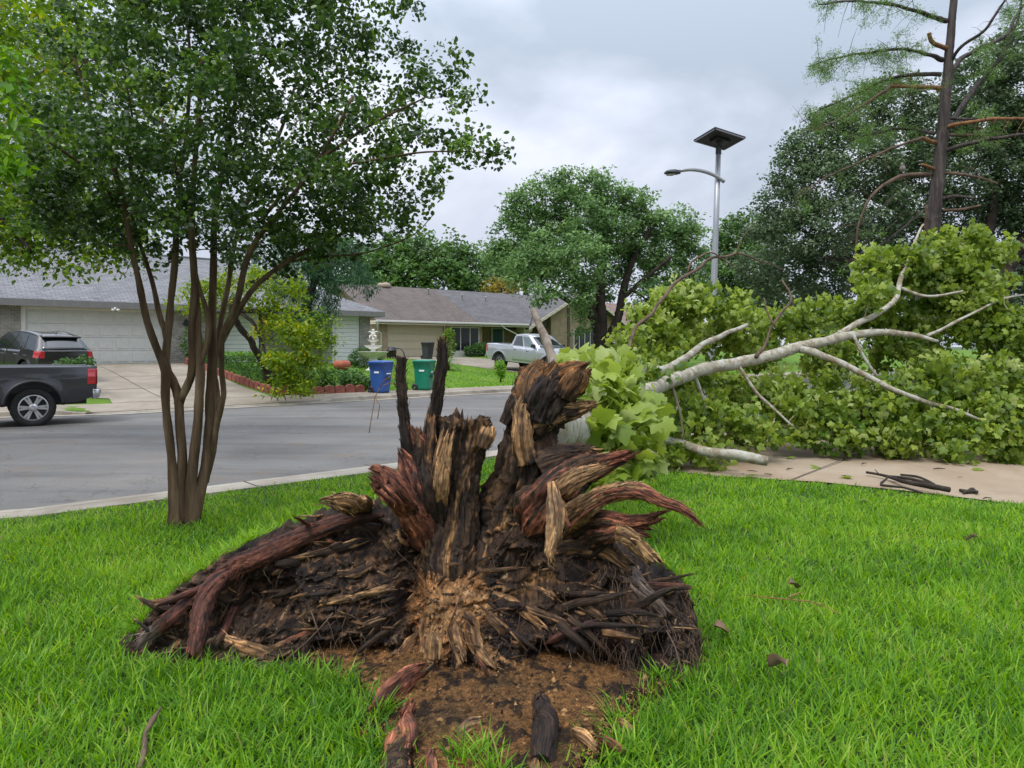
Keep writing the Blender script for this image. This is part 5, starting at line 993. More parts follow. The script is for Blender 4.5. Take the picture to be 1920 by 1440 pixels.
# ---- right: trees beyond, live oak, cypress
make_tree('mid_green_tree', 'mid-green tree directly behind the solar street lamp', 'tree', gz(1385, 52), [[(1385, 660, 52, 9), (1385, 560, 52, 7), (1390, 480, 52, 4)]], [(1345, 470, 30, 52), (1375, 445, 32, 52), (1410, 430, 34, 52), (1350, 520, 36, 51), (1400, 500, 44, 51), (1360, 560, 36, 51), (1410, 560, 40, 51), (1440, 470, 40, 53), (1320, 560, 28, 52), (1450, 560, 45, 52)], 'wood_leaf', .27, 'dark_bark', 5, .65, 40, LEAF, .4, .85, .04, 9)
Yo = 31
make_tree('live_oak', 'huge dark live oak spreading behind the storm-stripped cypress', 'tree', gz(1850, Yo), [[(1870, 700, Yo, 34), (1868, 600, Yo, 30), (1850, 540, Yo, 26), (1800, 470, Yo, 16), (1720, 410, Yo, 10), (1620, 360, Yo, 6)], [(1868, 560, Yo, 18), (1900, 480, Yo, 14), (1960, 400, Yo, 10), (2000, 320, Yo, 6)], [(1850, 540, Yo, 14), (1760, 520, Yo - 1, 11), (1660, 500, Yo - 2, 8), (1540, 480, Yo - 2, 5)], [(1840, 500, Yo, 12), (1860, 400, Yo, 9), (1870, 300, Yo, 6), (1860, 220, Yo, 4)]],
          [(1490, 330, 45, Yo), (1470, 390, 50, Yo), (1440, 420, 34, Yo), (1520, 280, 45, Yo), (1570, 240, 46, Yo), (1620, 210, 48, Yo), (1680, 185, 48, Yo), (1550, 350, 60, Yo - 1), (1620, 310, 60, Yo - 1), (1690, 280, 60, Yo), (1760, 230, 60, Yo), (1820, 160, 46, Yo), (1870, 120, 46, Yo), (1915, 80, 40, Yo), (1850, 220, 60, Yo), (1930, 180, 70, Yo), (1500, 440, 55, Yo - 1), (1570, 430, 60, Yo - 2), (1650, 400, 60, Yo - 1), (1730, 350, 65, Yo), (1810, 320, 65, Yo), (1900, 290, 70, Yo), (1480, 500, 50, Yo), (1540, 520, 50, Yo), (1620, 500, 55, Yo), (1700, 450, 55, Yo + 1), (1790, 410, 55, Yo + 1), (1880, 390, 60, Yo + 1), (1960, 380, 80, Yo), (1980, 250, 90, Yo), (1420, 500, 40, Yo + 2), (1440, 560, 40, Yo + 2), (1520, 580, 45, Yo + 3), (1610, 570, 45, Yo + 3), (1700, 540, 50, Yo + 5), (1790, 520, 50, Yo + 6), (1880, 500, 50, Yo + 6), (1950, 500, 60, Yo + 4), (2040, 450, 90, Yo), (2080, 300, 100, Yo), (1760, 600, 50, Yo + 8), (1860, 600, 55, Yo + 8), (1950, 600, 60, Yo + 8)], 'oak_leaf', .165, 'dark_bark', 13, .46, 38, LEAF, .45, .9, .02, 6, .5, .1, .7, None, .5)
# bald cypress stripped by the storm
Yc_ = 18.0
CYP = empty('bald_cypress', 'storm-stripped bald cypress with a tall straight trunk and torn orange branch ends', 'tree', gz(1722, Yc_)); bv = gz(1722, Yc_)
POLYK[0] = .72; m = MB(); q, r_ = polytube(m, [(1718, 740, Yc_, 30), (1722, 660, Yc_, 24), (1732, 560, Yc_, 20), (1744, 470, Yc_, 19), (1752, 400, Yc_, 18), (1760, 320, Yc_, 16), (1768, 240, Yc_, 14), (1775, 150, Yc_, 12), (1783, 60, Yc_, 10), (1790, -20, Yc_, 8.5), (1796, -140, Yc_, 6), (1800, -260, Yc_, 2)], 16, None, .02)
o = m.build('trunk', MAT['cypress_bark'], CYP, True, fix=False); o.location = -bv
FP = []
def cyb(path, mat='cypress_bark', feath=.5, tw=13, drop=.25, n_tw=None):
    m = MB(); pth = [(a, b, Yc_ + c, d) for a, b, c, d in path]; q, r_ = polytube(m, pth, 8, None, .035)
    L = np.linalg.norm(np.diff(q, axis=0), axis=1).sum()
    for k in range(int(tw * L)):
        i = rng.integers(len(q) // 4, len(q)); d = rng.normal(size=3); d[2] = d[2] * .6 - drop; d /= np.linalg.norm(d); l = .25 + .6 * rng.random(); e1 = q[i] + d * l * .5 + (0, 0, .03); e2 = q[i] + d * l - (0, 0, .1 * rng.random())
        m.tube([q[i], e1, e2], [min(.008, r_[i] * .5), .005, .0025], 4, False)
        if rng.random() < feath:
            for z in range(9): FP.append(q[i] + (e2 - q[i]) * (.25 + .75 * rng.random()) + rng.normal(size=3) * .05)
    o = m.build('branch', MAT[mat], CYP, True, fix=False); o.location = -bv
cyb([(1775, 40, 0, 7), (1740, 28, -.4, 5.5), (1680, 10, -.9, 4), (1600, 2, -1.2, 3), (1535, 8, -1.4, 1.5)], feath=.4)
cyb([(1768, 112, 0, 7), (1740, 102, -.3, 5), (1690, 92, -.7, 4), (1620, 100, -1, 3), (1560, 110, -1.2, 2.2), (1516, 126, -1.4, 1)], feath=.75, tw=16)
cyb([(1765, 140, 0, 6), (1710, 140, .3, 5), (1660, 150, .5, 4), (1600, 178, .7, 3), (1540, 205, .8, 2), (1500, 230, .9, 1)], feath=.8, tw=18)
cyb([(1762, 165, 0, 6), (1720, 163, -.4, 5), (1670, 162, -.7, 4)], mat='rust_branch', feath=.1); cyb([(1670, 162, -.7, 4), (1630, 190, -1, 3), (1580, 220, -1.2, 2.2), (1535, 242, -1.3, 1)], mat='dead_branch', feath=.5, tw=8)
cyb([(1779, 92, 0, 6), (1752, 82, -.2, 6), (1742, 62, -.3, 5)], mat='rust_branch', feath=0, tw=0)
cyb([(1756, 268, 0, 6), (1730, 258, -.3, 5)], mat='rust_branch', feath=0, tw=0); cyb([(1730, 258, -.3, 4), (1680, 275, -.6, 3.2), (1610, 305, -.9, 2.4), (1540, 338, -1.1, 1.6), (1490, 370, -1.2, 1)], mat='dead_branch', feath=.15, tw=5, drop=.5)
cyb([(1755, 250, 0, 5), (1700, 240, .4, 4), (1650, 248, .6, 3), (1590, 262, .8, 2)], feath=.8, tw=14)
cyb([(1745, 326, 0, 6.5), (1700, 328, -.5, 5.5), (1670, 340, -.8, 5), (1640, 362, -1, 4), (1622, 390, -1.1, 3), (1610, 430, -1.1, 2.4), (1603, 480, -1.1, 1.5), (1601, 550, -1.1, .8)], mat='dead_branch', feath=.1, tw=4, drop=.8)
cyb([(1754, 318, 0, 5), (1740, 312, -.2, 4.5), (1728, 308, -.3, 3)], mat='rust_branch', feath=0, tw=0)
cyb([(1763, 262, 0, 8), (1785, 230, .3, 7), (1810, 190, .6, 6.5), (1850, 140, .9, 5.5), (1875, 110, 1, 5), (1892, 80, 1.1, 4), (1910, 30, 1.2, 3), (1915, -30, 1.2, 2)], feath=.6, tw=8)
cyb([(1778, 140, 0, 7), (1810, 105, .3, 6), (1850, 85, .6, 5.5), (1890, 62, .8, 5), (1905, 30, .9, 4), (1920, 8, 1, 3)], feath=.5, tw=8); cyb([(1780, 120, 0, 5), (1800, 90, -.3, 4.5), (1840, 60, -.7, 4), (1880, 10, -1, 3), (1895, -40, -1, 2)], feath=.6, tw=8)
cyb([(1770, 240, 0, 6), (1800, 232, -.4, 5), (1860, 224, -.9, 4.5), (1900, 222, -1.3, 4), (1960, 225, -1.6, 3)], mat='rust_branch', feath=.25, tw=5); cyb([(1770, 222, 0, 4), (1830, 224, .3, 4), (1920, 224, .6, 3)], feath=.5, tw=8)
cyb([(1768, 285, 0, 6), (1795, 275, -.3, 5.5), (1850, 262, -.6, 5), (1920, 252, -.9, 4)], feath=.3, tw=5); cyb([(1770, 254, 0, 4.5), (1820, 254, .4, 4), (1880, 260, .7, 3)], mat='dead_branch', feath=.3)
cyb([(1766, 326, 0, 5), (1800, 325, -.3, 4), (1840, 333, -.6, 3), (1872, 345, -.8, 2)], mat='dead_branch', feath=.1, tw=4); cyb([(1762, 376, 0, 6), (1790, 368, -.3, 4.5), (1830, 372, -.5, 3)], feath=0, tw=3); cyb([(1764, 396, 0, 5), (1800, 394, -.4, 4), (1840, 386, -.7, 3)], mat='dead_branch', feath=0, tw=3)
cyb([(1740, 470, -.2, 3), (1735, 430, -.4, 3), (1738, 390, -.5, 3.5), (1737, 384, -.5, 3)], mat='dead_branch', feath=0, tw=8)
for s_ in range(26): # thin hanging twigs combed down to the left
    x0 = rng.uniform(1600, 1740); y0 = rng.uniform(330, 420); cyb([(x0, y0, -.8, 1.0), (x0 - 45, y0 + 40, -.9, .8), (x0 - 100 - 40 * rng.random(), y0 + 90, -1, .5)], feath=.03, tw=1.0) if s_ < 8 else None
FPn = np.array(FP); FPn = np.repeat(FPn, 11, 0) + rng.normal(size=(len(FPn) * 11, 3)) * .05
o = leaves('foliage', FPn, .078, MAT['cypress_leaf'], CYP, np.clip(.45 + .25 * rng.normal(size=len(FPn)), 0, .97), (LEAF[0] * (.28, 1, .5), LEAF[1]), .2, .4); o.location = -bv
POLYK[0] = 1.0
# small dove resting on the drooping cypress limb
m = MB(); p0 = at(1693, 321, Yc_ - .6)
m.lathe([(.0, -.02), (.035, 0), (.06, .04), (.065, .08), (.05, .125), (.03, .15), (.034, .175), (.03, .20), (.012, .215), (0, .217)], (0, 0, 0), 12)
o = m.build('dove', MAT['dove'], None, True); o.location = p0; o.rotation_euler = (R(8), R(-28), R(30)); tag(o, 'small grey-brown dove perched on a drooping cypress limb', 'bird')

# ================================================================== hedges, shrubs, palms
def leafy(name, label, cat, loc, boxes, leaf, size, n, rz=0, group=None, rnd=True, top_tone=.0, tpl=LEAF):
    """ellipsoid / box lumps of leaves around loc (metres): (x, y, z, rx, ry, rz, kind)"""
    T_ = empty(name, label, cat, loc, rz, group); PP, TT = [], []; vol = np.array([b[3] * b[4] + b[3] * b[5] + b[4] * b[5] for b in boxes]); m = MB()
    for b, k in zip(boxes, (n * vol / vol.sum()).astype(int)):
        if b[6] == 'box':
            q = rng.random((k, 3)) * 2 - 1; ax = rng.integers(0, 3, k); hard = rng.random(k) < .8; q[np.arange(k)[hard], ax[hard]] = np.sign(q[np.arange(k)[hard], ax[hard]]) * (1 - .09 * rng.random(hard.sum()))
            q[:, 2] = np.where((ax == 2) & hard, np.abs(q[:, 2]), q[:, 2])
        else: q = ball(k, .55)
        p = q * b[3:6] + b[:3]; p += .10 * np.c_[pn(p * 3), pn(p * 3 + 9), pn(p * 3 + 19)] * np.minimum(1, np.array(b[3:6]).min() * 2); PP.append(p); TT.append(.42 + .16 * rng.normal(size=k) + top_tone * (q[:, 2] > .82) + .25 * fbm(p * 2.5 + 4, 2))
        m = MB(); m.tube([(b[0] * .6, b[1] * .6, 0), (b[0] * .8 + rng.normal() * .1 * b[3], b[1] * .8, b[2] * .6), (b[0], b[1] + rng.normal() * .2 * b[4], b[2] + b[5] * .4)], [.022, .016, .008], 6); m.build('stem', MAT['dark_bark'], T_, True)
    PP = np.concatenate(PP); TT = np.concatenate(TT); k = PP[:, 2] > .01
    leaves('foliage', PP[k], size, MAT[leaf], T_, TT[k], tpl, .5, 0); return T_
z = lambda a, s: float(yard_z(a, s))
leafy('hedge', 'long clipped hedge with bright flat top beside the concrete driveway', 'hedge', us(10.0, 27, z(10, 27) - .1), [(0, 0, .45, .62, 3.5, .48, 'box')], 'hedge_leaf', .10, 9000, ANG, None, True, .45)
leafy('shrub', 'leafy shrub between the black hatchback and the white garage door', 'shrub', us(3.75, 23.9, z(3.75, 23.9)), [(0, 0, .6, .5, .45, .5, 'e'), (.35, .2, .85, .32, .3, .3, 'e'), (.5, -.2, .35, .28, .25, .3, 'e')], 'shrub_leaf', .10, 1500)
leafy('shrub', 'tall dark shrub against the grey brick beside the white garage door', 'shrub', us(9.4, 31.2, z(9.4, 31.2)), [(0, 0, .8, .5, .5, .8, 'e'), (.4, 0, .5, .5, .4, .5, 'e')], 'hedge_leaf', .11, 1500)
leafy('shrub', 'clipped round shrub before the white siding at the house corner', 'shrub', us(17.2, 30.6, z(17.2, 30.6)), [(0, 0, .5, .85, .7, .55, 'e')], 'shrub_leaf', .11, 1500)
leafy('shrub', 'low leafy planting behind the red edging bricks near the blue bin', 'shrub', us(11.5, 22.6, z(11.5, 22.6)), [(0, 0, .35, .6, .5, .4, 'e'), (.8, .1, .3, .5, .5, .35, 'e'), (-.7, .2, .45, .6, .5, .45, 'e'), (-1.5, .3, .5, .6, .5, .5, 'e')], 'shrub_leaf', .12, 2600, ANG)
leafy('shrub', 'small fern clump with pale tips beside the blue bin', 'shrub', us(12.2, 22.2, z(12.2, 22.2)), [(0, 0, .28, .4, .35, .3, 'e'), (.4, .1, .22, .3, .3, .25, 'e')], 'palm_leaf', .13, 700, ANG)
leafy('shrub', 'spreading green shrub under the wide front window', 'shrub', us(30.6, 39.2, z(30.6, 39.2)), [(0, 0, .4, .9, .5, .45, 'e'), (.6, 0, .6, .6, .4, .4, 'e')], 'shrub_leaf', .16, 1500, ANG)
leafy('shrub', 'round dark shrub right of the wooden fence gate', 'shrub', gz(1210, 45), [(0, 0, 1.0, 1.3, 1.0, 1.1, 'e'), (1.0, 0, .8, 1, .8, .9, 'e')], 'shrub_leaf', .2, 2600)
leafy('sapling', 'tiny bright sapling on the lawn by the silver pickup', 'sapling', gz(938, 30.5), [(0, 0, .58, .26, .26, .34, 'e'), (.05, 0, .28, .14, .14, .14, 'e')], 'near_leaf', .13, 330)
leafy('potted_bush', 'yellow-green bush beside the dark grey bin at the cream garage', 'bush', us(25.4, 35.2, z(25.4, 35.2)), [(0, 0, .9, .5, .4, .8, 'e'), (.1, 0, 1.6, .3, .3, .4, 'e')], 'elm_leaf', .15, 700)
def palm(label, loc, r_=.9, n=34):
    T_ = empty('sago_palm', label, 'palm', loc, 0, 'sago palms'); m = MB(); m.lathe([(.12, 0), (.15, .1), (.12, .25), (.0, .3)], (0, 0, 0), 10); m.build('trunk', MAT['dark_bark'], T_, True); PP = []; rr = []; VV = []; FF = []; off = 0; tn = []
    for i in range(n):
        az = i * 2.4; el = R(rng.uniform(15, 80)); L = r_ * rng.uniform(.8, 1.1); P = [Vector((0, 0, .25))]; 
        for k in range(1, 9):
            e_ = el - k * R(11); P.append(P[-1] + Vector((math.cos(az) * math.cos(e_), math.sin(az) * math.cos(e_), math.sin(e_))) * L / 8)
        sd = Vector((-math.sin(az), math.cos(az), 0))
        for k in range(1, 9):
            for sgn in (-1, 1):
                for q in (0, .5):
                    a = P[k - 1].lerp(P[k], q); fw = (P[k] - P[k - 1]).normalized(); tip = a + (sd * sgn * .8 + fw * .6) * .17 * r_ * math.sin(math.pi * min(.97, (k + q) / 10 + .1)); VV += [a - fw * .018, a + fw * .018, tip]; FF.append((off, off + 1, off + 2)); off += 3; tn += [.3 + .5 * rng.random()] * 3
    np_mesh('fronds', np.array([tuple(v) for v in VV]), [np.array(FF)], MAT['palm_leaf'], T_, False, tn); return T_
palm('low sago palm on the lawn behind the blue bin', us(13.0, 23.8, z(13.0, 23.8)), .95); palm('tall-fronded sago palm behind the green bin', us(21.1, 29.3, z(21.1, 29.3)), 1.25)
# ================================================================== HOUSES (local axes: x along the street, y away from it, z up from the floor)
def house(name, label, a, s, zf): return empty(name, label, 'house', us(a, s, zf), ANG)
def wbox(parent, name, mat, boxes, bevel=0):
    m = MB()
    for b in boxes: m.box(*b)
    return m.build(name, MAT[mat], parent, False, bevel)
def slab(m, q, th=.14):
    """roof plane from 3 or 4 corner points, given thickness downward"""
    b = [(x, y, z - th) for x, y, z in q]; n = len(q); m.add(list(q) + b, [tuple(range(n)), tuple(range(2 * n - 1, n - 1, -1))] + [(i, (i + 1) % n, n + (i + 1) % n, n + i) for i in range(n)])
def window(parent, x0, x1, z0, z1, y, panes=3, frame='white_trim', sill=True, t=.07):
    m = MB(); m.box(x0, x1, y - .05, y - .003, z1 - t, z1); m.box(x0, x1, y - .05, y - .003, z0, z0 + t)
    n = panes
    for i in range(n + 1):
        xc = x0 + (x1 - x0) * i / n; w_ = t if i in (0, n) else t * .75; xa = min(max(xc - w_ / 2, x0), x1 - w_); m.box(xa, xa + w_, y - .046, y - .003, z0 + t, z1 - t)
    f = m.build('window', MAT[frame], parent); MB().box(x0 + .02, x1 - .02, y - .025, y - .004, z0 + .02, z1 - .02).build('pane', MAT['window_glass'], f)
    if sill: MB().box(x0 - .08, x1 + .08, y - .07, y - .002, z0 - .42, z0 - .002).build('sill_panel', MAT[frame], f)
    return f
def garage_door(parent, x0, x1, z1, y, mat, rows=4, cols=8):
    m = MB(); h = z1 / rows
    for r_ in range(rows):
        m.box(x0, x1, y, y + .04, r_ * h + .006, (r_ + 1) * h - .004)
        for c in range(cols):
            w_ = (x1 - x0) / cols; m.box(x0 + c * w_ + .07, x0 + (c + 1) * w_ - .07, y - .022, y - .0005, r_ * h + .09, (r_ + 1) * h - .09)
    m.box(x0, x1, y + .042, y + .06, 0, z1); return m.build('garage_door', MAT[mat], parent, False, .006)
def gutter(parent, x0, x1, y, z, mat='white_trim'): return wbox(parent, 'gutter', mat, [(x0, x1, y - .11, y - .003, z - .13, z)], .02)
# ---- House A: grey roof, white double garage
A = house('grey_roof_house', 'grey-shingled house with a wide white panelled garage door at left', 0, 32.2, .9)
fr = []
wbox(A, 'wall', 'grey_brick', [(-6, 3.55, 0, .25, -.6, 2.5), (8.65, 10.9, 0, .25, -.6, 2.5), (12.75, 13.1, 1.6, 1.85, -.6, 2.5), (13.1, 16.45, 1.2, 1.45, -.6, 2.5), (17.75, 18.35, 0, .25, -.6, 2.5), (18.1, 18.35, .252, 10, -.6, 2.5), (-6, -5.75, .252, 10, -.6, 2.5), (-6, 18.35, 10.002, 10.25, -.6, 2.5), (3.1, 3.35, .252, 6, 0, 2.4), (8.9, 9.1, .252, 6, 0, 2.4)])
wbox(A, 'siding_wall', 'white_siding', [(10.9, 12.6, .55, .7, -.4, 2.45)])
wbox(A, 'siding_wall', 'white_siding', [(16.47, 17.73, .08, .2, -.05, 2.45), (16.3, 16.468, .1, 1.2, -.4, 2.45)])
wbox(A, 'corner_board', 'white_trim', [(12.6, 12.78, .52, .74, -.4, 2.45)])
wbox(A, 'siding_trim', 'white_trim', [(16.44, 16.53, .06, .078, -.05, 2.4), (17.66, 17.74, .06, .078, -.05, 2.4)])
wbox(A, 'header', 'cream_siding', [(3.55, 8.65, .03, .2, 2.22, 2.46)])
wbox(A, 'garage_frame', 'white_trim', [(3.55, 3.7, .05, .22, -.02, 2.22), (8.5, 8.65, .05, .22, -.02, 2.22), (3.7, 8.5, .05, .22, 2.13, 2.22)], .008)
gd = garage_door(A, 3.7, 8.5, 2.13, .16, 'garage_white')
wbox(A, 'foundation', 'concrete', [(-6, 18.3, -.02, 0, -.6, -.02)]) if False else None
m = MB(); e = 2.48; x0, x1, y0, y1 = -6.6, 18.85, -.55, 10.8; ym = (y0 + y1) / 2; h = (ym - y0) * .47; r0, r1 = x0 + (ym - y0), x1 - (ym - y0); zr = e + h
slab(m, [(x0, y0, e), (x1, y0, e), (r1, ym, zr), (r0, ym, zr)], .1); slab(m, [(x1, y1, e), (x0, y1, e), (r0, ym, zr), (r1, ym, zr)], .1); slab(m, [(x1, y0, e), (x1, y1, e), (r1, ym, zr)], .1); slab(m, [(x0, y1, e), (x0, y0, e), (r0, ym, zr)], .1)
rf = m.build('roof', MAT['grey_roof'], A)
wbox(rf, 'ridge_cap', 'grey_roof', [(r0, r1, ym - .15, ym + .15, zr - .06, zr + .03)])
wbox(A, 'fascia', 'fascia', [(x0, x1, y0 - .03, y0 + .002, e - .26, e - .01), (x1 - .002, x1 + .03, y0 - .03, y1, e - .26, e - .01)])
wbox(A, 'soffit', 'cream_siding', [(x0 + .1, x1 - .1, y0 + .004, .6, e - .24, e - .2)])
m = MB(); m.box(6.55, 6.62, -.6, -.52, 2.18, 2.26); m.lathe([(0, 0), (.05, .02), (.06, .1), (.0, .11)], (6.5, -.62, 2.1), 10); m.lathe([(0, 0), (.05, .02), (.06, .1), (.0, .11)], (6.68, -.62, 2.1), 10); m.build('security_light', MAT['white_trim'], A, True)
# eagle wall ornament
m = MB(); m.loft([[(9.6 + x, -.03, 1.62 + z_) for x, z_ in q] for q in ([(-.32, .05), (-.2, .28), (-.05, .16), (.05, .22), (.25, .34), (.34, .25), (.12, .02), (.1, -.2), (0, -.3), (-.08, -.15)],)] + [[(9.6 + x, -.003, 1.62 + z_) for x, z_ in ((-.32, .05), (-.2, .28), (-.05, .16), (.05, .22), (.25, .34), (.34, .25), (.12, .02), (.1, -.2), (0, -.3), (-.08, -.15))]])
eg = m.build('eagle_ornament', MAT['black_plastic'], None); eg.matrix_world = A.matrix_basis.copy(); tag(eg, 'black spread-winged eagle ornament hung on the grey brick wall', 'ornament')
# ---- House B: brown roof, cream garage, tan brick gable wing
B = house('brown_roof_house', 'tan brick house with brown and slate roof, cream garage door and teal door', 23.6, 40, .87)
wbox(B, 'wall', 'tan_brick', [(-.0, .45, 0, .25, -.6, 2.35), (5.05, 8.3, 0, .25, -.6, 2.35), (8.05, 8.3, .252, 2.4, -.6, 2.35), (8.3, 15.2, 2.402, 2.65, -.6, 2.9), (15.2, 15.45, .252, 2.4, -.6, 3.4), (0, .25, .252, 10, -.6, 2.35), (0, 15, 10.01, 10.25, -.6, 2.35), (.2, .4, .3, 5, 0, 2.3)])
m = MB(); m.prism([(15.2, -.6), (23.8, -.6), (23.8, 2.45), (18.5, 5.0), (15.2, 3.42)], 0, .25); m.box(23.55, 23.8, .252, 10, -.6, 2.4)
gw = m.build('gable_wall', MAT['tan_brick'], B)
wbox(B, 'pilaster', 'brown_and_shade', [(17.0, 17.25, -.06, -.003, -.5, 4.3)])
m = MB(); m.prism([(12.5, 2.2), (15.2, 2.3), (15.2, 3.42)], .3, .4); m.build('gable_soffit', MAT['brown_and_shade'], B)
garage_door(B, .5, 5.0, 2.13, .16, 'garage_cream', 4, 1)
wbox(B, 'header', 'garage_cream', [(.45, 5.05, .04, .22, 2.14, 2.34)])
wbox(B, 'garage_trim', 'white_trim', [(4.96, 5.05, .02, .03, -.02, 2.14)])
window(B, 5.5, 8.0, .38, 2.12, 0, 3); window(B, 17.7, 20.3, .3, 2.15, 0, 4)
dr = wbox(B, 'front_door', 'teal_door', [(11.2, 12.2, 2.33, 2.4, 0, 2.1)]); wbox(dr, 'door_frame', 'white_trim', [(11.06, 11.2, 2.32, 2.4, 0, 2.2), (12.2, 12.34, 2.32, 2.4, 0, 2.2), (11.2, 12.2, 2.32, 2.4, 2.1, 2.2)]); wbox(dr, 'handle', 'chrome', [(11.28, 11.32, 2.28, 2.33, .95, 1.1)])
wbox(B, 'porch_column', 'garage_cream', [(12.25, 12.85, -.1, .5, -.6, 1.5), (12.18, 12.92, -.17, .57, 1.5, 1.68), (12.22, 12.88, -.13, .53, 1.68, 1.85), (12.12, 12.98, -.23, .63, 1.85, 2.2)], .01)
m = MB(); e = 2.42; ym = 5.0; zr = e + 2.72; slab(m, [(-.7, -.55, e), (7.6, -.55, e), (7.6, ym, zr), (-.7, ym, zr)]); slab(m, [(17, 10.6, e), (-.7, 10.6, e), (-.7, ym, zr), (17, ym, zr)]); m.build('roof', MAT['brown_roof'], B)['label'] = 'brown shingle roof plane over the garage'
m = MB(); slab(m, [(7.6, -.552, e + .004), (12.45, -.552, e + .004), (18.4, ym, zr + .004), (7.6, ym, zr + .004)]); rf = m.build('roof', MAT['slate_roof'], B); rf['label'] = 'newer slate-grey roof plane over the porch'
wr = MB(); slab(wr, [(12.3, -.6, 2.16), (18.5, -.6, 5.3), (18.5, 10.8, 5.3), (12.3, 10.8, 2.16)]); slab(wr, [(18.5, -.6, 5.3), (24.6, -.6, 2.16), (24.6, 10.8, 2.16), (18.5, 10.8, 5.3)]); rf2 = wr.build('roof', MAT['slate_roof'], B)
m = MB(); slab(m, [(12.3, -.64, 2.19), (18.5, -.64, 5.33), (18.5, -.602, 5.33), (12.3, -.602, 2.19)], .24); slab(m, [(18.5, -.64, 5.33), (24.6, -.64, 2.19), (24.6, -.602, 2.19), (18.5, -.602, 5.33)], .24); m.build('bargeboard', MAT['cream_siding'], B)
gutter(B, -.72, 12.3, -.55, e + .01); wbox(B, 'fascia', 'cream_siding', [(-.7, 12.3, -.55, -.52, e - .25, e - .13), (-.73, -.703, -.55, 10.6, e - .25, e - .02)])
wbox(B, 'soffit', 'brown_and_shade', [(-.6, 12.2, -.515, .3, e - .22, e - .17), (8.3, 12.3, .31, 2.4, 2.36, 2.42)])
m = MB(); m.prism([(.25, 2.35), (10, 2.35), (5.0, 4.85)], .02, .2, 'yz'); m.build('gable_wall', MAT['tan_brick'], B)
m = MB(); m.tube([(-.62, -.6, 2.32), (-.6, -.55, 2.15), (-.3, -.06, 1.75), (-.06, -.06, 1.6), (-.06, -.06, -.2)], .045, 8); m.build('downspout', MAT['white_trim'], B, True)
m = MB(); m.tube([(9.6, -.6, 2.3), (9.9, -.55, 2.1), (11.9, -.16, 1.5), (12.1, -.15, 1.2)], .045, 8); m.build('downspout', MAT['white_trim'], B, True)
for xx, yy, hh in ((6.3, 3.9, .42), (8.9, 3.2, .42), (11.2, 3.2, .34)):
    zz = e + (yy + .55) / 5.55 * 2.72; m = MB(); m.lathe([(.05, -.2), (.05, hh), (.075, hh), (.075, hh + .05), (0, hh + .05)], (xx, yy, zz), 10); m.build('vent_pipe', MAT['white_trim'], rf, True)
m = MB(); m.lathe([(.5, -.15), (.5, .06), (.42, .18), (.2, .24), (0, .25)], (3.2, 5.05, zr + .02), 14); m.build('roof_vent', MAT['edging_tan'], rf, True)
m = MB(); m.lathe([(.12, 0), (.12, .1), (.02, .13), (0, .13)], (2.6, -.1, 2.2), 10); m.build('garage_lamp', MAT['black_plastic'], B, True)
# ---- House C: pinkish brick with rust roof, partly hidden by the fallen crown
H = house('pink_brick_house', 'pinkish brick house with rust roof partly hidden by the ash trunk', 51.2, 42, 1.0)
wbox(H, 'wall', 'pink_brick', [(0, 12, 0, .25, -.7, 2.4), (0, .25, .252, 9, -.7, 2.4), (11.75, 12, .252, 9, -.7, 2.4), (0, 12, 9.002, 9.25, -.7, 2.4)])
m = MB(); m.prism([(.0, 2.4), (5.6, 2.4), (2.8, 4.1)], -.02, .2); m.build('gable_panel', MAT['cream_siding'], H)
m = MB(); slab(m, [(-.6, -.6, 2.3), (2.8, -.6, 4.35), (2.8, 4.6, 4.35), (-.6, 4.6, 2.3)]); slab(m, [(2.8, -.6, 4.35), (6.2, -.6, 2.3), (6.2, 4.6, 2.3), (2.8, 4.6, 4.35)]); slab(m, [(-.6, -.3, 2.33), (12.6, -.3, 2.33), (12.6, 4.6, 4.9), (-.6, 4.6, 4.9)]); slab(m, [(12.6, 9.6, 2.33), (-.6, 9.6, 2.33), (-.6, 4.6, 4.9), (12.6, 4.6, 4.9)]); m.build('roof', MAT['rust_roof'], H)
m = MB(); slab(m, [(-.6, -.65, 2.33), (2.8, -.65, 4.38), (2.8, -.602, 4.38), (-.6, -.602, 2.33)], .22); slab(m, [(2.8, -.65, 4.38), (6.2, -.65, 2.33), (6.2, -.602, 2.33), (2.8, -.602, 4.38)], .22); m.build('bargeboard', MAT['fascia'], H)
window(H, 7.2, 9.2, .7, 2.0, 0, 2)
# wooden fence and gate between the two houses
FN = empty('wood_fence', 'rust-brown wooden picket fence panel between the two brick houses', 'fence', us(48.2, 41.2, .9), ANG); m = MB()
for i in range(17): m.box(i * .16, i * .16 + .145, 0, .02, -.4, 1.75 + .02 * (i % 3))
m.build('pickets', MAT['fence_wood'], FN); wbox(FN, 'rail', 'fence_wood', [(0, 2.7, .021, .06, .2, .3), (0, 2.7, .021, .06, 1.3, 1.4)])
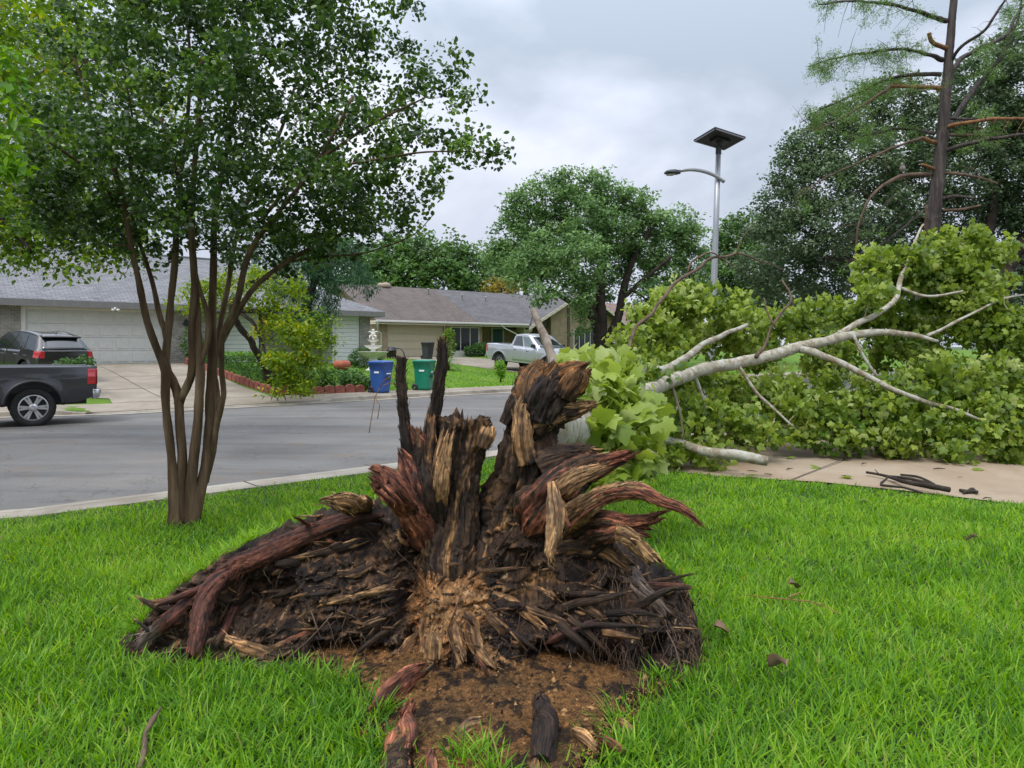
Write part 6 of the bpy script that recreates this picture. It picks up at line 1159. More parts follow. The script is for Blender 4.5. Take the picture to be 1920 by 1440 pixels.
# ================================================================== VEHICLES (x forward, y left, z up)
def wheel(parent, x, y, r_, wd, side, spokes=6):
    m = MB(); h = wd / 2
    prof = [(r_ * .64, -h * .8), (r_ * .72, -h), (r_ * .93, -h * .98), (r_, -h * .72), (r_, h * .72), (r_ * .93, h * .98), (r_ * .72, h), (r_ * .64, h * .8)]
    n = 40; rings = []
    for k in range(n):
        q = 2 * math.pi * k / n; rings.append([((rr * (1 - (.012 if (k % 2 and abs(yy) > h * .6 and rr > r_ * .9) else 0))) * math.cos(q), yy, rr * math.sin(q)) for rr, yy in prof])
    rings.append(rings[0]); m.loft(rings, caps=False, closed=True); t = m.build('wheel', MAT['tyre'], parent, True); t.location = (x, y, r_)
    m = MB(); o = side * h * .62
    for r0, r1, ya, yb in ((.60, .655, -.15, .95), ):
        rings = []
        for k in range(n + 1):
            q = 2 * math.pi * k / n; rings.append([(r_ * r0 * math.cos(q), side * h * ya, r_ * r0 * math.sin(q)), (r_ * r0 * math.cos(q), side * h * yb, r_ * r0 * math.sin(q)), (r_ * r1 * math.cos(q), side * h * yb * .96, r_ * r1 * math.sin(q)), (r_ * r1 * math.cos(q), side * h * ya, r_ * r1 * math.sin(q))])
        m.loft(rings, caps=False)
    for k in range(spokes):
        for dq in (-.13, .13):
            q = 2 * math.pi * k / spokes; M = Matrix.Rotation(-(q + dq), 4, 'Y'); m.box(r_ * .14, r_ * .62, o - .012, o + .012, -.022, .022, M)
    rings = []
    for rr, yy in ((.01, o + side * .03), (r_ * .12, o + side * .03), (r_ * .19, o + side * .014), (r_ * .2, o - side * .03)): rings.append([(rr * math.cos(2 * math.pi * k / 20), yy, rr * math.sin(2 * math.pi * k / 20)) for k in range(20)])
    m.loft(rings); m.build('rim', MAT['rim'], t)
    m = MB(); m.loft([[(r_ * .6 * math.cos(2 * math.pi * k / 24), side * h * .1 * s_, r_ * .6 * math.sin(2 * math.pi * k / 24)) for k in range(24)] for s_ in (-1, 1)]); m.build('brake_drum', MAT['black_plastic'], t)
    return t
def car(name, label, cat, loc, heading, p):
    T_ = empty(name, label, cat, loc, heading); hw = p['hw']; arch = [(p['xr'], p['ra']), (p['xf'], p['ra'])]; zc_ = p['wr']
    X0, X1 = p['tail'], p['nose']
    zhi = lambda x: float(np.interp(x, *zip(*p['top'])))
    zbot = lambda x: float(np.interp(x, [X0, X0 + .35, X1 - .5, X1], [p['zb'] + .12, p['zb'], p['zb'], p['zb'] + .06]))
    def zlo(x):
        z_ = zbot(x)
        for ax, ra in arch:
            d = abs(x - ax)
            if d < ra: z_ = max(z_, zc_ + .04 + math.sqrt(ra * ra - d * d) * .98)
        return z_
    def sy(x, z_):
        t = (z_ - p['zb']) / (zhi(x) - p['zb'] + 1e-6); y = hw * (1 - .05 * (t - .5) ** 2 * 4 * (1 if t > .5 else .8)) + .012 * math.exp(-((t - .72) / .06) ** 2)
        for ax, ra in arch:
            d = math.hypot(x - ax, z_ - zc_ - .04) - ra; y += p.get('flare', .03) * math.exp(-(max(d, 0) / .09) ** 2)
        e = max(0, (x - (X1 - .7)) / .7); y *= 1 - .13 * e * e; e = max(0, ((X0 + .35) - x) / .35); y *= 1 - .035 * e * e
        return y
    xs = sorted(set(list(np.linspace(X0, X1, 84)) + [a + s_ * r_ * q for a, r_ in arch for s_ in (-1, 1) for q in (.9999, .97, .9, .8)]))
    def sidegrid(m, sg, xr=xs, off=0, zt=0, zb_=0, rows=12):
        G = []
        for x in xr:
            a, b = zlo(x) + zb_, zhi(x) - zt; G.append([(x, sg * (sy(x, a + (b - a) * t) + off), a + (b - a) * t) for t in np.linspace(0, 1, rows)])
        m.grid(G)
    m = MB()
    for sg in (-1, 1):
        sidegrid(m, sg)
        for i in range(len(xs) - 1): # inward lip of the arches and sills
            a, b = xs[i], xs[i + 1]; za, zb2 = zlo(a), zlo(b); m.grid([[(a, sg * sy(a, za), za), (a, sg * (hw - .28), za)], [(b, sg * sy(b, zb2), zb2), (b, sg * (hw - .28), zb2)]])
    cb, cf = p['belt'][0][0], p['belt'][-1][0]
    hx = np.linspace(cf - .25, X1, 14)
    m.grid([[(x, sy(x, zhi(x)) * t, zhi(x) + .05 * (1 - t * t) * (1 if x < X1 - .05 else .4)) for t in np.linspace(-1, 1, 13)] for x in hx])
    fz = np.linspace(zbot(X1), zhi(X1), 8); m.grid([[(X1 + .05 * math.sin(math.pi * (k + .5) / 9) * (1 - t * t * .6), sy(X1, z_) * t, z_) for t in np.linspace(-1, 1, 9)] for k, z_ in enumerate(fz)])
    rz_ = np.linspace(zbot(X0), zhi(X0), 8); m.grid([[(X0 - .02 * math.sin(math.pi * k / 7), sy(X0, z_) * t, z_) for t in np.linspace(-1, 1, 9)] for k, z_ in enumerate(rz_)])
    if p['bed']:
        for sg in (-1, 1): m.grid([[(x, sg * sy(x, zhi(x)), zhi(x)), (x, sg * (hw - .07), zhi(x) + .018), (x, sg * (hw - .14), zhi(x) + .012), (x, sg * (hw - .145), zhi(x) - .06)] for x in np.linspace(X0, cb + .12, 20)])
        m.box(X0, X0 + .07, -(hw - .12), hw - .12, zhi(X0) - .5, zhi(X0) + .01)
    else: m.grid([[(x, sy(x, zhi(x)) * t, zhi(x)) for t in (-1, 1)] for x in np.linspace(X0, cf, 8)])
    body = m.build('body', MAT[p['paint']], T_, True)
    MB().box(X0 + .15, X1 - .2, -(hw - .3), hw - .3, p['zb'] - .06, zhi(X0 + .6) - (.42 if p['bed'] else .1)).build('underbody', MAT['black_plastic'], T_)
    if p['bed']:
        m = MB(); bz = zhi(X0) - .5; m.box(X0 + .08, cb, -(hw - .15), hw - .15, bz - .03, bz); m.box(cb - .02, cb + .04, -(hw - .16), hw - .16, bz + .001, zhi(cb)); 
        for sg in (-1, 1): m.box(X0 + .08, cb - .03, sg * (hw - .147) - .002, sg * (hw - .147) + .002, bz + .001, zhi(X0) - .02)
        m.build('bed_liner', MAT['black_plastic'], T_)
        tg = MB(); tg.box(X0 - .035, X0 - .004, -(hw - .17), hw - .17, p['zb'] + .32, zhi(X0) + .015); tg = tg.build('tailgate', MAT[p['paint']], T_, False, .012); MB().box(X0 - .05, X0 - .036, -.14, .14, zhi(X0) - .14, zhi(X0) - .07).build('handle', MAT['black_plastic'], tg)
    # greenhouse
    (bx0, by0, bz0), (bx1, by1, bz1) = p['belt']; (rx0, ry0, rz0), (rx1, ry1, rz1) = p['roof']
    def ring(t, grow=0):
        a0 = bx0 + (rx0 - bx0) * t; a1 = bx1 + (rx1 - bx1) * t; w0 = by0 + (ry0 - by0) * t; w1 = by1 + (ry1 - by1) * t; z0_ = bz0 + (rz0 - bz0) * t; z1_ = bz1 + (rz1 - bz1) * t; P = []
        for q in np.linspace(0, 1, 9): P.append((a0 + (a1 - a0) * q, w0 + (w1 - w0) * q, z0_ + (z1_ - z0_) * q + (p.get('arc', .05) * math.sin(math.pi * q) * t)))
        c = [(a1 + .10 * (1 - (y_ / w1) ** 2) * (1 if True else 0), y_, z1_ + .03 * (1 - (y_ / w1) ** 2) * t) for y_ in (w1 * .6, 0, -w1 * .6)]
        P += c; P += [(x, -y_, z_) for x, y_, z_ in P[8::-1]]; P += [(a0 - .03 * (1 - (y_ / w0) ** 2), y_, z0_ + .03 * (1 - (y_ / w0) ** 2) * t) for y_ in (-w0 * .6, 0, w0 * .6)]
        return P
    m = MB(); rs = [ring(t) for t in (0, .25, .5, .75, .93)]; m.loft(rs, caps=False)
    cab = m.build('cabin', MAT[p['paint']], T_, True)
    m = MB(); top_ = ring(1.0); edge = ring(.93); cen = Vector(((rx0 + rx1) / 2, 0, max(rz0, rz1)))
    in1 = [Vector(q) * .72 + cen * .28 + Vector((0, 0, .035)) for q in top_]; in2 = [Vector(q) * .35 + cen * .65 + Vector((0, 0, .055)) for q in top_]
    m.loft([edge, top_, in1, in2]); m.build('roof_panel', MAT[p.get('roofpaint', p['paint'])], T_, True)
    def sidept(q, t, sg, off):
        x = (bx0 + (bx1 - bx0) * q) * (1 - t) + (rx0 + (rx1 - rx0) * q) * t; y_ = (by0 + (by1 - by0) * q) * (1 - t) + (ry0 + (ry1 - ry0) * q) * t; z_ = (bz0 + (bz1 - bz0) * q) * (1 - t) + (rz0 + (rz1 - rz0) * q) * t + p.get('arc', .05) * math.sin(math.pi * q) * t
        return (x, sg * (y_ + off), z_)
    for sg in (-1, 1):
        for q0, q1 in p['sidewin']:
            m = MB(); m.grid([[sidept(q, t, sg, .008 - .0 * t) for t in np.linspace(.07, .86, 4)] for q in np.linspace(q0, q1, 5)]); w_ = m.build('side_window', MAT['pale_glass' if (q0 > .45 and p['bed']) else 'car_glass'], T_, False, 0, .006)
        m = MB(); M = None; y_ = by1 + .09; m.box(bx1 - .42, bx1 - .27, sg * y_ - .1, sg * y_ + .1, bz1 + .03, bz1 + .2); m.box(bx1 - .36, bx1 - .3, sg * y_ - .16 * sg - .05, sg * y_, bz1 + .0, bz1 + .05); m.build('mirror', MAT['black_plastic'], T_, False, .03)
        for d0, d1 in p['doors']:
            xr = np.linspace(d0, d1, 14); ok = [x for x in xr if zlo(x) < p['zb'] + .5]
            m = MB(); sidegrid(m, sg, ok, .005, .03, .09, 8); d_ = m.build('door', MAT[p['paint']], T_, True, 0, .012); hx_ = d0 + .12; MB().box(hx_, hx_ + .2, sg * (hw + .004) - .018, sg * (hw + .004) + .018, zhi(hx_) - .2, zhi(hx_) - .16).build('handle', MAT[p.get('handle', 'chrome')], d_, False, .008)
    def endwin(nm, x_b, x_r, wb, wr_, zb0, zr0, fwd, par=T_):
        G = []
        for t in np.linspace(.08, .84, 5):
            x = x_b + (x_r - x_b) * t; w_ = (wb + (wr_ - wb) * t) * .88; z_ = zb0 + (zr0 - zb0) * t; G.append([(x + fwd * (.012 + (.10 if fwd > 0 else .03) * (1 - (q * .88) ** 2)), w_ * q, z_ + .03 * (1 - (q * .88) ** 2) * t) for q in np.linspace(-1, 1, 9)])
        return MB().grid(G).build(nm, MAT['car_glass'], par, True, 0, .004)
    endwin('windscreen', bx1, rx1, by1, ry1, bz1, rz1, 1); endwin('rear_window', bx0, rx0, by0, ry0, bz0, rz0, -1)
    for ax, _ in arch:
        for sg in (-1, 1): wheel(T_, ax, sg * (hw - p['ww'] / 2 - .01), p['wr'], p['ww'], sg, p.get('spokes', 6))
    # lamps, bumpers, grille
    for sg in (-1, 1):
        z0_, z1_ = p['tl']; m = MB(); x0_, x1_ = X0 - .03, X0 + p['tlx']; G = []
        ring_ = lambda z_: [(x0_, sg * (hw - .20), z_), (x0_ - .005, sg * (hw - .08), z_), (x0_ + .05, sg * (sy(X0, z_) + .012), z_), (x1_, sg * (sy(x1_, z_) + .012), z_), (x1_, sg * (hw - .15), z_), (x0_ + .03, sg * (hw - .2), z_)]
        m.loft([ring_(z_) for z_ in np.linspace(z0_, z1_, 5)]); tl = m.build('tail_light', MAT['red_lens'], T_, False, .008)
        if p['bed']: MB().box(x0_ - .012, x0_ - .006, sg * (hw - .14) - .04, sg * (hw - .14) + .04, z0_ + .1, z0_ + .17).build('lens', MAT['clear_lens'], tl)
        hz0, hz1 = p['hl']; m = MB(); m.loft([[(X1 - .25, sg * (sy(X1 - .25, z_) + .006), z_), (X1 - .03, sg * (sy(X1, z_) + .01), z_), (X1 + .035, sg * (hw - .30), z_), (X1 + .04, sg * (hw - .52), z_), (X1 - .1, sg * (hw - .5), z_)] for z_ in (hz0, hz1)]); m.build('headlight', MAT['clear_lens'], T_, False, .01)
    gz0, gz1 = p['grille']; m = MB(); m.box(X1 + .02, X1 + .06, -(hw - .54), hw - .54, gz0, gz1); gr = m.build('grille', MAT['black_plastic'], T_, False, .01); m = MB()
    for k in range(4): zz = gz0 + (gz1 - gz0) * (k + .5) / 4; m.box(X1 + .061, X1 + .08, -(hw - .56), hw - .56, zz - .018, zz + .018)
    m.build('grille_bar', MAT['chrome'], gr, False, .005)
    bp = 'chrome' if p['bed'] else p['paint']
    m = MB(); m.loft([[(X1 - .12, sg_ * 1, 0)] for sg_ in ()]) if False else None
    def bumper(x, dirx, z0_, z1_, mat):
        m = MB(); rings = []
        for t in np.linspace(-1, 1, 11): xx = x + dirx * (.16 - .10 * abs(t) ** 3); y_ = (hw - .02) * t; rings.append([(x - dirx * .06, y_, z0_), (xx, y_, z0_ + .03), (xx + dirx * .02, y_, (z0_ + z1_) / 2), (xx, y_, z1_ - .02), (x - dirx * .06, y_, z1_)])
        m.loft(rings); return m.build('bumper', MAT[mat], T_, True, .01)
    bumper(X0, -1, p['zb'] + .05, p['zb'] + .27, bp); bumper(X1, 1, p['zb'] + .02, p['zb'] + .25, bp)
    MB().box(X0 - .19, X0 - .165, -.16, .16, p['zb'] + .10, p['zb'] + .22).build('licence_plate', MAT['white_label'], T_)
    if p.get('spoiler'):
        m = MB(); m.loft([[(rx0 + .15, y_, rz0 + .03), (rx0 - .22, y_, rz0 - .0), (rx0 - .2, y_, rz0 - .045), (rx0 + .1, y_, rz0 - .03)] for y_ in np.linspace(-ry0 + .03, ry0 - .03, 9)]); m.build('spoiler', MAT[p['paint']], T_, True); m = MB(); m.tube([(rx0 + .25, 0, rz0 + .06), (rx0 + .05, 0, rz0 + .2)], [.012, .004], 6); m.build('antenna', MAT['black_plastic'], T_)
    if p.get('mould'):
        for sg in (-1, 1):
            for ax, ra in arch:
                m = MB(); G = []
                for q in np.linspace(0, math.pi, 22): G.append([(ax + (ra + d) * math.cos(q), sg * (hw + .045 - abs(d) * .2), zc_ + .04 + (ra + d) * math.sin(q) * .98) for d in (-.012, .05)])
                m.grid(G).build('arch_moulding', MAT[p['mould']], T_, True, 0, .02)
    return T_
PK = dict(hw=1.0, xr=-1.72, xf=1.98, ra=.51, wr=.415, ww=.28, tail=-2.86, nose=2.86, zb=.50, top=[(-2.9, 1.33), (-.7, 1.34), (1.0, 1.30), (1.9, 1.29), (2.6, 1.22), (2.9, 1.12)], belt=[(-.86, .955, 1.32), (1.28, .955, 1.29)], roof=[(-.70, .74, 1.90), (.30, .74, 1.92)], sidewin=[(.08, .46), (.50, .90)], doors=[(-.68, .22), (.26, 1.22)], bed=True, tl=(.93, 1.29), tlx=.16, hl=(.93, 1.12), grille=(.72, 1.14), arc=.03, flare=.03)
SV = dict(hw=.89, xr=-1.28, xf=1.34, ra=.39, wr=.335, ww=.22, tail=-2.15, nose=2.2, zb=.30, top=[(-2.15, 1.05), (-1.5, 1.08), (.9, 1.0), (1.6, .92), (2.2, .74)], belt=[(-2.08, .83, 1.06), (1.25, .83, .99)], roof=[(-1.66, .62, 1.53), (.30, .64, 1.55)], sidewin=[(.08, .26), (.29, .55), (.58, .90)], doors=[(-.95, -.08), (-.04, .92)], bed=False, tl=(.84, 1.06), tlx=.30, hl=(.62, .78), grille=(.45, .62), arc=.10, spoiler=True, spokes=5, handle='chrome')
hd = lambda dx, dy: math.atan2(dy, dx)
P1 = dict(PK, paint='charcoal_paint', top=[(-2.9, 1.25), (-.7, 1.27), (1.0, 1.27), (1.9, 1.26), (2.6, 1.2), (2.9, 1.1)], tl=(.88, 1.21))
rear_ax = gz(62, 14.95); h1 = hd(-.80, -.60); fw = Vector((math.cos(h1), math.sin(h1), 0)); lf = Vector((-math.sin(h1), math.cos(h1), 0))
car('pickup_truck', 'dark charcoal pickup with open bed and chrome bumper parked by the far kerb', 'pickup truck', Vector((*(rear_ax + fw * 1.72 - lf * .88).xy, -.095)), h1, dict(P1, mould='black_plastic'))
h2 = hd(.6557, -.755); sa = (25.0, 27.0)
c2 = us(*sa, z(*sa)); slope = (z(25, 28.9) - z(25, 25.2)) / 3.7
t2 = car('pickup_truck', 'silver crew-cab pickup parked on the driveway of the tan brick house', 'pickup truck', c2 + Vector((0, 0, .02)), h2, dict(PK, paint='silver_paint', mould='dark_plastic'))
t2.rotation_euler = (0, math.atan(slope), h2)
sp_ = us(3.4, 28.0, 0); h3 = hd(-.86, .51); s3 = (z(3.4, 29.3) - z(3.4, 26.7)) / 2.6 * .7
t3 = car('hatchback', 'black hatchback with roof spoiler parked nose-in before the white garage door', 'car', Vector((sp_.x, sp_.y, z(3.4, 28.0) + .01)), h3, dict(SV, paint='black_paint'))
t3.scale = (.95,) * 3; t3.rotation_euler = (0, -math.atan(s3), h3)
# ================================================================== STREET FURNITURE, BINS, YARD THINGS, DEBRIS
# solar street lamp
LP = gz(1330, 14.3); LP.z = .0; LT = empty('street_lamp', 'tall grey solar street lamp with curved arm and tilted black panel', 'street lamp', LP)
lean = lambda zz: Vector(((at(1347, 283, 14.3).x - LP.x) * zz / 5.55, 0, zz))
m = MB(); m.tube([lean(zz) for zz in (-.1, 1, 2.5, 4, 5.58)], [.085, .078, .068, .058, .05], 20); m.build('pole', MAT['galvanised'], LT, True)
MB().lathe([(.0, 0), (.16, 0), (.16, .03), (.1, .05), (.09, .16), (0, .16)], (0, 0, 0), 16).build('base_plate', MAT['galvanised'], LT)
pt = lambda px, py, Y=14.3: at(px, py, Y) - LP
m = MB(); q = catmull([tuple(pt(*p)) for p in ((1358, 341, 14.25), (1340, 329, 14.22), (1318, 321, 14.2), (1295, 318, 14.18), (1275, 320, 14.16))], 22); m.tube([Vector(v) for v in q], .036, 12); arm = m.build('arm', MAT['galvanised'], LT, True)
m = MB(); c = pt(1263, 323, 14.15); d = Vector((-1, -.12, -.02)).normalized(); s_ = Vector((.12, -1, 0)).normalized(); rings = []
for t, wd, th in ((-.14, .03, .03), (-.08, .07, .04), (.0, .11, .045), (.10, .12, .035), (.17, .10, .02)):
    o = c + d * t; rings.append([o + s_ * wd * a + Vector((0, 0, th * b)) for a, b in ((-1, -.3), (-.8, -1), (.8, -1), (1, -.3), (.7, 1), (-.7, 1))])
m.loft(rings); hd_ = m.build('lamp_head', MAT['dark_plastic'], LT, False, .008)
m = MB(); o = c + d * .06; m.loft([[o + d * a + s_ * .08 * b + Vector((0, 0, zz)) for a, b in ((-.07, -1), (.07, -1), (.07, 1), (-.07, 1))] for zz in (-.055, -.048)]); m.build('lens', MAT['lamp_lens'], hd_)
# panel: four corners in the picture (1301,265) left, (1341,240) back, (1399,259) right, (1357,283) front
cpt = [pt(1301, 265, 14.2), pt(1341, 241, 13.72), pt(1399, 259, 14.3), pt(1357, 282, 14.9)]
ex = (cpt[3] - cpt[0] + cpt[2] - cpt[1]) * .5; ey = (cpt[1] - cpt[0] + cpt[2] - cpt[3]) * .5; cm = (cpt[0] + cpt[1] + cpt[2] + cpt[3]) / 4; up = ex.cross(ey).normalized(); up = up if up.z > 0 else -up
K = [cm - ex / 2 - ey / 2, cm + ex / 2 - ey / 2, cm + ex / 2 + ey / 2, cm - ex / 2 + ey / 2]
m = MB(); m.loft([[v + up * .0 for v in K], [v + up * .035 for v in K]]); pn_ = m.build('solar_panel', MAT['panel'], LT)
m = MB()
for i in range(4):
    a, b = K[i], K[(i + 1) % 4]; dr_ = (b - a).normalized(); inn = (cm - (a + b) / 2).normalized(); m.loft([[e_ - up * .008, e_ + inn * .025 - up * .008, e_ + inn * .025 - up * .001, e_ - up * .001] for e_ in (a + dr_ * .026, b - dr_ * .026)])
m.build('panel_frame', MAT['galvanised'], pn_)
m = MB(); tp_ = lean(5.58); m.tube([tp_ - Vector((0, 0, .1)), tp_ + Vector((0, 0, .05)), cm - up * .12], [.06, .055, .04], 12); m.tube([cm - up * .13, cm - up * .002], [.05, .09], 12); q_ = cm - up * .055
m.loft([[q_ + ex * a * .22 + ey * b * .16 + up * zz for a, b in ((-1, -1), (1, -1), (1, 1), (-1, 1))] for zz in (0, .052)]); m.build('bracket', MAT['black_plastic'], LT)
# wheeled bins
def bin_(label, loc, rz, col, text=True, h=1.08, w_=.56, dp=.66):
    T_ = empty('wheeled_bin', label, 'bin', loc, rz, 'wheeled rubbish bins'); m = MB()
    def rr(hx, hy, zz, r_=.07, off=0):
        P = []
        for cx_, cy_, a0 in ((1, 1, 0), (-1, 1, 90), (-1, -1, 180), (1, -1, 270)):
            for k in range(5): q = R(a0 + k * 22.5); P.append((cx_ * (hx - r_) + r_ * math.cos(q), cy_ * (hy - r_) + r_ * math.sin(q) + off, zz))
        return P
    a, b = w_ / 2, dp / 2
    m.loft([rr(a * .76, b * .74, .02, .06, .03), rr(a * .78, b * .77, .10, .06, .03), rr(a * .93, b * .93, h * .72, .07), rr(a * .94, b * .94, h * .74), rr(a * .99, b * .99, h * .76), rr(a * 1.0, b * 1.0, h * .93), rr(a * 1.05, b * 1.05, h * .935), rr(a * 1.05, b * 1.05, h * .955)])
    m.build('body', MAT[col], T_, True, 0)
    m = MB(); m.loft([rr(a * 1.07, b * 1.07, h * .957, .08), rr(a * 1.09, b * 1.09, h * .975, .08), rr(a * 1.05, b * 1.05, h * .995, .08), rr(a * .8, b * .8, h * 1.02, .06), rr(a * .2, b * .2, h * 1.03, .03)]); lid = m.build('lid', MAT[col], T_, True)
    m = MB(); m.tube([(-a * .8, b * 1.03, h * .9), (-a * .8, b * 1.2, h * .93), (a * .8, b * 1.2, h * .93), (a * .8, b * 1.03, h * .9)], .018, 8); m.build('handle', MAT[col], T_)
    for sx in (-1, 1):
        m = MB(); rings = []
        for k in range(21): q = 2 * math.pi * k / 20; rings.append([(sx * a * .80 + xx, b * .82 + rr_ * math.cos(q), .125 + rr_ * math.sin(q)) for rr_, xx in ((.03, -.03), (.115, -.03), (.125, -.015), (.125, .015), (.115, .03), (.03, .03))])
        m.loft(rings, caps=False); m.build('wheel', MAT['black_plastic'], T_, True)
    if text:
        m = MB(); m.box(-a * .45, a * .45, -b * .985 - .002, -b * .975, h * .60, h * .64); m.build('label_strip', MAT['white_label'], T_)
        m = MB(); M = Matrix.Translation((-a * .97, -.02, h * .66)); m.box(-.006, .004, -.10, .10, -.03, .03, M); m.build('label_strip', MAT['white_label'], T_)
        m = MB(); m.box(-a * .35, a * .35, -b * .96, -b * .92, h * .42, h * .52); m.build('grab_recess', MAT['dark_plastic'], T_)
    return T_
bin_('bright blue wheeled bin standing on the far sidewalk', us(12.5, 21.2, .02), R(62), 'blue_plastic')
bin_('green wheeled bin with white stripe on the far sidewalk', us(14.4, 21.4, .03), R(72), 'green_plastic')
bin_('dark grey wheeled bin standing against the cream garage door', us(24.95, 36.7, z(24.95, 36.7)), R(50), 'dark_plastic', False, 1.05)
b_ = bin_('blue and white wheeled bin tucked beside the wooden fence', us(45.6, 39.9, .87), ANG, 'blue_plastic', False, 1.1)
for c_ in b_.children:
    if c_.name.startswith('lid'): c_.data.materials[0] = MAT['white_label']; c_['label'] = 'pale white lid'
# shop vacuum with hose before the garage
VC = empty('shop_vacuum', 'black drum vacuum with curved hose on the driveway by the cream garage', 'vacuum', us(23.2, 38.1, z(23.2, 38.1)))
m = MB(); m.lathe([(0, .08), (.27, .08), (.30, .12), (.31, .45), (.33, .46), (.33, .50), (.27, .53), (.25, .66), (.17, .72), (0, .73)], (0, 0, 0), 20); m.build('drum', MAT['black_plastic'], VC, True)
m = MB(); m.tube([Vector(v) for v in catmull([(.25, -.1, .6), (.5, -.2, .62), (.75, -.25, .45), (.85, -.3, .1), (.6, -.4, .03)], 20)], .035, 8); m.build('hose', MAT['dark_plastic'], VC, True)
for k in range(4):
    q = k * math.pi / 2 + .5; m = MB(); m.lathe([(0, 0), (.04, 0), (.05, .05), (.03, .1), (0, .1)], (.26 * math.cos(q), .26 * math.sin(q), 0), 8); m.build('castor', MAT['dark_plastic'], VC, True)
# tiered fountain
fa = (16.77, 29.15); FO = empty('garden_fountain', 'white three-tiered stone fountain with scalloped basins on the lawn', 'fountain', us(*fa, z(*fa)))
sc8 = lambda q, r_, zz: 1 + .06 * math.cos(10 * q) * min(1, r_ / .3)
MB().lathe([(0, 0), (.36, 0), (.36, .06), (.26, .12), (.2, .2), (.17, .38), (.22, .5), (.19, .6), (.14, .62), (0, .62)], (0, 0, 0), 24).build('pedestal', MAT['stone_white'], FO, True)
def basin(z0, r_, hh, st): m = MB(); m.lathe([(.05, z0), (r_ * .35, z0 + .02), (r_ * .75, z0 + hh * .5), (r_ * .97, z0 + hh * .9), (r_ * 1.02, z0 + hh), (r_ * .93, z0 + hh), (r_ * .7, z0 + hh * .62), (st, z0 + hh * .35), (st * .8, z0 + hh * .9), (st, z0 + hh + .14), (0, z0 + hh + .15)], (0, 0, 0), 40, sc8); m.build('basin', MAT['stone_white'], FO, True)
basin(.60, .68, .30, .12); basin(1.0, .42, .20, .10); basin(1.32, .27, .14, .07)
m = MB(); m.lathe([(.0, 1.58), (.08, 1.58), (.07, 1.64), (.10, 1.70), (.10, 1.78), (.05, 1.83), (.07, 1.88), (.065, 1.93), (.0, 1.96)], (0, 0, 0), 14)
for sg in (-1, 1): m.tube([(sg * .07, 0, 1.78), (sg * .16, -.03, 1.84), (sg * .22, 0, 1.80)], [.035, .028, .02], 7); m.tube([(sg * .05, -.04, 1.66), (sg * .14, -.1, 1.62), (sg * .15, -.1, 1.50)], [.045, .04, .025], 7)
m.build('cherub', MAT['stone_white'], FO, True)
# terracotta pot, edging bricks
m = MB(); m.lathe([(0, 0), (.26, 0), (.38, .15), (.40, .28), (.33, .40), (.27, .42), (.24, .40), (0, .36)], (0, 0, 0), 20); o = m.build('terracotta_pot', MAT['terracotta'], None, True); o.location = us(15.2, 29.2, z(15.2, 29.2)); tag(o, 'round red terracotta pot beside the clipped round shrub', 'pot')
eb = None; pts_ = [(a, 21.72 - .01 * (a - 11), 0) for a in np.arange(9.7, 12.3, .38)] + [(9.12, s, math.pi / 2) for s in np.arange(22.2, 31.2, .42)] + [(9.12 + .22 * k, 22.0 - .08 * k, -.3) for k in range(1, 4)]
for i, (a, s, rt_) in enumerate(pts_):
    if eb is None:
        m = MB(); P_ = [(-.17, -.06), (.17, -.06)] + [(.17 * math.cos(q), .12 + .09 * math.sin(q)) for q in np.linspace(0, math.pi, 9)]; m.prism(P_, -.05, .05); eb = m.build('edging_brick', MAT['edging_brick'], None, False, .012); o = eb
        tag(o, 'red scalloped edging brick round the planted bed across the street', 'brick', 'red edging bricks along the hedge bed')
    else: o = eb.copy(); C.objects.link(o)
    o.location = us(a, s, z(a, s) + .05); o.rotation_euler = (rng.normal() * .05, rng.normal() * .06, ANG + rt_ + rng.normal() * .06); o.scale = (1, 1, .9 + .3 * rng.random())
# broken pale limb on the driveway
m = MB(); polytube(m, [(1228, 820, 9.35, 6), (1270, 831, 9.2, 7.5), (1330, 849, 8.9, 9), (1390, 855, 8.7, 10), (1437, 861, 8.6, 9.5)], 14, None, .035); o = m.build('fallen_limb', MAT['sycamore_bark'], None, True); tag(o, 'pale broken limb lying on the driveway with its sawn end at right', 'limb')
# dark dead sticks on the driveway
def stick(name, label, cat, paths, mat='dead_branch', zmin=None):
    m = MB()
    for p in paths: polytube(m, p, 7, None, .012)
    o = m.build(name, MAT[mat], None, True); return tag(o, label, cat)
def gpx(px, py, up=.03): Y = F * (EYE - up) / (py - HOR); return Y
def gp4(px, py, r_, up=.03): return (px, py, gpx(px, py, up), r_)
stick('dead_branch', 'dark forked dead branch lying on the near driveway', 'branch', [[gp4(1625, 886, 2.2, .05), gp4(1660, 892, 3, .06), (1700, 903, 7.95, 4.5), (1740, 911, 7.7, 5.5), (1780, 918, 7.5, 5.5)], [gp4(1665, 893, 2.5, .06), (1700, 896, 8.15, 3), (1740, 905, 7.9, 2.4)], [gp4(1690, 890, 2, .06), (1720, 893, 8.2, 2.5), (1752, 908, 7.8, 2)], [(1664, 894, 8.1, 2), (1652, 910, 7.85, 2.5), (1690, 914, 7.75, 2.2), (1730, 924, 7.55, 1.8)], [(1650, 890, 8.3, 1), (1641, 880, 8.4, .7)]], 'dark_bark')
stick('twig_clump', 'small dark knot of twigs on the driveway right of the dead branch', 'twig', [[gp4(1800, 919, 3), gp4(1815, 922, 4), gp4(1832, 921, 3)], [gp4(1812, 923, 2), gp4(1822, 917, 3), gp4(1832, 925, 2)], [gp4(1806, 924, 2), gp4(1818, 920, 2.5), gp4(1826, 917, 1.5)]], 'dark_bark')
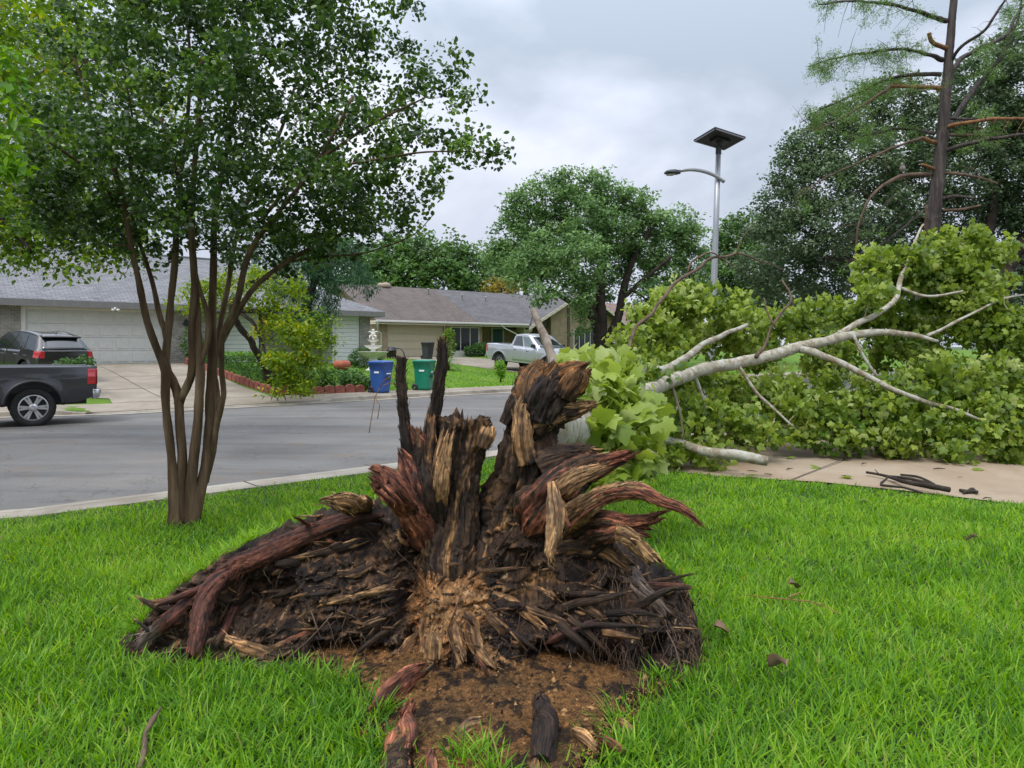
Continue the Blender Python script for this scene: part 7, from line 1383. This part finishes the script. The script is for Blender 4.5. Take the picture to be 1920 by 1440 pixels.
stick('street_stick', 'thin dark stick lying on the asphalt at the far left', 'stick', [[(0, 847, 11.55, 1.2), (20, 842, 11.9, 2.2), (40, 843, 11.8, 2), (62, 840, 12, 1)], [(18, 843, 11.85, 1.5), (12, 839, 12.0, .8)]], 'dark_bark')
stick('lawn_twig', 'thin reddish twig lying across the grass right of the root plate', 'twig', [[gp4(1400, 1116, .8, .08), gp4(1450, 1121, 1.1, .085), gp4(1510, 1126, 1.0, .085), gp4(1545, 1136, .8, .08), gp4(1575, 1152, 1, .08)], [gp4(1480, 1122, 1.2, .1), gp4(1505, 1112, .8, .11)]], 'rust_branch')
stick('dry_stalk', 'dull brown dry stalk leaning in the grass at lower left', 'stalk', [[gp4(262, 1440, 5, .05), gp4(272, 1405, 6, .06), gp4(272, 1378, 4, .07), gp4(286, 1352, 6, .08), gp4(291, 1338, 3, .10), gp4(303, 1326, 1, .11)]], 'dead_branch')
tw = [(1395, 889), (1410, 884), (1530, 877), (1585, 893), (1450, 842), (1700, 930), (1760, 880), (1850, 935), (1480, 880), (1440, 890), (1350, 883), (1660, 912), (1800, 895), (1620, 870), (1240, 880), (1275, 878)]
tb = None
for i, (x, y) in enumerate(tw):
    if tb is None:
        m = MB(); m.tube([(-.09, 0, .006), (0, .012, .010), (.10, -.005, .006)], [.004, .007, .003], 6); m.tube([(0, .01, .01), (.05, .05, .008)], [.004, .002], 5); tb = m.build('bark_scrap', MAT['dark_bark'], None, True); o = tb; tag(o, 'small dark scrap of bark littering the near concrete driveway', 'bark scrap', 'bark scraps on the near driveway')
    else: o = tb.copy(); C.objects.link(o)
    Y_ = F * (EYE - .025) / (y - HOR); o.location = at(x, y, Y_); o.location.z = .024; k = .35 + .6 * rng.random() ** 2; o.scale = (k, k * 1.3, k * 1.5); o.rotation_euler = (0, 0, rng.normal() * .7)
# wood chips torn from the plate, each lying on the soil
def chip(label, path, skin, core, seed, flat=.35, name='wood_splinter', **k):
    V, Fq, Ft, col, G = splinter(path, flat=flat, skin=skin, core=core, seed=seed, seg=26, step=.006, groove=.35, **k); o = np_mesh(name, V, Fq + Ft, MAT['root'], None, True, None, col, G); tag(o, label, 'splinter'); return o
cg = lambda px, py, w_, up=.05: (px, py, F * (EYE - up) / (py - HOR), w_)
chip('large coral-red splinter lying left of centre on the bare soil', [cg(692, 1335, 6, .05), cg(722, 1305, 20, .07), cg(760, 1275, 20, .09), cg(800, 1253, 10, .09)], 'red', 'red', 301, raw=.5, jag=.25, blend=.5)
chip('upright coral splinter with dark bark butt at the bottom edge', [cg(742, 1450, 22, .05), cg(748, 1395, 24, .07), cg(760, 1350, 20, .09), cg(778, 1312, 5, .1)], 'red', 'red', 302, raw=.5, jag=.3, blend=.6)
chip('dark round root butt joined below the coral splinter', [cg(738, 1500, 24, .05), cg(744, 1440, 25, .06), cg(747, 1398, 23, .07)], 'dark', 'brown', 303, flat=.8)
chip('short pale coral chip at the bottom edge of the photo', [cg(804, 1450, 12, .05), cg(808, 1425, 11, .06), cg(812, 1402, 5, .07)], 'tan', 'red', 304, raw=.6, blend=.6)
chip('rounded tan wood chip lying in the middle of the soil', [cg(855, 1378, 8, .04), cg(878, 1362, 13, .05), cg(902, 1352, 8, .05)], 'brown', 'tan', 305, flat=.7, raw=.5, blend=.5)
chip('thin tan sliver pointing down beside the grass tuft', [cg(918, 1368, 5, .05), cg(926, 1395, 7, .05), cg(936, 1424, 3, .05)], 'tan', 'tan', 306, raw=.5, blend=.6)
chip('dark charred block of root lying upright on the soil', [cg(1018, 1425, 18, .04), cg(1020, 1380, 22, .07), cg(1016, 1335, 19, .09), cg(1012, 1308, 14, .1)], 'black', 'dark', 307, flat=.7, jag=.2, raw=.1)
chip('pale straw wood chip right of the dark charred block', [cg(1076, 1374, 10, .05), cg(1096, 1388, 15, .05), cg(1122, 1408, 9, .05)], 'tan', 'tan', 308, raw=.6, blend=.7)
chip('red-edged splinter half hidden by grass at lower right', [cg(1122, 1382, 5, .06), cg(1145, 1396, 10, .06), cg(1176, 1412, 5, .06)], 'red', 'red', 309, raw=.5, blend=.6)
chip('small tan chip near the grass edge right of centre', [cg(1156, 1350, 5, .06), cg(1172, 1362, 9, .06), cg(1190, 1370, 4, .06)], 'tan', 'tan', 310, raw=.5, blend=.6)
chip('upright yellow-tan splinter standing before the rotten heartwood', [(812, 1235, 3.3, 14), (814, 1205, 3.3, 14), (812, 1180, 3.31, 4)], 'tan', 'tan', 311, raw=.5, blend=.6, jag=.3)
chip('small orange chip at the bottom edge right of the tuft', [cg(1000, 1446, 12, .04), cg(1003, 1432, 10, .05), cg(1006, 1422, 4, .06)], 'tan', 'orange', 312, raw=.6)
# dry leaves on the lawn
dl = None
for i, (x, y, sc_, rz, lab) in enumerate(((1487, 1098, .11, .6, 'curled pinkish-brown dry leaf standing in the grass right of the root plate'), (1457, 1247, .13, 1.9, 'pale tan dry leaf lying flat low on the right lawn'), (1822, 1010, .09, 2.5, 'small rusty dry leaf near the driveway edge at far right'), (1352, 1180, .10, .2, 'grey-tan dead leaf tucked against the right edge of the root plate'))):
    m = MB(); n = 9; G = []
    for a in np.linspace(0, 1, n): w_ = .36 * math.sin(math.pi * min(1, a * .95 + .03)) ** .8; G.append([(a - .5, w_ * q, .22 * q * q + .12 * math.sin(a * 5)) for q in np.linspace(-1, 1, 5)])
    o = m.grid(G).build('dry_leaf', MAT['dry_leaf'], None, True); o.location = at(x, y, F * (EYE - .09) / (y - HOR)); o.scale = (sc_,) * 3; o.rotation_euler = (.4, .3, rz); tag(o, lab, 'leaf', 'dry leaves on the lawn')

# green leaves blown onto the near driveway
gl = None
for i, (x, y) in enumerate(((1528, 876), (1340, 880), (1585, 895), (1480, 858), (1700, 858), (1620, 938), (1405, 893), (1835, 880))):
    if gl is None:
        gl = o = np_mesh('green_leaf', LOBED[0] - (0, .5, 0), [LOBED[1]], MAT['sycamore_leaf'], None, False, np.full(len(LOBED[0]), .5)); tag(o, 'loose green lobed leaf lying on the near concrete driveway', 'leaf', 'green leaves blown onto the driveway')
    else: o = gl.copy(); C.objects.link(o)
    o.location = at(x, y, F * (EYE - .03) / (y - HOR)); o.location.z = .045; o.scale = (.13 + .05 * rng.random(),) * 3; o.rotation_euler = (rng.normal() * .25, rng.normal() * .25, rng.random() * 6)
